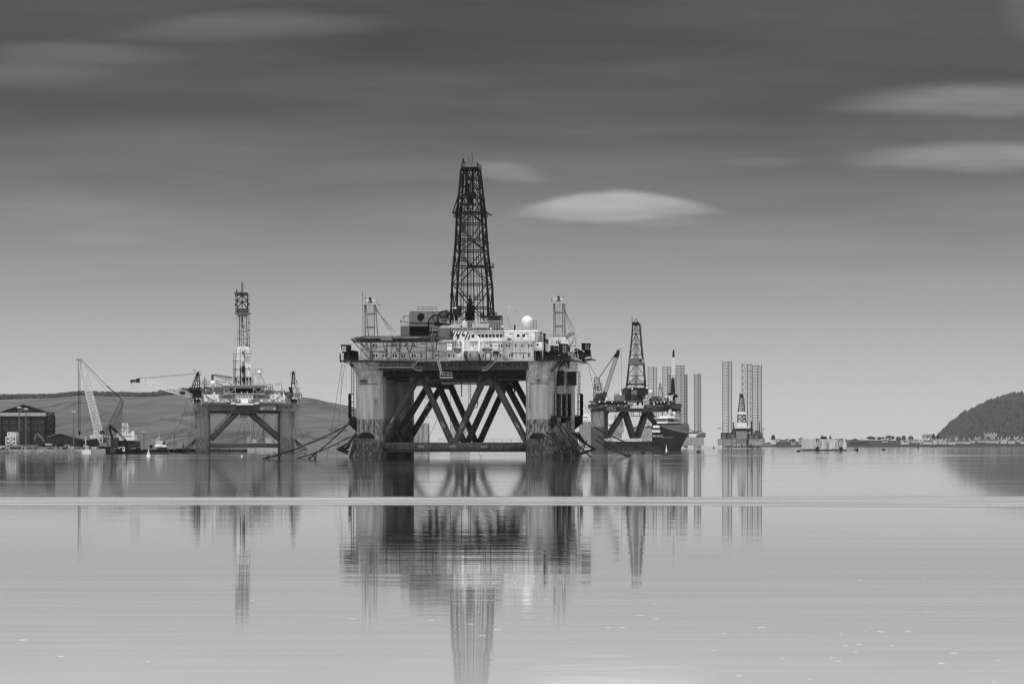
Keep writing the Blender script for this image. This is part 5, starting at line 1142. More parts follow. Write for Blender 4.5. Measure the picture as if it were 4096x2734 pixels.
k1, k2 = a.lerp(b, .12), a.lerp(b, .9); bo.tower(sec(a, 1, 1.5), sec(k1, 2.6, 2.4), 2, .2, .13); bo.tower(sec(k1, 2.6, 2.4), sec(k2, 2.4, 2.2), 20, .22, .12, 'x'); bo.tower(sec(k2, 2.4, 2.2), sec(b, .9, 1), 2, .2, .13); bo.build('boom', 'white_paint', cr)
m = M(); LR.pl(m, [(108, 862, -10), (50, 868, -11), (42, 875, -11), (108, 880, -10)], .35, 6); LR.box(m, 95, 850, 122, 885, -11, -9); LR.bm(m, 52, 880, -11, 52, 915, -11, .1); LR.box(m, 48, 880, 58, 890, -11.3, -10.7); LR.bm(m, 60, 872, -11, 60, 884, -11, .2)
for k in range(5): LR.bm(m, 50+k*11, 866, -11, 50+k*11, 880, -11, .15)
LR.box(m, 455, 958, 495, 985, -1, 1); LR.bm(m, 500, 968, 2, 560, 990, 4, .3); m.build('jib_head', 'dark_steel', cr)
m = M(); LR.pl(m, [(122, 850, -10), (590, 806, 8)], .1); LR.pl(m, [(122, 857, -10), (590, 814, 8)], .1); LR.pl(m, [(575, 830, 8), (525, 990, 4)], .1); m.build('pendant', 'rope', cr)
LR.at(L2); m = M()
for x0, y0, x1, y1, r in ((1845, 200, 1825, 420, .3), (1868, 200, 1880, 420, .3), (1852, 200, 1850, 400, .2), (1832, 300, 1872, 300, .2), (1828, 360, 1878, 360, .2)): LR.bm(m, x0, y0, 8, x1, y1, 8, r); LR.bm(m, x0, y0, 10, x1, y1, 10, r)
LR.box(m, 1812, 220, 1896, 226, 7, 11); LR.rl(m, 1812, 220, 1896, 220, 7, h=1.5, step=1, r=.08); LR.box(m, 1838, 180, 1872, 230, 7.6, 10); LR.bm(m, 1852, 162, 9, 1852, 185, 9, .15); LR.rl(m, 1818, 315, 1840, 315, 8, h=4, step=.7, r=.07); LR.rl(m, 1815, 375, 1895, 375, 8, h=1.6, step=1, r=.08)
LR.pr(m, [(1782, 420), (1860, 420), (1850, 520), (1800, 520)], 6, 10)
cr2 = m.build('crane', 'dark_steel', lr, label='crane at the right corner with its boom folded toward the viewer')
m = M(); LR.pl(m, [(1840, 470, 2), (1885, 400, -4), (1925, 385, -8), (1945, 440, -8), (1915, 500, -2), (1870, 520, 2)], .35); LR.pl(m, [(1870, 430, 0), (1960, 415, -6), (1960, 560, -4), (1900, 590, 0)], .22)
for k in range(12): LR.bm(m, 1870+k*7, 400+k*3, -2, 1880+k*6, 500-k*2, -3, .12)
clutter(LR, m, 1850, 380, 1965, 600, -6, 4, 30, rn, .4, 1.2, .7); m.build('boom', 'light_steel', cr2)
m = M()
for k in range(4): LR.bm(m, 1875, 225+k*8, 8, 1910+k*9, 385, -4, .06)
m.build('hoist_rope', 'rope', cr2)
for x, y, s, par in ((320, 175, 1, cr), (1895, 165, 1, cr2)):
    q = LR.p(x, y, 9); m = M(); m.beam(q-V3((0, 0, 2)), q+V3((0, 0, 1.4)), .06, 4); m.add([q+V3((0, 0, 1.4)), q+V3((-2, .3, 1.2)), q+V3((-1.9, -.2, 0)), q+V3((0, 0, .2))], [(0, 1, 2, 3)]); m.build('flag', 'light_steel', par)
# lines of the left rig
LG = 'long mooring lines of the left rig'
def W(z_, x, y, Y): return world_pt(z_, x, y, Y)
for s, lb in ((((245, 1170, 1600), (-300, 1245, 1700)), 'upper mooring line running left from the left rig'), (((250, 1178, 1600), (-300, 1258, 1705)), 'mooring line just beneath the uppermost left of the left rig'), (((250, 1188, 1600), (-180, 1330, 1650)), 'lowest mooring line running left to the tug'),
        (((1935, 1160, 1600), (2600, 1330, 1500)), 'highest mooring line running right from the left rig'), (((1935, 1168, 1600), (2620, 1370, 1500)), 'second mooring line running right from the left rig'), (((1925, 1178, 1600), (2500, 1470, 1450)), 'third mooring line running right from the left rig'), (((1925, 1195, 1600), (2300, 1560-100, 1500)), 'lowest mooring line running right from the left rig')):
    rope([W(L2, *s[0]), W(L2, *s[1])], .09, lb, LG)
rope([W(L2, 185, 640, 1595), W(L2, 150, 800, 1597), W(L2, 70, 1010, 1600), W(L2, -40, 1130, 1604), W(L2, -190, 1290, 1610)], .1, 'slack curved line from the left rig corner down to the tug', LG)
# ================= third rig (right), supply ship, jack-ups
GR = Fr(2540, 2744, 0, 'drilling_rig', 'far rig right of centre with grey panel on its derrick, behind the dark supply ship', 'drilling rig')
gr = GR.root; R1 = Z(2300, 1240, 2.613); R2 = Z(2400, 1560, 5.593); R3 = Z(2330, 1380, 4.998)
rn = random.Random(31); GR.at(R1)
zt, zg = GR.p(0, 1000).z, GR.p(0, 1050).z
x0, x1 = GR.p(188, 1200).x, GR.p(310, 1200).x; xr0, xr1 = GR.p(990, 1100).x, GR.p(1105, 1100).x
for d in (0, 70):
    for a, b in ((x0, x1), (xr0, xr1)):
        r = (b-a)/2; m = M(); m.loft([rrect((a+b)/2-r*k, d, (a+b)/2+r*k, d+2*r, r*.75, z, 4) for z, k in ((-1, 1), (zt-3, 1), (zt, 1.1))]); m.build('column', 'guardian_paint', gr)
GR.B('inner_column', 'dark_steel', (305, 1060, 345, 1450, 4, 12)); GR.B('inner_column', 'dark_steel', (300, 1000, 357, 1078, 2, 14))
for a, b in (((345, 1330), (520, 1060)), ((535, 1060), (625, 1340)), ((660, 1340), (760, 1055)), ((775, 1060), (985, 1330))):
    for d in (6, 74): GR.at(R1); p, q = GR.p(*a, 6), GR.p(*b, 6); M().beam((p.x, d, p.z), (q.x, d, q.z), 2.1, 12).build('brace', 'dark_steel', gr, smooth=True)
p = GR.p(300, 1370, 6); M().beam((x1, 6, p.z), (xr0, 6, p.z), 2.1, 12).build('horizontal_brace', 'dark_steel', gr)
GR.at(R3); hg = GR.B('upper_hull', 'hull_grey', (195, 1262, 1965, 1318, 0, 78)); GR.B('deck_house', 'grey_panel', (330, 1188, 1975, 1262, 2, 76)); tp = GR.B('deck_house', 'hull_grey', (340, 1115, 1700, 1190, 4, 70))
GR.B('corner_house', 'dark_steel', (125, 1185, 345, 1248, -2, 30), (1775, 1168, 1980, 1240, -2, 30)); 
m = M(); GR.rl(m, 105, 1248, 340, 1248, -3, h=2, step=2, r=.1); GR.rl(m, 1780, 1240, 1990, 1240, -3, h=2, step=2, r=.1); GR.box(m, 105, 1246, 340, 1254, -3.5, 2); GR.box(m, 1780, 1240, 1995, 1250, -3.5, 2); GR.pl(m, [(110, 1254, -2), (190, 1310, 0)], .3); clutter(GR, m, 160, 1120, 330, 1185, 0, 20, 50, rn, .6, 2.4, .5); m.build('railing', 'mid_steel', gr)
m = M(); clutter(GR, m, 345, 1195, 1760, 1262, -.8, 1.6, 90, rn, .8, 3., .5); m.build('pipework', 'dark_steel', gr)
m = M(); clutter(GR, m, 345, 1130, 1700, 1188, 2, 3.6, 70, rn, .8, 3., .5); clutter(GR, m, 1600, 1150, 1800, 1290, -2, 0, 40, rn, .8, 3., .6); m.build('pipework', 'black_steel', gr)
m = M(); GR.box(m, 155, 1108, 1880, 1118, -3, 76); m.build('helideck', 'mid_steel', gr)
windows(GR, hg, (400, 440, 480, 540, 625, 930, 1290, 1330, 1440), 1218, 16, 18, 1.9)
wh = GR.B('control_front', 'white_paint', (903, 1130, 1085, 1182, 1, 4)); windows(GR, wh, (925, 948, 990, 1030, 1060), 1142, 20, 16, .9); GR.B('deck_cabin', 'cream_paint', (1228, 1118, 1338, 1182, .5, 6)); GR.B('deck_cabin', 'grey_panel', (1860, 1120, 1760, 1170, 4, 12))
m = M()
for x0_, s in ((1045, 1), (1150, 1)):
    GR.pl(m, [(x0_-55, 1250, -3), (x0_, 1150, -3), (x0_+60, 1250, -3)], .35); GR.pl(m, [(x0_-25, 1250, -3), (x0_+8, 1160, -3), (x0_+35, 1250, -3)], .25); GR.pl(m, [(x0_-20, 1160, -3), (x0_+30, 1160, -3)], .3)
GR.box(m, 960, 1250, 1220, 1256, -4, 1); GR.rl(m, 960, 1250, 1225, 1250, -4, h=1.8, step=1.6, r=.12); GR.bm(m, 1224, 1110, -1, 1224, 1215, -1, .35); GR.bm(m, 810, 1250, -1, 880, 1190, -1, .25); m.build('davit', 'white_clean', gr)
GR.at(R3); boat(GR, 1050, 1232, 70, 30, -3, 'small pale lifeboat under the left white davit of the far rig', 'lifeboats of the far rig'); boat(GR, 1158, 1232, 70, 30, -3, 'small pale lifeboat under the right white davit of the far rig', 'lifeboats of the far rig')
nbd = GR.B('name_board', 'sign_board', (487, 1238, 668, 1304, -.6, .4)); q = GR.p(577, 1254, -.7); text('WELL-SAFE', 3.3, tuple(q), nbd, 'sign_ink', squash=1.0, bold=.08); q = GR.p(577, 1287, -.7); text('GUARDIAN', 3.5, tuple(q), nbd, 'sign_ink', squash=1.0, bold=.08)
m = M()
for x, y in ((455, 1131), (590, 1131), (850, 1128), (470, 1204), (715, 1200), (1420, 1143), (1495, 1143), (1570, 1143)): GR.box(m, x-13, y-3, x+13, y+3, -3.6, -3.2)
m.build('deck_lamp', 'lamp', gr); m = M()
for x, y in ((993, 865), (1287, 853), (1672, 1024), (1432, 1175), (766, 970), (1637, 1133), (340, 1130)): m.ball(GR.p(x, y, -4), .5, 8, 6)
m.build('flood_lamp', 'lamp', gr)
GR.at(R3); m = M(); GR.box(m, 965, 1318, 1190, 1322, 20, 40)
for x in (972, 1015, 1145, 1185): GR.box(m, x-6, 1318, x+6, 1418, 20, 22)
GR.box(m, 968, 1404, 1192, 1418, 20, 22); clutter(GR, m, 480, 1290, 1900, 1340, 10, 40, 1, rn)
for k in range(40): x = 400+k*36; GR.box(m, x, 1318, x+14, 1318+rn.uniform(5, 22), 4, 8)
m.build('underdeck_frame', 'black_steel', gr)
# upperworks
GR.B('mud_house', 'grey_panel', (645, 1000, 850, 1106, 8, 30)); m = M(); GR.rl(m, 645, 1000, 850, 1000, 8, h=2, step=2.5, r=.12); clutter(GR, m, 650, 960, 850, 1000, 9, 25, 12, rn, .5, 1.5, .7); m.build('railing', 'mid_steel', gr)
m = M(); GR.pr(m, [(808, 880), (850, 842), (900, 842), (900, 1106), (808, 1106)], 12, 40); m.build('winch_house', 'hull_grey', gr)
GR.B('substructure', 'dark_steel', (880, 870, 1305, 985, 14, 44), (860, 990, 1260, 1108, 14, 44)); GR.B('substructure_panel', 'grey_panel', (975, 965, 1095, 1106, 13.5, 14), (975, 885, 1085, 960, 13.6, 14)); m = M(); clutter(GR, m, 900, 820, 1300, 872, 14, 40, 60, rn, .6, 2.5, .5); clutter(GR, m, 860, 1000, 1260, 1108, 13, 13.6, 30, rn, .6, 2.5, .5); GR.rl(m, 900, 870, 1305, 870, 13.6, h=2.4, step=2.2, r=.12); GR.box(m, 900, 868, 1308, 874, 12.5, 14); GR.box(m, 850, 990, 1200, 1000, 11, 14); m.build('pipework', 'black_steel', gr)
m = M(); clutter(GR, m, 1200, 960, 1700, 1108, 6, 50, 90, rn, .8, 5, .45); m.build('deck_machinery', 'grey_panel', gr); m = M(); clutter(GR, m, 1210, 1000, 1700, 1106, 4, 30, 50, rn, .8, 3.6, .4); m.build('deck_machinery', 'white_paint', gr); m = M(); clutter(GR, m, 1210, 1010, 1740, 1106, 4, 30, 60, rn, .8, 3.2, .4); m.build('deck_machinery', 'dark_steel', gr)
q = GR.p(1362, 940, 10); ra = M().ball(q, 43/4.998*GR.dims(10), 26, 16).build('radome', 'white_clean', gr, smooth=True); m = M(); GR.bm(m, 1335, 975, 10, 1335, 1020, 10, .3); GR.bm(m, 1390, 975, 10, 1390, 1020, 10, .3); GR.rl(m, 1330, 960, 1400, 960, 8, h=1.5, r=.12); m.build('pedestal', 'light_steel', ra)
# derrick
dd = 22
def gq(z_, x0, x1, y, d, w): GR.at(z_); a, b = GR.p(x0, y, d), GR.p(x1, y, d); return [(a.x, d, a.z), (b.x, d, b.z), (b.x, d+w, b.z), (a.x, d+w, a.z)]
m = M()
L_ = [gq(R1, 542, 738, 800, dd, 22), gq(R1, 556, 730, 680, dd+1, 20), gq(R1, 566, 722, 570, dd+2, 18), gq(R1, 577, 706, 465, dd+3, 16), gq(R1, 588, 694, 355, dd+4, 14), gq(R1, 598, 685, 245, dd+5, 11), gq(R1, 602, 676, 155, dd+5.5, 9)]
for i, (a, b) in enumerate(zip(L_, L_[1:])):
    for k in range(4):
        m.beam(a[k], b[k], .75 if k in (0, 1) else .45, 5); p, q, r, s = map(V3, (a[k], a[(k+1) % 4], b[(k+1) % 4], b[k])); m.beam(s, r, .26, 4); mt = (s+r)/2; m.beam(p, mt, .2, 4); m.beam(q, mt, .2, 4)
dg = m.build('derrick', 'dark_steel', gr); m = M(); GR.at(R1)
for x in (628, 648): GR.bm(m, x, 150, dd+8, x, 790, dd+8, .5)
for x in (610, 600, 660, 668, 690): GR.bm(m, x, 300 if x > 600 and x < 680 else 580, dd+9, x, 760, dd+9, .12)
m.build('guide_rail', 'dark_steel', dg)
m = M(); GR.at(R1); GR.box(m, 566, 503, 724, 566, dd+.3, dd+20); pn = m.build('wind_panel', 'ship_band', dg); m = M(); GR.box(m, 703, 515, 716, 542, dd, dd+.3); m.build('painted_square', 'light_steel', pn); q = GR.p(684, 524, dd+.2); M().beam((q.x, q.y-.1, q.z), (q.x, q.y+.1, q.z), 1.3, 10).build('painted_disc', 'black_steel', pn)
m = M(); GR.box(m, 600, 135, 678, 155, dd+5, dd+16); GR.pl(m, [(612, 135, dd+8), (630, 95, dd+8), (642, 95, dd+8), (660, 135, dd+8)], .4); GR.bm(m, 597, 75, dd+8, 597, 160, dd+8, .35); GR.box(m, 602, 124, 672, 134, dd+8, dd+10); GR.box(m, 540, 765, 742, 782, dd-1, dd); GR.rl(m, 540, 765, 742, 765, dd-1, h=2.5, r=.14); m.build('crown_frame', 'black_steel', dg)
m = M()
for x, xb in ((684, 715), (690, 722)): GR.bm(m, x, 130, dd+4, xb, 570, dd+2, .15)
for k in range(24): y = 130+k*18; x = 684+k*1.3; GR.bm(m, x, y, dd+4, x+7, y, dd+4, .12, 3)
m.build('ladder', 'mid_steel', dg)
m = M(); GR.pl(m, [(612, 735, dd-1), (637, 690, dd-1), (662, 735, dd-1)], .3); GR.bm(m, 632, 690, dd-1, 632, 800, dd-1, .5); GR.bm(m, 645, 690, dd-1, 645, 800, dd-1, .5); GR.bm(m, 556, 700, dd, 590, 790, dd, .3); GR.bm(m, 730, 700, dd, 700, 790, dd, .3); m.build('travelling_block', 'mid_steel', dg)
# cranes: left crane with raised boom, right crane seen end on
GR.at(R3)
m = M(); a = [GR.p(x, y, d) for x, y, d in ((215, 1108, 4), (395, 1000, 4), (395, 1000, 12), (215, 1108, 12))]; b = [GR.p(x, y, d) for x, y, d in ((240, 640, 5), (330, 660, 5), (330, 660, 10), (240, 640, 10))]; m.tower(a, b, 6, .5, .3, 'x'); GR.rl(m, 225, 800, 400, 800, 4, h=2, r=.14); GR.rl(m, 235, 680, 345, 680, 4, h=2, r=.14); clutter(GR, m, 230, 700, 390, 900, 5, 11, 20, rn, .6, 2, .6)
c1 = m.build('crane', 'mid_steel', gr); m = M(); GR.box(m, 265, 965, 405, 1072, 3, 14); GR.pr(m, [(390, 1050), (410, 925), (500, 940), (465, 1062)], 3, 12); q = GR.p(340, 1090, 8); m.beam(q-V3((0, 0, 3)), q+V3((0, 0, 2)), 5.5, 16); m.build('slewing_house', 'hull_grey', c1)
m = M(); p0, p1 = GR.p(455, 935, 6), GR.p(712, 130, 2); dv_ = (p1-p0).normalized(); m.tower(sec(p0, 3.5, 3), sec(p0.lerp(p1, .85), 3.4, 3), 18, .28, .15, 'x'); m.build('boom', 'mid_steel', c1); m = M(); m.tower(sec(p0.lerp(p1, .85), 3.4, 3), sec(p1, 2.4, 2), 3, .5, .5, 'x'); GR.pl(m, [(712, 110, 2), (775, 50, 2)], .25); GR.bm(m, 733, 110, 2, 731, 190, 2, .7); GR.box(m, 690, 92, 735, 130, 1, 3.5); m.build('jib_head', 'black_steel', c1)
m = M(); GR.pl(m, [(325, 655, 6), (685, 130, 3)], .25); GR.pl(m, [(335, 660, 6), (670, 165, 3)], .25); GR.bm(m, 776, 60, 2, 783, 940, 2, .12); GR.bm(m, 783, 860, 2, 783, 900, 2, .4); m.build('pendant', 'rope', c1)
m = M(); p0, p1 = GR.p(1808, 660, 10), GR.p(1820, 100, 0); dv_ = (p1-p0).normalized(); m.tower(sec(p0, 2.6, 3), sec(p0.lerp(p1, .25), 2.8, 3), 4, .22, .1); m.tower(sec(p0.lerp(p1, .25), 2.8, 3), sec(p0.lerp(p1, .75), 2.2, 2), 8, .22, .1); c2 = m.build('crane', 'white_paint', gr, label='crane seen end on, tall tapering boom with dark tip'); m = M(); m.tower(sec(p0.lerp(p1, .75), 1.5, 1.5), sec(p1, .6, .6), 5, .5, .3); GR.bm(m, 1820, 80, 0, 1822, 110, 0, .2); m.build('jib_head', 'black_steel', c2)
m = M(); m.tower([GR.p(x, 990, d) for x, d in ((1775, 8), (1835, 8), (1835, 16), (1775, 16))], [GR.p(x, 660, d) for x, d in ((1792, 9), (1815, 9), (1815, 14), (1792, 14))], 5, .7, .45); GR.box(m, 1720, 945, 1775, 1000, 8, 16); GR.box(m, 1840, 980, 1902, 1042, 8, 16); GR.box(m, 1790, 1000, 1850, 1140, 9, 15); GR.box(m, 1690, 1000, 1850, 1010, 6, 16); m.build('slewing_house', 'black_steel', c2)
m = M(); m.tower([GR.p(x, 1130, d) for x, d in ((1735, 0), (1792, 0), (1792, 5), (1735, 5))], [GR.p(x, 1010, d) for x, d in ((1735, 0), (1792, 0), (1792, 5), (1735, 5))], 1, .4, .4); GR.box(m, 1695, 1002, 1820, 1010, -1, 6); m.build('access_tower', 'white_clean', c2)
# ---- supply ship
SY = 2480
SH = Fr(2584, SY, 0, 'supply_ship', 'dark-hulled offshore supply ship with white bridge and bulging bow, before the far rig', 'ship'); sh = SH.root; SH.at(R2)
yaw = math.radians(-30); cy, sy_ = math.cos(yaw), math.sin(yaw)
def S(u_, w_, z_): return V3((u_*cy-w_*sy_, u_*sy_+w_*cy, z_))     # along, across, up
zz = lambda y: H+(HV-R2(0, y)[1])/F*SY
xs = lambda x: SH.p(x, 0, 0).x
Ls = (xs(180)+1)/cy; Lb = xs(1925)/cy-6.5
zk, zd, zf = zz(1145), zz(1100), zz(752)
st = []
def station(s, hb, ztop, flare=.0, keel=-1.5):
    """hull ring: starboard top, bilge, keel ... port top; hb half-beam at water"""
    ht = hb+flare
    return [S(s, -ht, ztop), S(s, -hb-flare*.45, ztop*.55), S(s, -hb, ztop*.12), S(s, -hb*.9, keel), S(s, hb*.9, keel), S(s, hb, ztop*.12), S(s, hb+flare*.45, ztop*.55), S(s, ht, ztop)]
xf = (xs(1150)+4.5)/cy; Lw = xs(1785)/cy
m = M(); m.loft([station(Ls, 8.3, zk), station(Ls+3, 9, zk), station(xf, 9, zk)]); m.build('hull', 'ship_hull', sh)
sF = [(0, 9, 9, 9), (.3, 9, 9.3, 9.6), (.5, 8.2, 9.6, 10.2), (.68, 6.6, 9.4, 10.2), (.82, 4.6, 8.6, 9.8), (.92, 2.7, 7.2, 8.8), (.98, 1.2, 5, 7), (1., .3, 2.6, 4.2)]
OVM, OVT = (xs(1925)-xs(1785))/cy, (xs(1885)-xs(1785))/cy
m = M(); rings = []; TOP = []
for f, bw_, bm_, bt_ in sF:
    s = xf+(Lw-xf)*f; o = f**3; om, ot = OVM*o, OVT*o
    half = [(s+ot, bt_, zf), (s+om*.97, bt_*.5+bm_*.5, zf*.86), (s+om, bm_, zf*.70), (s+om*.72, bm_*.72+bw_*.28, zf*.5), (s+om*.35, bm_*.35+bw_*.65, zf*.28), (s, bw_, zf*.06), (s-.6*f, bw_*.9, -1.5)]
    rings.append([S(a, -w, z) for a, w, z in half]+[S(a, w, z) for a, w, z in reversed(half)]); TOP.append((s+ot, bt_))
m.loft(rings)
BX0, BX1 = xs(1300), xs(1880)
def bow_fn(t, c):
    x, y, z = t.sep(c); f = t.m('POWER', t.rng(x, BX0, BX1, 0, 1, False), .6); e = t.m('SUBTRACT', zf-.4, t.m('MULTIPLY', f, zf*.34)); e2 = t.m('ADD', e, t.m('MULTIPLY', f, zf*.07))
    return t.mix(t.rng(z, t.m('SUBTRACT', e, .15), t.m('ADD', e, .15)), .012, t.mix(t.rng(z, t.m('SUBTRACT', e2, .1), t.m('ADD', e2, .1)), .13, .085))
mat('bow_paint', rough=.5, fn=bow_fn)
bowo = m.build('bow', 'bow_paint', sh, smooth=True)
m = M(); m.loft([[S(a, -w-.15, zf+.1), S(a, -w-.15, zf-.9), S(a, w+.15, zf-.9), S(a, w+.15, zf+.1)] for a, w in TOP]); m.build('bulwark', 'black_steel', sh)
m = M(); m.loft([[S(a+.25+ (0), w_+.0, zz(825)), S(a+.25, w_, zz(795))] + [S(a-1, w_, zz(795)), S(a-1, w_, zz(825))] for a, w_ in ((xf+(Lw-xf)*.72, -10.1), (xf+(Lw-xf)*.98+OVT*.6, -8.7))]) if 0 else None
sl_ = lambda x: xs(x)    # helper for the slanted white recesses on the quarter
def sbox(name, mt, s0, s1, w0, w1, z0, z1, par=sh, taper=0):
    m = M(); t_ = taper
    v = [S(s0, w0, z0), S(s1, w0, z0), S(s1, w1, z0), S(s0, w1, z0), S(s0-t_, w0-t_, z1), S(s1+t_, w0-t_, z1), S(s1+t_, w1+t_, z1), S(s0-t_, w1+t_, z1)]
    m.add(v, [(0, 3, 2, 1), (4, 5, 6, 7), (0, 1, 5, 4), (1, 2, 6, 5), (2, 3, 7, 6), (3, 0, 4, 7)]); return m.build(name, mt, par)
sbox('side_recess', 'white_paint', xf+.5, xf+8, -9.55, -8.8, zz(940), zz(885)); sbox('side_recess', 'white_paint', xf+1.2, xf+7.5, -9.6, -8.8, zz(840), zz(790)); sbox('deck_edge', 'dark_steel', xf-.6, xf+8, -9.7, -8.8, zz(868), zz(850))
for k in range(5): sbox('window', 'glass_dark', xf+1.6+k*1.4, xf+2.1+k*1.4, -9.72, -9.5, zz(915), zz(892))
bl = (zz(740), zz(705), zz(632), zz(590))
h0, h1 = (xs(1235)+5.5)/cy, (xs(1740)-5.5)/cy
wh = sbox('wheelhouse', 'white_clean', h0, h1, -9.5, 9.5, bl[0], bl[1]); sbox('window_band', 'glass_dark', h0, h1, -9.5, 9.5, bl[1], bl[2], taper=1.2, par=wh); m = M()
for k in range(11):
    s = h0+(h1-h0)*k/10; f = k/10; m.beam(S(s, -9.6, bl[1]), S(s+(f-.5)*2.4, -10.8, bl[2]), .07, 4)
for k in range(9):
    w_ = -9.5+19*k/8; m.beam(S(h1+.1, w_, bl[1]), S(h1+1.3, w_*1.12, bl[2]), .07, 4)
m.build('window_mullion', 'white_clean', wh)
v0 = sbox('wheelhouse_roof', 'white_clean', h0-1.8, h1+1.8, -11.4, 11.4, bl[2], bl[2]+.6, par=wh); sbox('roof_slope', 'white_clean', h0+1.0, h1-1.5, -8.5, 8.5, bl[2]+.6, bl[3]+.3, par=wh, taper=-1.); sbox('radar_house', 'white_clean', h0+6, h1-4, -3.5, 3.5, bl[3], zz(535), par=wh)
m = M()
for x, y, r in ((1465, 505, 26), (1657, 512, 34)): SH.at(R2); q = SH.p(x, y, -4); m.ball(q, r/5.593*SH.dims(), 16, 10); m.beam(q-V3((0, 0, 6)), q, .4, 6)
m.build('radome', 'white_clean', wh)
m = M()
for x in (1540, 1560, 1580): SH.bm(m, x-6, 525, -3, x+12, 430, -3, .35)
for x in (1460, 1530, 1580): SH.bm(m, x, 530, -5, x, 600, -5, .18)
SH.rl(m, 1280, 590, 1420, 590, -6, h=3, step=1.5, r=.08); SH.rl(m, 1480, 535, 1640, 535, -6, h=2.2, step=1.5, r=.08); SH.rl(m, 1640, 600, 1760, 600, -6, h=2.5, step=1.5, r=.08); m.build('mast', 'white_paint', wh)
m = M(); 
for k in range(46):
    s = Ls+1+(xf-Ls-2)*k/45
    for w_ in (-8.9, 8.9): m.beam(S(s, w_, zk), S(s, w_, zk+2.3), .2 if k % 3 else .38, 4)
for w_ in (-8.9, 8.9):
    for z_ in (zk+2.3, zk+1.4): m.beam(S(Ls+1, w_, z_), S(xf, w_, z_), .2, 4)
m.build('cargo_rail', 'light_steel', sh)
m = M(); 
for k in range(14): s = Ls+3+rn.random()*(xf-Ls-6); w_ = rn.uniform(-6, 6); m.add([S(s+a*1.8, w_+b*1.2, zk-.5+c*(3.2)) for a, b, c in ((-1, -1, 0), (1, -1, 0), (1, 1, 0), (-1, 1, 0), (-1, -1, 1), (1, -1, 1), (1, 1, 1), (-1, 1, 1))], [(0, 3, 2, 1), (4, 5, 6, 7), (0, 1, 5, 4), (1, 2, 6, 5), (2, 3, 7, 6), (3, 0, 4, 7)])
m.build('deck_cargo', 'white_paint', sh)
m = M()
for x in (375, 415, 720, 1015, 1050): SH.bm(m, x-14, 1295, -10+ (x-1000)*0, x+14, 1200, -10, .01)
ss = lambda x: (xs(x)+9.3*sy_)/cy
for x in (370, 412, 718, 1010, 1048): a, b = S(ss(x-14), -9.1, zz(1292)), S(ss(x+14), -9.1, zz(1200)); m.beam(a, b, .45, 4)
m.build('fender_strip', 'black_steel', sh)
m = M(); m.loft([station(Ls-.1, 8.45, 3.4, .1), station(Ls+3, 9.12, 3.4, .0), station(xf+(Lw-xf)*.3, 9.15, 3.2)]); m.build('boot_topping', 'ship_red', sh)
text('PSV 05 CL', 2.3, tuple(S(xf+6, -9.75, zz(1028))), sh, 'light_steel', rz=yaw, bold=.05); text('SEA TRADER', 1.7, tuple(S(xf+15.5, -10.2, zz(1055))), sh, 'mid_steel', rz=yaw+.2, bold=.03); text('MONTROSE', 1.2, tuple(S(Ls+9, -9.15, zz(1180))), sh, 'mid_steel', rz=yaw)
# ---- jack-up rigs
def leg(fr, z_, xa, xb, ytop, ybot, d, wm, mt, par, nb, rc=.55, rb=.22, dense=False):
    fr.at(z_); a, b = fr.p(xa, ybot, d), fr.p(xb, ybot, d); t0, t1 = fr.p(xa, ytop, d), fr.p(xb, ytop, d); dx = b.x-a.x
    bot = [(a.x, d, a.z), (b.x, d, a.z), (a.x+dx*.66, d+dx*.8, a.z)]; top = [(a.x, d, t0.z), (b.x, d, t0.z), (a.x+dx*.66, d+dx*.8, t0.z)]
    m = M(); m.tower(bot, top, nb, rc, rb, 'k' if not dense else 'x')
    for k in range(3): p, q = V3(top[k]), V3(top[(k+1) % 3]); m.beam(p, q, rc*.8, 4); m.beam(p, p+V3((0, 0, 1.5)), rc, 4)
    return m.build('leg', mt, par)
JZ = Z(2780, 1400, 3.356)
JU = Fr(2970, 3588, 0, 'jackup_rig', 'jack-up rig right of centre alone on open water, three tall lattice legs raised', 'jack-up rig'); ju = JU.root; rn = random.Random(41)
leg(JU, JZ, 372, 493, 160, 1320, 0, 10, 'jackup_steel', ju, 27); leg(JU, JZ, 631, 752, 192, 1310, 40, 10, 'jackup_steel', ju, 13, .5, .2, True); leg(JU, JZ, 770, 893, 208, 1320, 4, 10, 'jackup_steel', ju, 27)
JU.at(JZ); hj = M(); a, b = JU.p(334, 1275, 0), JU.p(905, 1188, 0); a2 = JU.p(940, 1188, 10); hj.slab([(a.x, 0), (b.x, 0), (a2.x, 10), (a2.x-6, 50), (b.x-24, 62), (a.x+24, 62), (a.x, 40)], a.z, b.z); hj = hj.build('hull', 'jackup_hull', ju)
m = M()
for x in (497, 626, 755): JU.box(m, x-13, 1262, x+13, 1276, -.3, .5)
JU.box(m, 548, 1190, 556, 1290, -.2, .4); JU.box(m, 690, 1190, 720, 1275, -.1, .4); m.build('hull_opening', 'dark_steel', hj)
m = M(); JU.box(m, 365, 1105, 560, 1188, 4, 30); JU.box(m, 720, 1120, 905, 1188, 4, 30); m.build('jacking_house', 'hull_grey', ju)
ac = JU.B('deck_house', 'grey_panel', (553, 1085, 700, 1188, -4, 20)); JU.B('drill_floor', 'dark_steel', (540, 1050, 780, 1088, 2, 24)); JU.B('substructure', 'white_paint', (558, 975, 690, 1026, 8, 24)); JU.B('cabin', 'white_paint', (540, 1022, 720, 1048, 6, 24))
m = M(); clutter(JU, m, 345, 1080, 930, 1188, -1, 3, 90, rn, .8, 3, .5); clutter(JU, m, 500, 1040, 900, 1110, 5, 24, 70, rn, .8, 3.6, .5); JU.rl(m, 340, 1188, 910, 1188, -.5, h=2, step=3, r=.12); m.build('deck_machinery', 'mid_steel', ju)
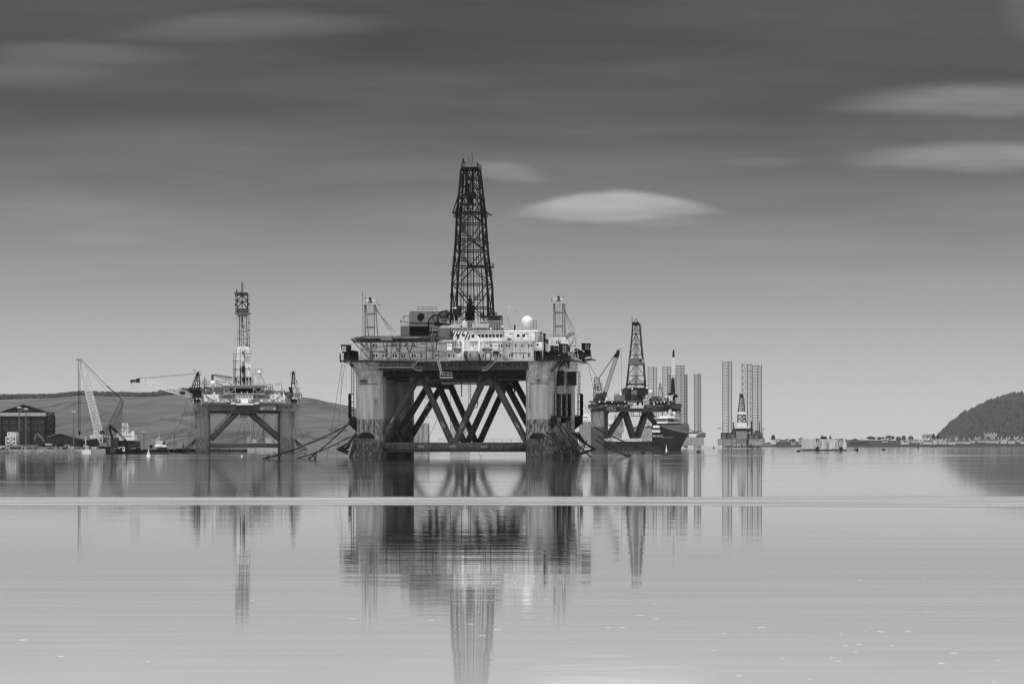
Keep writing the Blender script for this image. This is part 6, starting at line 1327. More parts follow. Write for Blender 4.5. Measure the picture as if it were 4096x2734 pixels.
m = M(); clutter(JU, m, 350, 1100, 930, 1188, -.5, 3, 60, rn, .6, 2, .6); JU.bm(m, 515, 965, 5, 515, 1100, 5, .9); JU.bm(m, 765, 955, 5, 765, 1180, 5, 1.1); JU.bm(m, 868, 960, 5, 868, 1180, 5, .6); JU.pl(m, [(910, 1180, 4), (915, 1050, 4), (935, 1040, 4)], .5); JU.pl(m, [(375, 1060, 0), (312, 1040, 0), (315, 1068, 0)], .4); JU.pl(m, [(312, 1040, 0), (372, 1018, 4)], .15); m.build('crane', 'dark_steel', ju)
m = M(); b0 = [JU.p(x, 970, d) for x, d in ((573, 10), (682, 10), (682, 22), (573, 22))]; b1 = [JU.p(x, 820, d) for x, d in ((577, 11), (668, 11), (668, 21), (577, 21))]; b2 = [JU.p(x, 630, d) for x, d in ((604, 13), (652, 13), (652, 19), (604, 19))]; m.tower(b0, b1, 3, .75, .4); m.tower(b1, b2, 5, .65, .32); JU.box(m, 604, 585, 650, 640, 13, 19); JU.bm(m, 597, 565, 13, 597, 640, 13, .2)
m.build('derrick', 'dark_steel', ju); JU.B('derrick_panel', 'white_paint', (570, 826, 684, 858, 9, 22))
m = M()
for x in (378, 450, 490, 655, 690, 720, 765, 808, 860, 895): JU.bm(m, x, 1275, 3, x, 1320, 3, .6)
for k in range(14): x = 400+k*36; JU.box(m, x, 1282, x+26, 1310, 50, 56)
JU.pl(m, [(380, 1280, 2), (440, 1315, 2), (490, 1285, 2)], .5); m.build('lower_frame', 'jackup_hull', ju)
# group of jack-ups behind the third rig
def jackup(u, Y, label, legs, hull, mt='jackup_steel', hm='jackup_hull', z_=R1, seed=1, extra=None):
    fr = Fr(u, Y, 0, 'jackup_rig', label, 'jack-up rig'); rn = random.Random(seed); fr.at(z_)
    for xa, xb, yt, yb, d, dense in legs: leg(fr, z_, xa, xb, yt, yb, d, 8, mt, fr.root, max(6, int((yb-yt)/(30 if z_ is R1 else 46))), .5, .2, dense)
    if hull:
        x0, x1, y0, y1 = hull; fr.B('hull', hm, (x0, y0, x1, y1, 0, 50)); m = M(); clutter(fr, m, x0, y0-(y1-y0)*1.2, x1, y0, 1, 20, 60, rn, 1, 5, .5); m.build('deck_machinery', mt, fr.root); fr.B('deck_house', 'white_paint', (x0+(x1-x0)*.3, y0-(y1-y0)*.45, x0+(x1-x0)*.75, y0, 2, 14))
        m = M(); fr.rl(m, x0, y0, x1, y0, 0, h=2, step=4, r=.15); m.build('railing', mt, fr.root)
    if extra: extra(fr)
    return fr
def jx(fr):
    fr.at(R1); m = M(); fr.pl(m, [(1175, 1290, 2), (1200, 1245, 2), (1240, 1270, 2)], .6); fr.pl(m, [(1330, 1300, 2), (1325, 1240, 2)], .4); m.build('crane', 'jackup_steel', fr.root)
jackup(2787, 3350, 'jack-up rig right of the supply ship bow, one dense leg standing alone against the sky', [(1246, 1315, 672, 1445, 6, True), (1142, 1172, 680, 1440, 30, False)], (1125, 1348, 1330, 1412), extra=jx, seed=4)
jackup(2700, 3700, 'hazy jack-up rig directly behind the supply ship, tallest of the far leg group', [(1056, 1141, 582, 1420, 0, True), (982, 1045, 685, 1420, 40, True), (917, 1001, 595, 1420, 20, False)], (880, 1180, 1330, 1400), seed=5)
def jd(fr):
    fr.at(R1); m = M(); b0 = [fr.p(x, 880, d) for x, d in ((870, 2), (912, 2), (912, 10), (870, 10))]; b1 = [fr.p(x, 760, d) for x, d in ((884, 4), (894, 4), (894, 8), (884, 8))]; m.tower(b0, b1, 4, .6, .3); fr.box(m, 868, 808, 914, 822, 1, 11)
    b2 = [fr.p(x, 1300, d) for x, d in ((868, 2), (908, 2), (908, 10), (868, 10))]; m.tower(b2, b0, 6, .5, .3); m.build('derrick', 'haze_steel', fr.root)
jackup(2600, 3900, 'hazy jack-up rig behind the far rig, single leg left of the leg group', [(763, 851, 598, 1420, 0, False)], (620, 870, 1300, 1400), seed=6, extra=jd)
# a pale ship or barge with tower beyond the third rig's left bay
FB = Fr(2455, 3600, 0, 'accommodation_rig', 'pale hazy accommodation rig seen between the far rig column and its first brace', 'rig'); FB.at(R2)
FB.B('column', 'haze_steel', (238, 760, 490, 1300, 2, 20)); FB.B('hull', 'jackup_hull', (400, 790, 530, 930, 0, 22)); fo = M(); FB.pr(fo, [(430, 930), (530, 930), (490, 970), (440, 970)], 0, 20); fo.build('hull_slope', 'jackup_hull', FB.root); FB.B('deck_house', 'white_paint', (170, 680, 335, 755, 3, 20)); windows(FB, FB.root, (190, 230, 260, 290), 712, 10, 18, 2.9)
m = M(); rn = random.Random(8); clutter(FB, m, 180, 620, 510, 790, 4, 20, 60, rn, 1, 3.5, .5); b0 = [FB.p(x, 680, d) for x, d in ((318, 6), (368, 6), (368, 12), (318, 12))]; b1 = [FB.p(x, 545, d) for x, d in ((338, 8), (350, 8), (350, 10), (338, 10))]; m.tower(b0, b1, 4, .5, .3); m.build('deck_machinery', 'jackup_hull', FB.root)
FC = Fr(2580, 3500, 0, 'work_barge', 'grey barge with crane post seen between the two slanting braces over the ship deck', 'barge'); FC.at(R2)
FC.B('hull', 'jackup_hull', (775, 850, 1180, 1080, 0, 30)); m = M(); rn = random.Random(9); clutter(FC, m, 780, 760, 1170, 850, 2, 20, 70, rn, 1, 4, .5); FC.bm(m, 905, 590, 5, 905, 770, 5, .8); FC.bm(m, 870, 740, 5, 915, 640, 5, .4); FC.pl(m, [(1035, 770, 5), (1030, 725, 5), (1050, 725, 5), (1050, 770, 5)], .4); m.build('deck_machinery', 'jackup_steel', FC.root); FC.B('deck_house', 'grey_panel', (820, 800, 900, 860, -1, 10))
# white ship with radomes just left of the third rig
WS = Fr(2340, 3100, 0, 'white_ship', 'white superstructured vessel showing between the nearest rig and the far rig column', 'ship'); WS.at(R3)
WS.B('hull', 'haze_steel', (-60, 1530, 230, 2060, 0, 20)); ww = WS.B('superstructure', 'white_paint', (-30, 1400, 215, 1530, 1, 20), (-10, 1370, 150, 1402, 2, 18)); windows(WS, ww, (10, 35, 60, 85, 110), 1442, 18, 22, .9); windows(WS, ww, (10, 40, 70, 100, 140), 1500, 12, 20, .9)
q = WS.p(128, 1322, 5); m = M().ball(q, 13/5*WS.dims(5), 12, 8); m.build('radome', 'white_clean', ww); m = M(); rn = random.Random(3); clutter(WS, m, -20, 1330, 200, 1400, 3, 14, 30, rn, .6, 2, .6); WS.bm(m, 128, 1335, 5, 128, 1400, 5, .5); m.build('mast', 'light_steel', ww)
# hazy rig and quay beyond the left rig
def hz_(fr):
    fr.at(L2); m = M(); b0 = [fr.p(x, 1000, d) for x, d in ((1430, 10), (1510, 10), (1510, 20), (1430, 20))]; b1 = [fr.p(x, 740, d) for x, d in ((1462, 13), (1478, 13), (1478, 17), (1462, 17))]; m.tower(b0, b1, 6, .5, .22); m.build('derrick', 'haze_steel', fr.root)
    m = M(); rn = random.Random(77); clutter(fr, m, 1170, 1120, 1600, 1300, 0, 20, 120, rn, 1, 5, .6); m.build('deck_pipework', 'pale_hull', fr.root)
    m = M(); fr.bm(m, 1340, 1160, 2, 1370, 1030, 2, .4); fr.bm(m, 1560, 1200, 2, 1520, 1040, 2, .4); m.build('crane', 'pale_hull', fr.root)
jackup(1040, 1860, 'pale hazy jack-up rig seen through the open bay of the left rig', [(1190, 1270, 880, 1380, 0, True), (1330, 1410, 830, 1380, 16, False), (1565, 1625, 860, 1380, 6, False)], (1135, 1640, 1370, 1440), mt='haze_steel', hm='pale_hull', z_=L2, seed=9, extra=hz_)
SB = Fr(880, 1880, 0, 'work_boat', 'dark work boat low on the water inside the left rig bay', 'boat'); SB.at(L2); rn = random.Random(13)
SB.B('hull', 'dark_steel', (560, 1400, 1130, 1440, 0, 8)); SB.B('deck_house', 'grey_panel', (715, 1375, 840, 1400, 1, 6)); m = M(); clutter(SB, m, 620, 1340, 860, 1400, 1, 6, 30, rn, .4, 1.8, .6); m.build('deck_gear', 'hull_grey', SB.root)
HS = Fr(718, 1900, 0, 'cargo_ship', 'hazy grey ship with thin crane at the hill foot beside the left rig', 'ship'); HS.at(L2)
HS.B('hull', 'haze_steel', (10, 1375, 185, 1420, 0, 16)); HS.B('superstructure', 'pale_hull', (35, 1285, 120, 1378, 2, 12), (135, 1255, 178, 1378, 3, 12)); m = M(); HS.bm(m, 165, 1260, 5, 205, 1150, 5, .4); rn = random.Random(14); clutter(HS, m, 20, 1260, 180, 1340, 1, 10, 40, rn, .4, 1.6, .6); m.build('crane', 'pale_hull', HS.root)

mat('caisson_grey', .27, .8, .3, .2, .4)
# pale floating dock seen through the legs of the nearest rig
FD = Fr(1830, 2300, 0, 'floating_dock', 'pale hazy floating dock with two square towers seen through the legs of the nearest rig', 'dock'); C4 = Z(1300, 1450, 3.825); C5 = Z(1860, 1450, 3.825); FD.at(C4)
fdh = FD.B('hull', 'dark_steel', (1650, 1362, 2070, 1400, 0, 40)); FD.B('tower', 'caisson_grey', (1335, 935, 1590, 1364, 1, 20)); FD.B('tower', 'caisson_grey', (1912, 935, 2210, 1364, 1, 20)); m = M()
FD.rl(m, 1335, 935, 1590, 935, 1, h=2, step=4, r=.12); FD.rl(m, 1912, 935, 2210, 935, 1, h=2, step=4, r=.12); rn = random.Random(4); clutter(FD, m, 1480, 922, 1560, 935, 2, 8, 8, rn, .8, 2, .3)
for x in (1425, 1497, 1582): FD.bm(m, x, 950, .6, x, 1360, .6, .2)
m.build('railing', 'mid_steel', fdh); m = M(); FD.bm(m, 1445, 1392, -6, 1520, 1392, -6, .8); FD.bm(m, 1690, 1387, -4, 1740, 1387, -4, 1.3); FD.bm(m, 1790, 1387, -4, 1880, 1387, -4, 1.); FD.bm(m, 2070, 1387, -4, 2130, 1387, -4, 1.4); FD.bm(m, 1520, 1392, -6, 1650, 1372, -4, .25); m.build('fender', 'light_steel', fdh)
FD.B('pontoon', 'light_steel', (1335, 1358, 1650, 1372, 0, 30), (2070, 1358, 2430, 1372, 0, 30))
# ================= yard on the left
Y1z = Z(0, 1400, 3.356); Y2z = Z(0, 1550, 5.6); Y3z = Z(360, 1640, 6.909); YW = 1420.
yx = lambda u, Y=YW: (u-HU)/F*Y
zq = H+(HV-Y2z(0, 1380)[1])/F*YW          # quay level from the photograph
m = M(); m.add([(yx(-700), YW+2, zq), (yx(332), YW+2, zq), (yx(420), 1700, zq), (yx(420), 1980, zq), (-1400, 1980, zq)], [(0, 1, 2, 3, 4)]); m.add([(yx(-700), YW+2, zq), (yx(-700), YW-4, -.6), (yx(332), YW-4, -.6), (yx(332), YW+2, zq)], [(0, 1, 2, 3)]); struct(m.build('ground', 'asphalt'))
mat('quay_concrete', rough=.85, fn=lambda t, c: t.mix(t.rng(t.m('ADD', t.sep(c)[2], t.m('MULTIPLY', t.noise(c, .6, 4), .8)), .5, 1.4), .13, t.m('MULTIPLY', t.noise(t.scale(c, 1, 1, .3), .4, 4, .6), .5)))
QW = M(); QW.box(yx(40), YW-4.4, -1, yx(332), YW+2.2, zq+.06); o = QW.build('quay_wall', 'quay_concrete'); tag(o, 'long low concrete quay wall above the rock revetment', 'wall')
m = M(); m.box(yx(370), YW-4.8, -1, yx(420), YW+6, zq+.3)
for k in range(14): x = yx(370)+(yx(420)-yx(370))*k/13; m.beam((x, YW-4.9, -.5), (x, YW-4.9, zq+.3), .22, 5)
o = m.build('sheet_pile_wall', 'pale_hull'); tag(o, 'pale ribbed sheet pile wall at the end of the quay', 'wall')
o = M().box(yx(332), YW-4.5, -1, yx(370), YW+5, zq+.1).build('quay_wall', 'concrete'); tag(o, 'short plain concrete wall between the rocks and the ribbed sheet piles', 'wall')
rn = random.Random(51); m = M()
for _ in range(700):
    u = rn.uniform(-60, 335); f = rn.random(); x = yx(u); y = YW-5-rn.random()*6; s = rn.uniform(.25, .8); z = max(-.2, 1.1-(YW-5-y)*.3)*rn.uniform(.4, 1) if u > 50 else rn.uniform(0, 1.5); zz_ = s*.7
    vs = [(x+s*rn.uniform(.5, 1)*a, y+s*rn.uniform(.5, 1)*b, z+zz_*rn.uniform(.5, 1)*c) for a, b, c in ((1, 0, 0), (-1, 0, 0), (0, 1, 0), (0, -1, 0), (0, 0, 1), (0, 0, -1))]
    m.add(vs, [(0, 2, 4), (2, 1, 4), (1, 3, 4), (3, 0, 4), (2, 0, 5), (1, 2, 5), (3, 1, 5), (0, 3, 5)])
o = m.build('rocks', 'rock'); struct(o, 'stuff'); o['category'] = 'rocks'; o['label'] = 'rough rock revetment along the foot of the quay'
def yard(name, label, cat, u, Y=YW+25, group=None, z_=Y2z):
    f = Fr(u, Y, 0, name, label, cat, group); f.root.location.z = 0; return f.at(z_)
# fabrication hall
FH = yard('fabrication_hall', 'large dark gabled shed with pale fascia band and ring emblem on the gable', 'building', 93, 1500)
FH.B('wall', 'shed_wall', (0, 640, 1045, 1320, 0, 24)); m = M(); FH.pr(m, [(0, 556), (518, 388), (1035, 552)], .4, 24); m.build('gable_roof', 'shed_wall', FH.root)
FH.B('fascia', 'shed_trim', (0, 556, 1032, 628, -1, 0)); m = M(); FH.pl(m, [(0, 556, 0), (518, 386, 0), (1040, 553, 0)], .5); m.build('roof_edge', 'dark_steel', FH.root)
m = M()
for x in (95, 155, 250, 318, 478, 635, 725, 795, 890, 952): FH.B('window', 'hall_window', (x-20, 728, x+20, 808, -.25, .1)); FH.B('window', 'hall_window', (x-20, 872, x+20, 968, -.25, .1))
for x in (20, 192, 358, 520, 690, 848, 1000): FH.B('door_leaf', 'dark_steel' if x in (20, 690, 1000) else 'shed_wall', (x, 640, x+(25 if x in (20, 690, 1000) else 150), 1300, -.5 if x in (20, 690, 1000) else -.15, .05))
m = M(); q = FH.p(445, 490, -.3); r = 42/5.6*FH.dims()*.82
for k in range(24): a, b = 6.2832*k/24, 6.2832*(k+1)/24; m.beam((q.x+r*math.cos(a), q.y, q.z+r*math.sin(a)), (q.x+r*math.cos(b), q.y, q.z+r*math.sin(b)), .28, 5)
m.build('ring_emblem', 'mid_steel', FH.root)
for y_, s in ((462, 'GLOBAL'), (488, 'ENERGY'), (514, 'GROUP')): text(s, .95, tuple(FH.p(548, y_, -.4)), FH.root, 'mid_steel', bold=.03, squash=1.2)
LT = yard('lattice_frame', 'dark steel lattice frame standing against the right side of the large shed', 'frame', 200, 1500)
m = M()
for d in (0, 12):
    LT.bm(m, 1050, 560, d, 1050, 1320, d, .45); LT.bm(m, 1218, 630, d, 1218, 1320, d, .6); LT.bm(m, 1204, 556, d, 1204, 640, d, .3)
    for y in (560, 632, 770, 970): LT.bm(m, 1040, y, d, 1215, y, d, .3)
    for a, b in ((770, 632), (632, 770), (970, 770), (770, 970), (970, 1180), (1180, 970), (640, 570), (575, 625)): LT.bm(m, 1050, a, d, 1215, b, d, .25)
m.build('frame', 'dark_steel', LT.root)
def shed(label, pts, u, Y, m_='shed_wall'):
    f = yard('shed', label, 'building', u, Y); m = M(); f.pr(m, pts, 0, 14); m.build('wall', m_, f.root); m = M(); f.pl(m, [(x, y, -.3) for x, y in pts[1:-1]], .3); m.build('roof_edge', 'grey_panel', f.root); return f
s1_ = shed('lower dark gabled shed right of the lattice frame', [(1045, 1320), (1045, 1100), (1345, 1018), (1803, 1152), (1803, 1320)], 250, 1470)
shed('dark sloping-roofed shed behind the crawler crane foot', [(1803, 1320), (1803, 1195), (2300, 1110), (2560, 1130), (2560, 1320)], 380, 1475, 'crane_dark')
# lamp masts
def mast(label, x, ytop, Y, z_=Y2z, ybot=1330):
    u = z_(x, 0)[0]; f = Fr(u, Y, 0, 'lamp_mast', label, 'lamp mast', 'tall floodlight masts in the yard'); f.at(z_); m = M(); f.bm(m, x, ybot, 0, x, ytop, 0, .38, 8, .22); m.build('pole', 'mid_steel', f.root); m = M(); q = f.p(x, ytop, 0); m.beam(q-V3((0, 0, .2)), q+V3((0, 0, .3)), 1.3, 12, .7); m.beam(q-V3((1.2, 0, .2)), q+V3((1.2, 0, -.2)), .3, 5); m.build('lamp_head', 'light_steel', f.root)
mast('floodlight mast in front of the large shed, left of two', 430, 435, 1450); mast('floodlight mast in front of the large shed, right of two', 583, 470, 1450); mast('floodlight mast standing alone just left of the crane hook', 1650, 535, 1440); mast('short floodlight mast behind the tug', 1490, 605, 1700, Y3z, 1120)
# scaffold tower
ST = yard('scaffold_tower', 'pale stepped steel scaffold tower in front of the large shed', 'scaffold', 43, 1450); m = M()
def bx4(f, x0, x1, y, d0, d1): return [f.p(x0, y, d0), f.p(x1, y, d0), V3((f.p(x1, y, d0).x, d1, f.p(x1, y, d0).z)), V3((f.p(x0, y, d0).x, d1, f.p(x0, y, d0).z))]
m.tower(bx4(ST, 135, 352, 1285, 0, 8), bx4(ST, 135, 352, 1100, 0, 8), 2, .35, .28); m.tower(bx4(ST, 175, 350, 1100, 1, 7), bx4(ST, 175, 350, 1000, 1, 7), 1, .35, .28)
for x in (230, 290): ST.bm(m, x, 1000, 1, x, 1285, 1, .3)
m.build('frame', 'white_paint', ST.root); ST.B('deck', 'light_steel', (135, 1092, 352, 1102, 0, 8), (140, 1180, 350, 1190, 0, 8)); ST.B('inner_block', 'grey_panel', (150, 1110, 330, 1280, 3, 7))
# crawler crane
CC = yard('crawler_crane', 'huge pale lattice crawler crane leaning left with hook block hanging', 'crane', 400, 1450, z_=Y1z)
def lat(f, a, b, w0, w1, n, rc, rb, mt, name, par, d=0, ends=.08):
    m = M(); p0, p1 = f.p(*a, d), f.p(*b, d); dv = (p1-p0).normalized(); nn = V3((-dv.z, 0, dv.x)).normalized()
    def s_(p, w): return [p-nn*w/2-V3((0, w/2, 0)), p-nn*w/2+V3((0, w/2, 0)), p+nn*w/2+V3((0, w/2, 0)), p+nn*w/2-V3((0, w/2, 0))]
    k0, k1 = p0.lerp(p1, ends), p0.lerp(p1, 1-ends*.6); m.tower(s_(p0, w0*.15), s_(k0, w0), 2, rc, rb); m.tower(s_(k0, w0), s_(k1, w1), n, rc, rb); m.tower(s_(k1, w1), s_(p1, w1*.6), 1, rc, rb); return m.build(name, mt, par)
lat(CC, (1368, 1265), (1085, 135), 3.8, 2.7, 22, .2, .12, 'crane_boom', 'boom', CC.root, ends=.13)
lat(CC, (1372, 1265), (1645, 665), 3.0, 1.8, 12, .22, .12, 'mid_steel', 'mast', CC.root, d=2)
m = M(); CC.box(m, 1045, 130, 1105, 165, -1, 2); CC.pl(m, [(1025, 122, 0), (1105, 122, 0), (1115, 165, 0)], .3); CC.pl(m, [(1025, 122, 0), (1045, 150, 0)], .25); m.build('boom_head', 'grey_panel', CC.root)
m = M()
for x in (1046, 1054, 1066, 1076): CC.bm(m, x, 165, 0, x+6, 1090, 0, .09 if x != 1054 else .12, 4)
for a, b in (((1115, 145), (1438, 482)), ((1125, 165), (1425, 475))): CC.bm(m, *a, 0, *b, 1, .08, 4)
CC.bm(m, 1125, 180, 0, 1585, 725, 1, .06); 
for o_ in (0, 10): CC.bm(m, 1440, 480+o_, 1, 1645, 660+o_*.5, 2, .15, 5)
for k in range(7): CC.bm(m, 1645, 680, 2, 1500+k*18, 1180-k*6 if k < 5 else 1150, 3, .045, 4)
CC.bm(m, 1652, 670, 2, 1635, 1020, 4, .08, 4); CC.bm(m, 1640, 670, 2, 1600, 1100, 4, .07, 4); m.build('hoist_rope', 'dark_steel', CC.root)
m = M(); CC.box(m, 1050, 1100, 1082, 1122, -.8, .8); CC.box(m, 1058, 1085, 1078, 1100, -.5, .5); CC.bm(m, 1066, 1122, 0, 1066, 1145, 0, .3); CC.box(m, 1432, 474, 1448, 490, .5, 1.6); m.build('hook_block', 'black_steel', CC.root)
m = M(); clutter(CC, m, 1330, 1180, 1480, 1290, -1, 8, 40, rn, .5, 1.8, .5); CC.box(m, 1340, 1262, 1500, 1300, 0, 7); CC.box(m, 1420, 1180, 1475, 1262, 1, 6); CC.bm(m, 1440, 1130, 2, 1400, 1260, 2, .3); m.build('machinery_house', 'grey_panel', CC.root); m = M(); q = CC.p(1365, 1098, -1); m.ball(q, 1.3, 10, 8); m.build('winch', 'crane_dark', CC.root); m = M(); CC.box(m, 1330, 1296, 1510, 1318, -1, 1.5); CC.box(m, 1330, 1296, 1510, 1318, 6, 8.5); m.build('crawler_track', 'black_steel', CC.root)
# excavators
def excavator(label, f, boom, stick, bucket, body, mt, w=.5):
    m = M(); f.pl(m, [(x, y, 1.5) for x, y in boom], w, 6); bo = m.build('boom', mt, f.root); m = M(); f.pl(m, [(x, y, 1.5) for x, y in stick], w*.8, 6); m.build('stick', mt, f.root)
    m = M(); f.pr(m, bucket, .6, 2.4); m.build('bucket', 'hull_grey', f.root)
    x0, y0, x1, y1 = body; f.B('cab_body', 'crane_dark', (x0, y0, x1, y1, 0, 3)); m = M(); f.box(m, x0-10, y1+6, x1, y1+28, -.3, .6); f.box(m, x0-10, y1+6, x1, y1+28, 2.4, 3.3); m.build('track', 'black_steel', f.root)
EX = yard('excavator', 'large grey tracked excavator with arched boom in front of the shed door', 'excavator', 180, 1440)
excavator('', EX, [(985, 1215), (940, 1130), (825, 1035)], [(815, 1030), (790, 1130), (765, 1190)], [(725, 1195), (760, 1170), (800, 1215), (780, 1250), (740, 1235)], (945, 1218, 1140, 1290), 'mid_steel', .75); EX.B('counterweight', 'light_steel', (1010, 1245, 1150, 1290, -.1, 3.1)); m = M(); EX.rl(m, 1050, 1210, 1140, 1210, 0, h=2.5, step=3, r=.08); m.build('handrail', 'mid_steel', EX.root)
E2 = yard('excavator', 'small black excavator with hooked boom on the quay edge', 'excavator', 235, 1432)
excavator('', E2, [(1325, 1290), (1365, 1235), (1410, 1215)], [(1300, 1335), (1300, 1290), (1340, 1255)], [(1285, 1340), (1310, 1325), (1320, 1370), (1290, 1370)], (1395, 1340, 1490, 1368), 'black_steel', .35)
# vehicles: tanker truck, tipper truck, cars, van, cabins
def truck(label, x0, y0, x1, y1, kind, m_='mid_steel', cabm='light_steel', Y=1436, face=-1, name='truck'):
    u = Y2z((x0+x1)/2, 0)[0]; f = yard(name, label, name.replace('_', ' '), u, Y); w = x1-x0; cab = (x0, x0+w*.24) if face < 0 else (x1-w*.24, x1); bd = (x0+w*.28, x1) if face < 0 else (x0, x1-w*.28)
    c = M(); f.pr(c, [(cab[0], y1-8), (cab[0]+4, y0+(y1-y0)*.3), (cab[0]+w*.05, y0+(y1-y0)*.12), (cab[1], y0+(y1-y0)*.12), (cab[1], y1-8)], 0, 2.4); c.build('cab', cabm, f.root)
    b = M(); 
    if kind == 'tank': a, e = f.p(bd[0], (y0+y1)/2-8, 1.2), f.p(bd[1], (y0+y1)/2-8, 1.2); b.beam(a, e, (y1-y0)*.36/5.6*f.dims(), 12)
    else: f.pr(b, [(bd[0]-w*.02, y0+8), (bd[1], y0+8), (bd[1]-w*.03, y1-18), (bd[0]+w*.02, y1-18)], 0, 2.4)
    b.build('body', m_, f.root); f.B('window', 'glass_dark', (cab[0]+w*.06, y0+(y1-y0)*.2, cab[1]-w*.03, y0+(y1-y0)*.45, -.04, .02))
    for k in (.12, .42, .58, .82):
        wm = M(); q = f.p(x0+w*k, y1-10, 0); wm.beam((q.x, -.05, q.z), (q.x, .4, q.z), .5, 12); wm.build('wheel', 'black_steel', f.root)
    return f
truck('tanker truck with pale cab at the far left of the yard', 130, 1268, 480, 1385, 'tank', 'grey_panel'); truck('articulated dump truck with empty body in front of the shed door', 480, 1270, 860, 1370, 'tip', 'grey_panel', 'light_steel'); truck('pale lorry cut off by the left picture edge', -160, 1285, 110, 1385, 'tip', 'light_steel', 'light_steel')
def car(label, x, y, w, m_, Y=1428, name='parked_car', cat='car'):
    u = Y2z(x, 0)[0]; f = yard(name, label, cat, u, Y, 'vehicles parked along the quay'); h = w*.38; q = f.p(x, y, 0); L_ = w/5.6*f.dims(); m = M()
    m.loft([[(a*L_/2, b, q.z+c*L_*.36) for a, c in ((-1, .25), (-.95, .6), (-.55, .68), (-.38, 1.05), (.3, 1.05), (.55, .66), (.97, .58), (1, .25))] for b in (0, .1, 1.6, 1.7)]); m.build('body', m_, f.root); f2 = M(); f2.box(-.36*L_, -.02, q.z+L_*.26, .42*L_*.7, 1.72, q.z+L_*.35); f2.build('window', 'glass_dark', f.root)
    for s in (-.62, .62): wm = M(); wm.beam((s*L_/2, -.03, q.z+.28), (s*L_/2, .2, q.z+.28), .3, 10); wm.build('wheel', 'black_steel', f.root)
car('small pale car right of the tracked excavator', 1245, 1318, 78, 'light_steel'); car('dark car left of the lone floodlight mast foot', 1690, 1372, 60, 'black_steel'); car('dark car right of the lone floodlight mast foot', 1770, 1368, 70, 'dark_steel'); car('pale car left of the dump truck wheels', 655, 1370, 74, 'light_steel'); car('dark car under the white column machine', 2180, 1375, 70, 'dark_steel')
def van(label, x0, y0, x1, y1, m_='white_clean', name='van', cat='van'):
    f = yard(name, label, cat, Y2z((x0+x1)/2, 0)[0], 1430); m = M(); f.pr(m, [(x0, y1), (x0+4, y0+8), (x0+12, y0), (x1-4, y0), (x1, y0+10), (x1, y1)], 0, 2.2); m.build('body', m_, f.root); f.B('window', 'glass_dark', (x0+14, y0+12, x1-12, y0+32, -.05, .02))
    for k in (.2, .8): wm = M(); q = f.p(x0+(x1-x0)*k, y1, 0); wm.beam((q.x, -.05, q.z), (q.x, .25, q.z), .32, 10); wm.build('wheel', 'black_steel', f.root)
van('white van parked left of the lone floodlight mast', 1558, 1312, 1636, 1370); 
cb = yard('site_cabin', 'pale site cabin with dark window left of the white van', 'cabin', 267, 1434); cb.B('body', 'light_steel', (1450, 1278, 1542, 1368, 0, 4)); cb.B('window', 'hull_grey', (1478, 1295, 1522, 1345, -.1, .05))
cb = yard('storage_tank', 'pale ribbed tank on the quay behind the ribbed sheet piles', 'tank', 375, 1432); cb.B('body', 'light_steel', (2040, 1325, 2160, 1380, 0, 4)); cb.B('lid', 'grey_panel', (2060, 1312, 2150, 1326, .5, 3.5))
cm = yard('signal_mast', 'pale machine with an upright mast and dark lamps by the crane hook', 'machine', 343, 1436); cm.B('body', 'light_steel', (1900, 1290, 1970, 1372, 0, 3), (1870, 1268, 1920, 1330, .5, 2.5)); m = M(); cm.bm(m, 1918, 1290, 1, 1922, 970, 1, .3); m.build('mast', 'light_steel', cm.root); cm.B('lamp', 'black_steel', (1910, 975, 1930, 1005, .4, 1.6), (1914, 1040, 1930, 1075, .4, 1.6))
# general stock laid along the quay
for i, (x, y, w, h, mt_, lb) in enumerate(((60, 1385, 60, 40, 'dark_steel', 'dark skip at the left end of the quay'), (1440, 1372, 90, 30, 'black_steel', 'long black skip beside the pale site cabin'), (1860, 1378, 60, 30, 'dark_steel', 'dark crate left of the pale machine with mast'), (2010, 1378, 50, 34, 'hull_grey', 'dark crate right of the pale machine with mast'), (1120, 1372, 120, 26, 'hull_grey', 'low heap of steel in front of the tracked excavator'))):
    f = yard('crate', lb, 'crate', Y2z(x, 0)[0], 1426, 'skips and crates along the quay'); f.B('body', mt_, (x-w/2, y-h, x+w/2, y, 0, 2.5)); m = M(); f.rl(m, x-w/2, y-h, x+w/2, y-h, 0, h=.3, step=.8, r=.06); m.build('rim', 'mid_steel', f.root)
# ships behind the yard
W2 = Fr(480, 1600, 0, 'white_ship', 'bow-on ship with white bridge, twin white domes and pale funnel', 'ship'); W2.at(Y3z)
m = M(); W2.pr(m, [(330, 1080), (300, 1000), (380, 900), (560, 810), (760, 740), (780, 1080)], 0, 14); m.build('bow', 'crane_dark', W2.root); m = M(); a = [W2.p(x, y, 0) for x, y in ((640, 840), (1000, 830), (1230, 850), (1228, 1000), (760, 1080))]; m.prism([(q.x, q.z) for q in a], 6, 26); m.build('hull', 'hull_grey', W2.root)
ww = W2.B('superstructure', 'white_paint', (735, 690, 1222, 835, 5, 18), (730, 580, 775, 700, 6, 10), (1142, 572, 1210, 700, 7, 12), (880, 640, 1145, 700, 6, 14)); W2.B('funnel_cap', 'black_steel', (1148, 545, 1176, 574, 8, 10)); windows(W2, ww, (915, 960, 1000, 1045, 1085, 1125), 718, 32, 20, 4.95)
m = M()
for x in (905, 1032): W2.box(m, x-10, 400, x+10, 640, 8, 10)
for y in (438, 478, 552): W2.box(m, 875, y-7, 1075, y+7, 7.6, 10.4)
W2.bm(m, 965, 345, 9, 965, 560, 9, .25); W2.bm(m, 1000, 560, 8, 950, 660, 8, .5); W2.rl(m, 740, 690, 1215, 690, 5, h=1.5, r=.08); W2.rl(m, 870, 575, 1080, 575, 8, h=1, r=.08); m.build('mast', 'white_paint', ww)
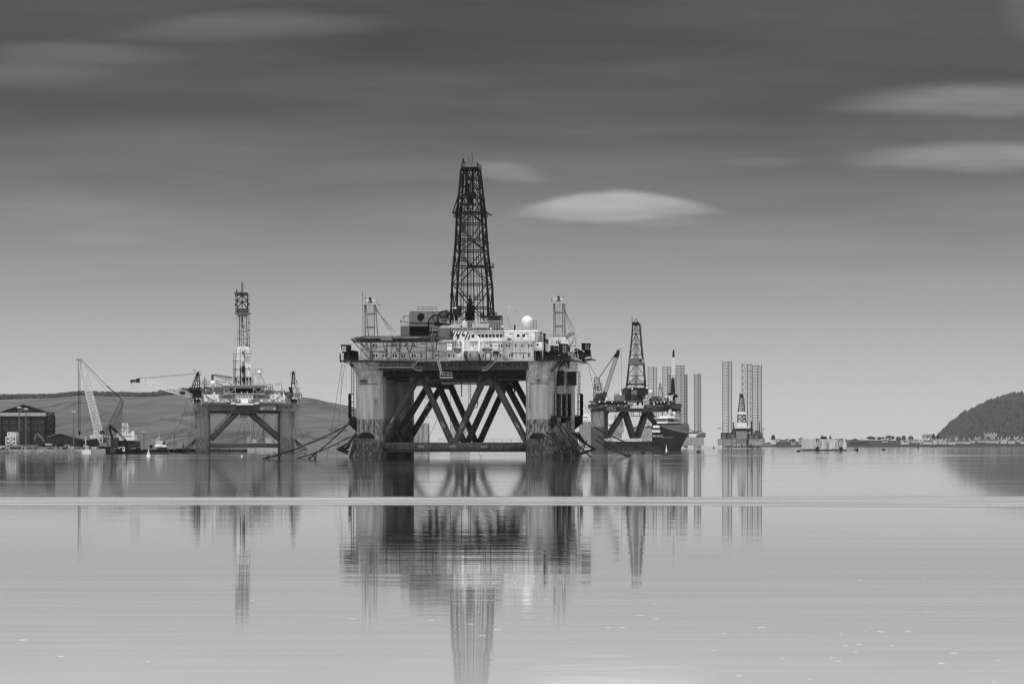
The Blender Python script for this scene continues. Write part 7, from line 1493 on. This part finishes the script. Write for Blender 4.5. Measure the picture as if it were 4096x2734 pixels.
for x in (905, 1032): q = W2.p(x, 384, 9); M().ball(q, 27/6.909*W2.dims(9), 16, 10).build('radome', 'white_clean', ww, smooth=True)
text('PSC', 4.2, tuple(W2.p(480, 960, -.2)), W2.root, 'white_clean', bold=.12)
W3 = Fr(395, 1620, 0, 'white_ship', 'pale ship superstructure showing behind the crawler crane foot', 'ship'); W3.at(Y3z); W3.B('hull', 'grey_panel', (-40, 800, 420, 1060, 2, 16)); w3 = W3.B('superstructure', 'white_paint', (20, 760, 80, 800, 3, 8), (110, 640, 250, 790, 4, 12), (280, 730, 560, 820, 4, 12)); m = M(); 
for x in (112, 195): W3.bm(m, x, 560, 4, x, 780, 4, .4)
for y in (570, 620, 670): W3.bm(m, 105, y, 4, 205, y, 4, .3)
q = W3.p(40, 735, 4); m.ball(q, 1., 12, 8); clutter(W3, m, 260, 660, 560, 760, 3, 10, 40, rn, .4, 2, .5); m.build('mast', 'white_paint', w3)
# barge with long-reach excavator
BG = Fr(500, 1395, 0, 'crane_barge', 'low black work barge with long-reach boom, tall spud pile and small pale cabin', 'barge'); BG.at(Y3z)
BG.B('hull', 'black_steel', (430, 1060, 790, 1200, 0, 10), (760, 1155, 1500, 1200, 0, 12)); BG.B('spud_pile', 'dark_steel', (572, 768, 640, 1175, -1, 1.2)); BG.B('spud_frame', 'hull_grey', (560, 1060, 715, 1160, -1.4, -.9))
m = M(); 
def tap(f, m, pts, rs): 
    for (a, b), (r1, r2) in zip(zip(pts, pts[1:]), zip(rs, rs[1:])): m.beam(f.p(*a), f.p(*b), r1, 8, r2)
tap(BG, m, [(1025, 1000, 4), (1030, 900, 4), (960, 820, 4), (740, 600, 4), (555, 420, 4)], [.75, .65, .75, .7, .55]); BG.pr(m, [(515, 450), (520, 410), (555, 393), (590, 415), (640, 470), (600, 490), (520, 490)], 3.3, 4.7); m.build('boom', 'black_steel', BG.root)
m = M(); tap(BG, m, [(535, 470, 4), (600, 700, 4), (660, 930, 4), (700, 1010, 4)], [.55, .6, .4, .35]); BG.pr(m, [(670, 960), (740, 1000), (770, 1010), (720, 1030)], 3.4, 4.6); m.build('stick', 'black_steel', BG.root)
p_, q_ = BG.p(800, 672, 3.1), BG.p(900, 772, 3.1); tx = text('ALLISTER', 1.15, tuple((p_+q_)/2), BG.root, 'light_steel', bold=.03); tx.rotation_euler = (0, math.atan2(p_.z-q_.z, q_.x-p_.x), 0)
BG.B('cab', 'white_paint', (900, 1010, 960, 1130, 1, 4)); BG.B('window', 'glass_dark', (912, 1030, 942, 1075, .9, 1.05)); BG.B('engine_housing', 'black_steel', (970, 950, 1065, 1070, 2, 6), (1000, 1062, 1200, 1160, 1, 7), (830, 1040, 885, 1140, 2, 5)); BG.B('deck_roof', 'light_steel', (835, 1008, 960, 1022, .8, 5))
m = M(); clutter(BG, m, 720, 1040, 1480, 1160, 1, 9, 70, rn, .4, 1.8, .5); q = BG.p(1330, 1080, 4); m.ball(q, 1.3, 10, 8); m.build('deck_gear', 'black_steel', BG.root); m = M(); clutter(BG, m, 640, 980, 860, 1060, 1, 9, 24, rn, .4, 1.4, .3); m.build('deck_gear', 'light_steel', BG.root)
# tug
TG = Fr(628, 1520, 0, 'tug_boat', 'small tug with black hull and pale wheelhouse moored right of the barge', 'tug'); TG.at(Y3z)
m = M(); TG.pr(m, [(1480, 1165), (1470, 1080), (1830, 1080), (1840, 1060), (2110, 1060), (2150, 1095), (2150, 1130), (2125, 1168)], 0, 8); m.build('hull', 'black_steel', TG.root); TG.B('bulwark', 'dark_steel', (1840, 1052, 2115, 1076, -.2, 8)); dk_ = TG.B('deck_house', 'white_paint', (1790, 940, 1950, 1010, 1, 6), (1960, 960, 2095, 1020, 1.2, 6), (1835, 870, 2010, 960, 2, 6)); TG.B('lower_house', 'hull_grey', (1880, 1015, 2095, 1060, .8, 6)); windows(TG, dk_, (1870, 1900, 1930, 1960, 1990), 908, 18, 30, 1.95); TG.B('funnel', 'black_steel', (2012, 865, 2048, 945, 2, 5)); TG.B('container', 'black_steel', (1635, 955, 1700, 1052, 1, 5)); TG.B('container', 'grey_panel', (1450, 1015, 1510, 1060, 1, 4))
m = M(); TG.bm(m, 1905, 620, 4, 1915, 870, 4, .12); TG.pl(m, [(1850, 830, 4), (1895, 740, 4), (1920, 700, 4), (1930, 870, 4)], .35); TG.pl(m, [(1845, 830, 4), (1890, 820, 4)], .3); clutter(TG, m, 1780, 820, 2010, 870, 2, 6, 26, rn, .3, 1.2, .5); TG.rl(m, 1520, 1065, 1640, 1065, 1, h=2, r=.06); TG.pl(m, [(1520, 1050, 3), (1560, 1000, 3)], .15); m.build('mast', 'light_steel', TG.root)
# small pile post in the water near the tug
f = Fr(Y3z(2310, 0)[0], 1700, 0, 'mooring_post', 'thin grey post rising behind the tug stern', 'post'); f.at(Y3z); m = M(); f.bm(m, 2312, 1110, 0, 2345, 640, 0, .3); m.build('post', 'mid_steel', f.root)
# ================= buoys, caisson, village
def ybuoy(z_, y): return H*F/(z_(0, y)[1]-HV)
def conical(label, z_, x, ytop, yb, w, m_='white_paint'):
    Y = ybuoy(z_, yb); u = z_(x, 0)[0]; f = Fr(u, Y, 0, 'navigation_buoy', label, 'buoy', 'navigation buoys on the firth'); f.at(z_); s = f.dims()/z_.o[2]; h = (yb-ytop)*s; r = w*s/2; m = M()
    m.beam((0, 0, -.3), (0, 0, h*.14), r, 18, r*1.0); m.build('float', m_, f.root); m = M(); m.beam((0, 0, h*.14), (0, 0, h*.75), r*.62, 14, r*.2); m.build('tower', m_, f.root); m = M(); m.beam((0, 0, h*.75), (0, 0, h), .05+r*.06, 6); m.ball((0, 0, h*.8), r*.16, 8, 6); m.build('top_light', m_ if m_ != 'white_paint' else 'light_steel', f.root)
    m = M(); m.box(-r*.14, -r*.55, h*.42, r*.14, -r*.3, h*.52); m.box(-r*.14, -r*.5, h*.56, r*.14, -r*.25, h*.62); m.build('painted_mark', 'black_steel' if m_ == 'white_paint' else 'grey_panel', f.root)
conical('white conical buoy near the tug, largest of the buoys', Y3z, 1617, 1040, 1268, 120); conical('small white conical buoy in front of the left rig bay', L2, 1048, 1462, 1510, 30)
conical('small pale beacon buoy at the supply ship waterline', R2, 1483, 1200, 1355, 50)
SZ = Z(3400, 1500, 3.375)
conical('dark spar buoy with a broad foot right of the concrete caisson', SZ, 100, 948, 1020, 38, 'black_steel'); conical('dark spar buoy in front of the village', SZ, 922, 930, 986, 30, 'black_steel'); conical('grey square-based buoy left of the lone jack-up', JZ, 252, 1270, 1318, 36, 'mid_steel')
def drum(label, z_, x, y, w):
    Y = ybuoy(z_, y+8); f = Fr(z_(x, 0)[0], Y, 0, 'mooring_buoy', label, 'buoy', 'black drum mooring buoys'); s = (Y/F)/z_.o[2]; r = w*s*.22; L_ = w*s/2; m = M()
    m.beam((-L_, 0, r*.55), (L_, 0, r*.55), r, 16); m.build('drum', 'black_steel', f.root, smooth=False); m = M(); m.beam((0, 0, r*1.4), (0, 0, r*3.6), .07, 5); m.beam((-L_*.9, 0, r*.55), (-L_*.86, 0, r*.55), r*1.1, 16); m.beam((L_*.86, 0, r*.55), (L_*.9, 0, r*.55), r*1.1, 16); m.build('fitting', 'dark_steel', f.root)
drum('black drum buoy below the supply ship hull', R2, 970, 1400, 96); drum('black drum buoy right of the supply ship, under the dense leg', R2, 2200, 1377, 90); drum('black drum buoy tethered left of the concrete caisson', JZ, 1388, 1352, 54); drum('black drum buoy floating between the caisson and the village', SZ, 455, 1003, 52); drum('black drum buoy close beside the dark spar buoy', SZ, 78, 1003, 46)
# concrete caisson
CY = H*F/(JZ(0, 1345)[1]-HV); CS = Fr(3310, CY, -14, 'concrete_caisson', 'pale stained concrete block caisson floating right of the lone jack-up', 'caisson'); CS.at(JZ)
a, b = CS.p(1628, 1340, 0), CS.p(2036, 1192, 0); dpt = 14
mat('caisson_wall', rough=.85, fn=lambda t, c: t.mix(t.rng(t.m('ADD', t.sep(c)[2], t.m('MULTIPLY', t.noise(t.scale(c, 1, 1, .3), .9, 4), 1.5)), 1.4, 2.2), .04, t.m('MULTIPLY', t.noise(t.scale(c, 1, 1, .2), .6, 5, .65), .72)))
m = M().box(a.x, 0, -1, b.x, dpt+20, b.z); m.build('body', 'caisson_wall', CS.root)
CS.yaw = 0; k2 = CS.p(1537, 1340, 22)
m = M(); m.box(k2.x, 10, -1, a.x+.01, dpt+18, b.z*1.0+.2); m.build('side_body', 'caisson_wall', CS.root)
m = M()
for x in (1648, 1962): CS.box(m, x-20, 1186, x+20, 1196, -.5, 1); CS.box(m, x-20, 1190, x-13, 1228, -.4, .3); CS.box(m, x+13, 1190, x+20, 1228, -.4, .3)
for x in (1648, 1962): CS.box(m, x-20, 1300, x+20, 1325, -1.2, .2)
CS.box(m, 2024, 1190, 2034, 1225, -.3, .3); m.build('corner_cap', 'black_steel', CS.root)
m = M()
for x in (1650, 1964):
    for k in range(5): CS.box(m, x-16, 1200+k*21, x+16, 1207+k*21, -.35, .1)
m.build('rung', 'light_steel', CS.root)
m = M(); CS.pl(m, [(1680, 1310, -.3), (1678, 1230, -.3), (1692, 1215, -.3), (1704, 1235, -.3), (1682, 1300, -.3)], .12); CS.pl(m, [(1775, 1195, -.3), (1770, 1250, -.3), (1782, 1280, -.3), (1772, 1320, -.3)], .2); CS.pl(m, [(1880, 1320, -.3), (1900, 1215, -.3), (1915, 1203, -.3), (1925, 1225, -.3), (1932, 1310, -.3)], .12); CS.pl(m, [(1790, 1240, -.3), (1795, 1320, -.3)], .1); m.build('hanging_hose', 'rope', CS.root)
m = M(); CS.pr(m, [(1712, 1192), (1712, 1165), (1722, 1158), (1758, 1158), (1768, 1168), (1768, 1192)], 4, 9); m.build('deck_tank', 'black_steel', CS.root); m = M(); CS.bm(m, 1706, 1192, 2, 1706, 1135, 2, .12); CS.pr(m, [(1698, 1148), (1706, 1128), (1714, 1148), (1706, 1166)], 1.8, 2.2); CS.bm(m, 1773, 1192, 3, 1773, 1140, 3, .08)
for x in (1810, 1822, 1832, 1880, 1890, 1900, 1915, 1740, 1700): CS.box(m, x-4, 1186, x+5, 1193, 1, 2)
m.build('day_mark', 'black_steel', CS.root)
TG_ = 'lines tying the concrete caisson'
rope([world_pt(JZ, 1408, 1340, CY-10), world_pt(JZ, 1480, 1337, CY-4), world_pt(JZ, 1536, 1325, CY+4)], .16, 'line from the left drum buoy to the caisson', TG_, 'black_steel'); rope([world_pt(JZ, 1420, 1350, CY-16), world_pt(JZ, 1520, 1342, CY-12), world_pt(JZ, 1630, 1325, CY-2)], .22, 'thick floating line in front of the caisson left corner', TG_, 'black_steel'); rope([world_pt(JZ, 2036, 1326, CY), world_pt(JZ, 2080, 1338, CY), world_pt(JZ, 2140, 1336, CY)], .16, 'line from the right corner of the caisson to a buoy', TG_, 'black_steel')
# steeple, lighthouse
VY = 7750
SPc = Fr(JZ(1817, 0)[0], VY, 0, 'church_steeple', 'thin grey church spire rising behind the caisson', 'steeple'); SPc.at(JZ); m = M(); q = SPc.p(1817, 1190, 0); t_ = SPc.p(1817, 1128, 0); m.beam((0, 0, 0), (0, 0, q.z), 5, 4, 4.4); m.build('tower', 'roof_slate', SPc.root); M().beam((0, 0, q.z), (0, 0, t_.z), 4.6, 8, .2).build('spire', 'roof_slate', SPc.root)
LHs = Fr(JZ(1050, 0)[0], VY, 0, 'lighthouse', 'white lighthouse tower with dark dome right of the lone jack-up', 'lighthouse'); LHs.at(JZ); a = LHs.p(1050, 1235, 0); b = LHs.p(1050, 1192, 0); c = LHs.p(1050, 1172, 0); M().beam((0, 0, a.z-6), (0, 0, b.z), 8, 14, 6.2).build('tower', 'house_white', LHs.root); m = M(); m.beam((0, 0, b.z), (0, 0, b.z+6), 5.4, 10); m.ball((0, 0, b.z+7), 4.6, 10, 8); m.beam((0, 0, c.z-4), (0, 0, c.z+2), .7, 5); m.build('lantern', 'black_steel', LHs.root); m = M(); m.beam((0, 0, b.z-1), (0, 0, b.z+.4), 8.4, 14); m.build('gallery', 'roof_slate', LHs.root)
# village houses
def house(label, u, v0, w, h, rh, gable=False, d=0, m_='house_white', ch=True):
    Y = VY-20+d; f = Fr(u, Y, 0, 'house', label, 'house', 'houses of the village on the far shore'); s = Y/F; zb = max(1., H+(HV-v0)*s); W_, Hh, Rh = w*s/2, h*s, rh*s; m = M()
    if gable: m.prism([(-W_, zb), (W_, zb), (W_, zb+Hh), (0, zb+Hh+Rh), (-W_, zb+Hh)], 0, 14)
    else: m.box(-W_, 0, zb, W_, 9, zb+Hh)
    m.build('wall', m_, f.root); m = M()
    if gable:
        for sg in (-1, 1): m.add([(sg*(W_+.8), -.4, zb+Hh-.8), (0, -.4, zb+Hh+Rh+.5), (0, 14.5, zb+Hh+Rh+.5), (sg*(W_+.8), 14.5, zb+Hh-.8), (sg*(W_+.8), -.4, zb+Hh+.2), (0, -.4, zb+Hh+Rh+1.4), (0, 14.5, zb+Hh+Rh+1.4), (sg*(W_+.8), 14.5, zb+Hh+.2)], [(0, 1, 5, 4), (1, 2, 6, 5), (4, 5, 6, 7), (3, 7, 6, 2), (0, 3, 2, 1), (0, 4, 7, 3)])
    else: m.add([(-W_-.5, -.5, zb+Hh), (W_+.5, -.5, zb+Hh), (W_+.5, 9.5, zb+Hh), (-W_-.5, 9.5, zb+Hh), (-W_-.3, 4.5, zb+Hh+Rh), (W_+.3, 4.5, zb+Hh+Rh)], [(0, 1, 5, 4), (2, 3, 4, 5), (0, 4, 3), (1, 2, 5), (0, 3, 2, 1)])
    ro = m.build('roof', 'roof_slate', f.root)
    if ch:
        m = M()
        for sx in (-.85, .85): m.box(sx*W_-1, 4, zb+Hh, sx*W_+1, 6.5, zb+Hh+Rh+3)
        m.build('chimney', m_, ro)
    m = M(); n = max(1, int(w/7))
    for k in range(n):
        for r in range(2 if h > 9 else 1): x = -W_+W_*2*(k+.5)/n; m.box(x-.9, -.25, zb+Hh*(.2+.42*r), x+.9, .1, zb+Hh*(.42+.42*r))
    m.build('window', 'roof_slate', f.root)
def sx(x): return 3400+x/3.375
def sv(y): return 1500+y/3.375
HS_ = [  # x, base y, width, wall, roof, gable in enlarged pixels; label
 (712, 935, 38, 30, 28, 1, 'white gabled house first of the shore row, left end'), (752, 935, 50, 34, 20, 0, 'white house with long roof beside the first gabled house'), (785, 930, 30, 34, 30, 1, 'narrow white gabled house third of the shore row'),
 (852, 912, 46, 18, 26, 1, 'white twin-gable cottage left of the middle'), (905, 912, 46, 18, 26, 1, 'white gabled cottage beside its twin, right one'), (962, 930, 26, 46, 10, 0, 'narrow pale house end left of the long terrace'),
 (1050, 932, 120, 34, 24, 0, 'long white terrace with many windows in the middle of the village'), (1145, 932, 50, 34, 28, 1, 'grey gabled house right of the long terrace'), (1185, 925, 44, 28, 30, 1, 'gabled house between two white gables'), (1225, 930, 40, 36, 26, 1, 'bright white gabled house right of the middle'), (1275, 930, 44, 32, 26, 1, 'second bright white gabled house right of the middle'),
 (1330, 925, 60, 36, 22, 0, 'white house in front of the tall dark roof'), (1385, 935, 90, 34, 26, 0, 'wide white house below the tall dark roof'), (1440, 900, 30, 30, 18, 1, 'small pale gable right of the tall dark roof'), (1500, 920, 100, 24, 34, 0, 'pale house with broad dark roof beside the wooded hill foot'),
 (1580, 925, 90, 26, 20, 0, 'low white house at the water below the hill'), (1650, 910, 80, 26, 24, 0, 'white house with chimneys at the hill foot'), (1730, 880, 70, 20, 20, 1, 'small house on the upper row under the woods'), (1780, 905, 110, 24, 22, 0, 'long low white house of the hill row'),
 (1840, 830, 40, 10, 26, 1, 'high terrace end gable under the woods, left one'), (1885, 826, 40, 10, 24, 1, 'high terrace second gable under the woods'), (1930, 826, 40, 10, 26, 1, 'high terrace third gable under the woods'), (1970, 826, 30, 10, 26, 1, 'high terrace last gable under the woods, right one'),
 (1880, 912, 90, 30, 24, 0, 'white house in the middle of the hill row'), (1965, 915, 90, 32, 26, 0, 'bright white house with dark gable roof in the hill row'), (1930, 870, 60, 20, 18, 1, 'upper house behind the hill row, pale gable'), (2030, 890, 60, 22, 20, 0, 'small house with dark roof of the upper hill row'),
 (2080, 920, 80, 32, 28, 1, 'white gabled house toward the right edge'), (2140, 890, 50, 22, 24, 1, 'upper gabled house near the right edge'), (2185, 922, 90, 36, 26, 0, 'wide white house near the right edge'), (2250, 880, 60, 24, 24, 1, 'gabled house second from the right edge, upper'), (2300, 905, 80, 34, 26, 0, 'white house second from the right edge, lower'), (2340, 925, 60, 30, 22, 0, 'low white house cut by the right picture edge')]
for x, y, w_, h_, r_, g_, lb in HS_: house(lb, sx(x), sv(y), w_/3.375, h_/3.375, r_/3.375, bool(g_), d=(935-y)*2.5, m_='house_white' if 'grey' not in lb and 'pale' not in lb else 'cream_paint')
house('low farmhouse with pale gable left of the first shore row', sx(475), sv(906), 22/1, 5, 6, False, 60, 'cream_paint'); house('tall dark-roofed hall standing above the middle houses', sx(1385), sv(868), 50, 3, 14, False, 190, 'grey_panel'); house('long dim barracks building on the low shore', sx(130), sv(925), 74, 9, 3, False, 30, 'hull_grey')
for x, y, w_, h_, r_, g_, lb in ((1000, 1278, 110, 12, 16, 0, 'low white house below the lighthouse'), (1320, 1268, 60, 22, 18, 0, 'white house among the trees right of the lighthouse'), (1185, 1235, 90, 6, 30, 0, 'dark-roofed house among bare trees right of the lighthouse'), (1490, 1285, 50, 30, 20, 1, 'white gabled house just left of the caisson'), (1425, 1262, 60, 24, 16, 0, 'grey house left of the white gable by the caisson'), (1520, 1280, 34, 26, 16, 1, 'small white house hard against the caisson edge')):
    u, v = JZ(x, y); house(lb, u, v, w_/3.356, h_/3.356, r_/3.356, bool(g_), 30, 'house_white' if 'white' in lb else 'grey_panel')
# trees of the village that can be told apart
def tree(label, u, v0, w, h, bare=False, d=60):
    Y = VY+d; f = Fr(u, Y, 0, 'tree', label, 'tree', 'trees behind the village'); s = Y/F; zb = max(1, H+(HV-v0)*s); Hh, W_ = h*s, w*s/2; rr = random.Random(int(u*7)); m = M(); m.beam((0, 0, zb-2), (0, 0, zb+Hh*.5), .9, 5, .5)
    for k in range(5): a = rr.uniform(0, 6.28); m.beam((0, 0, zb+Hh*.3), (W_*.6*math.cos(a), W_*.6*math.sin(a), zb+Hh*rr.uniform(.6, .85)), .4, 4, .15)
    m.build('trunk', 'bark', f.root); m = M()
    for k in range(160 if not bare else 90):
        a = rr.uniform(0, 6.28); b = rr.uniform(-.9, 1); rad = (1-b*b)**.5*rr.uniform(.55, 1.05); x, y, z = W_*rad*math.cos(a), W_*rad*math.sin(a), zb+Hh*(.46+.52*b); q = rr.uniform(1.0, 2.4)*(1 if not bare else .7)
        n = V3((rr.uniform(-1, 1), rr.uniform(-1, 1), rr.uniform(-1, 1))).normalized(); t1 = n.orthogonal().normalized()*q; t2 = n.cross(t1); c = V3((x, y, z)); m.add([c+t1, c+t2*.8, c-t1, c-t2*.8], [(0, 1, 2, 3)])
    m.build('crown', 'foliage' if not bare else 'foliage_light', f.root)
for i, (x, y, w_, h_, b_, lb) in enumerate(((270, 860, 80, 34, 0, 'broad round tree at the left of the low shore skyline'), (320, 862, 50, 26, 0, 'smaller tree right of the broad left one'), (395, 865, 60, 28, 0, 'low dark tree on the skyline before the tallest clump'), (440, 862, 60, 30, 1, 'bare twiggy tree left of the big clump'), (530, 870, 120, 56, 0, 'widest dark tree clump above the farmhouse'), (585, 860, 40, 38, 1, 'bare tree right of the widest clump'), (655, 880, 80, 52, 0, 'square dark tree left of the first white gables'), (725, 880, 56, 68, 0, 'tallest pointed tree above the first white gables'), (820, 875, 70, 52, 0, 'round dark tree above the twin-gable cottage'), (1000, 852, 70, 58, 1, 'bare fan-shaped tree left of the avenue'), (1045, 852, 60, 60, 1, 'bare fan-shaped tree in the middle of the avenue'), (1090, 852, 50, 60, 1, 'bare fan-shaped tree at the right of the avenue'), (1128, 860, 34, 76, 0, 'slim upright dark tree beside the hill foot'), (1190, 870, 60, 60, 0, 'dark tree where the hill meets the village'))):
    tree(lb, sx(x), sv(y), w_/3.375, h_/3.375, b_)
for x, y, w_, h_, b_, lb in ((1120, 1250, 70, 62, 1, 'bare tree right of the lighthouse'), (1245, 1255, 80, 66, 1, 'bare tree behind the dark-roofed house'), (1320, 1235, 70, 46, 0, 'dark tree above the white house by the lighthouse'), (1418, 1215, 70, 46, 1, 'bare umbrella-shaped tree left of the caisson'), (1290, 1240, 50, 40, 0, 'small dark tree between two bare ones'), (2150, 1230, 90, 40, 0, 'dark hedge-like tree just right of the caisson')):
    u, v = JZ(x, y); tree(lb, u, v, w_/3.356, h_/3.356, b_)
# birds far off
for (u, v, lb) in ((3015, 1325, 'distant bird flying in the sky above the alone leg'), (4063, 1218, 'distant bird near the right picture edge')):
    Yb = 600; q = V3(((u-HU)/F*Yb, Yb, H+(HV-v)/F*Yb)); o = M().add([q, q+V3((-.35, .1, .12)), q+V3((-.12, 0, .03)), q+V3((0, -.15, -.03)), q+V3((.12, 0, .03)), q+V3((.35, .1, .12)), q+V3((0, .25, -.02))], [(0, 1, 2), (2, 3, 6), (3, 4, 6), (4, 5, 0)]).build('seabird', 'black_steel'); tag(o, lb, 'bird')
# haze: even thin air round everything
hm = bpy.data.materials.new('haze_air'); hm.use_nodes = True; t = NT(hm.node_tree); o = t.n.new('ShaderNodeOutputMaterial'); pv_ = t.n.new('ShaderNodeVolumePrincipled')
pv_.inputs['Color'].default_value = (.96, .96, .96, 1); pv_.inputs['Density'].default_value = 1.3e-5; pv_.inputs['Anisotropy'].default_value = .2; t.l.new(pv_.outputs[0], o.inputs['Volume']); MATS['haze_air'] = hm
hz = M().box(-17000, -400, -2.5, 17000, 30500, 260).build('haze', 'haze_air'); struct(hz, 'stuff')
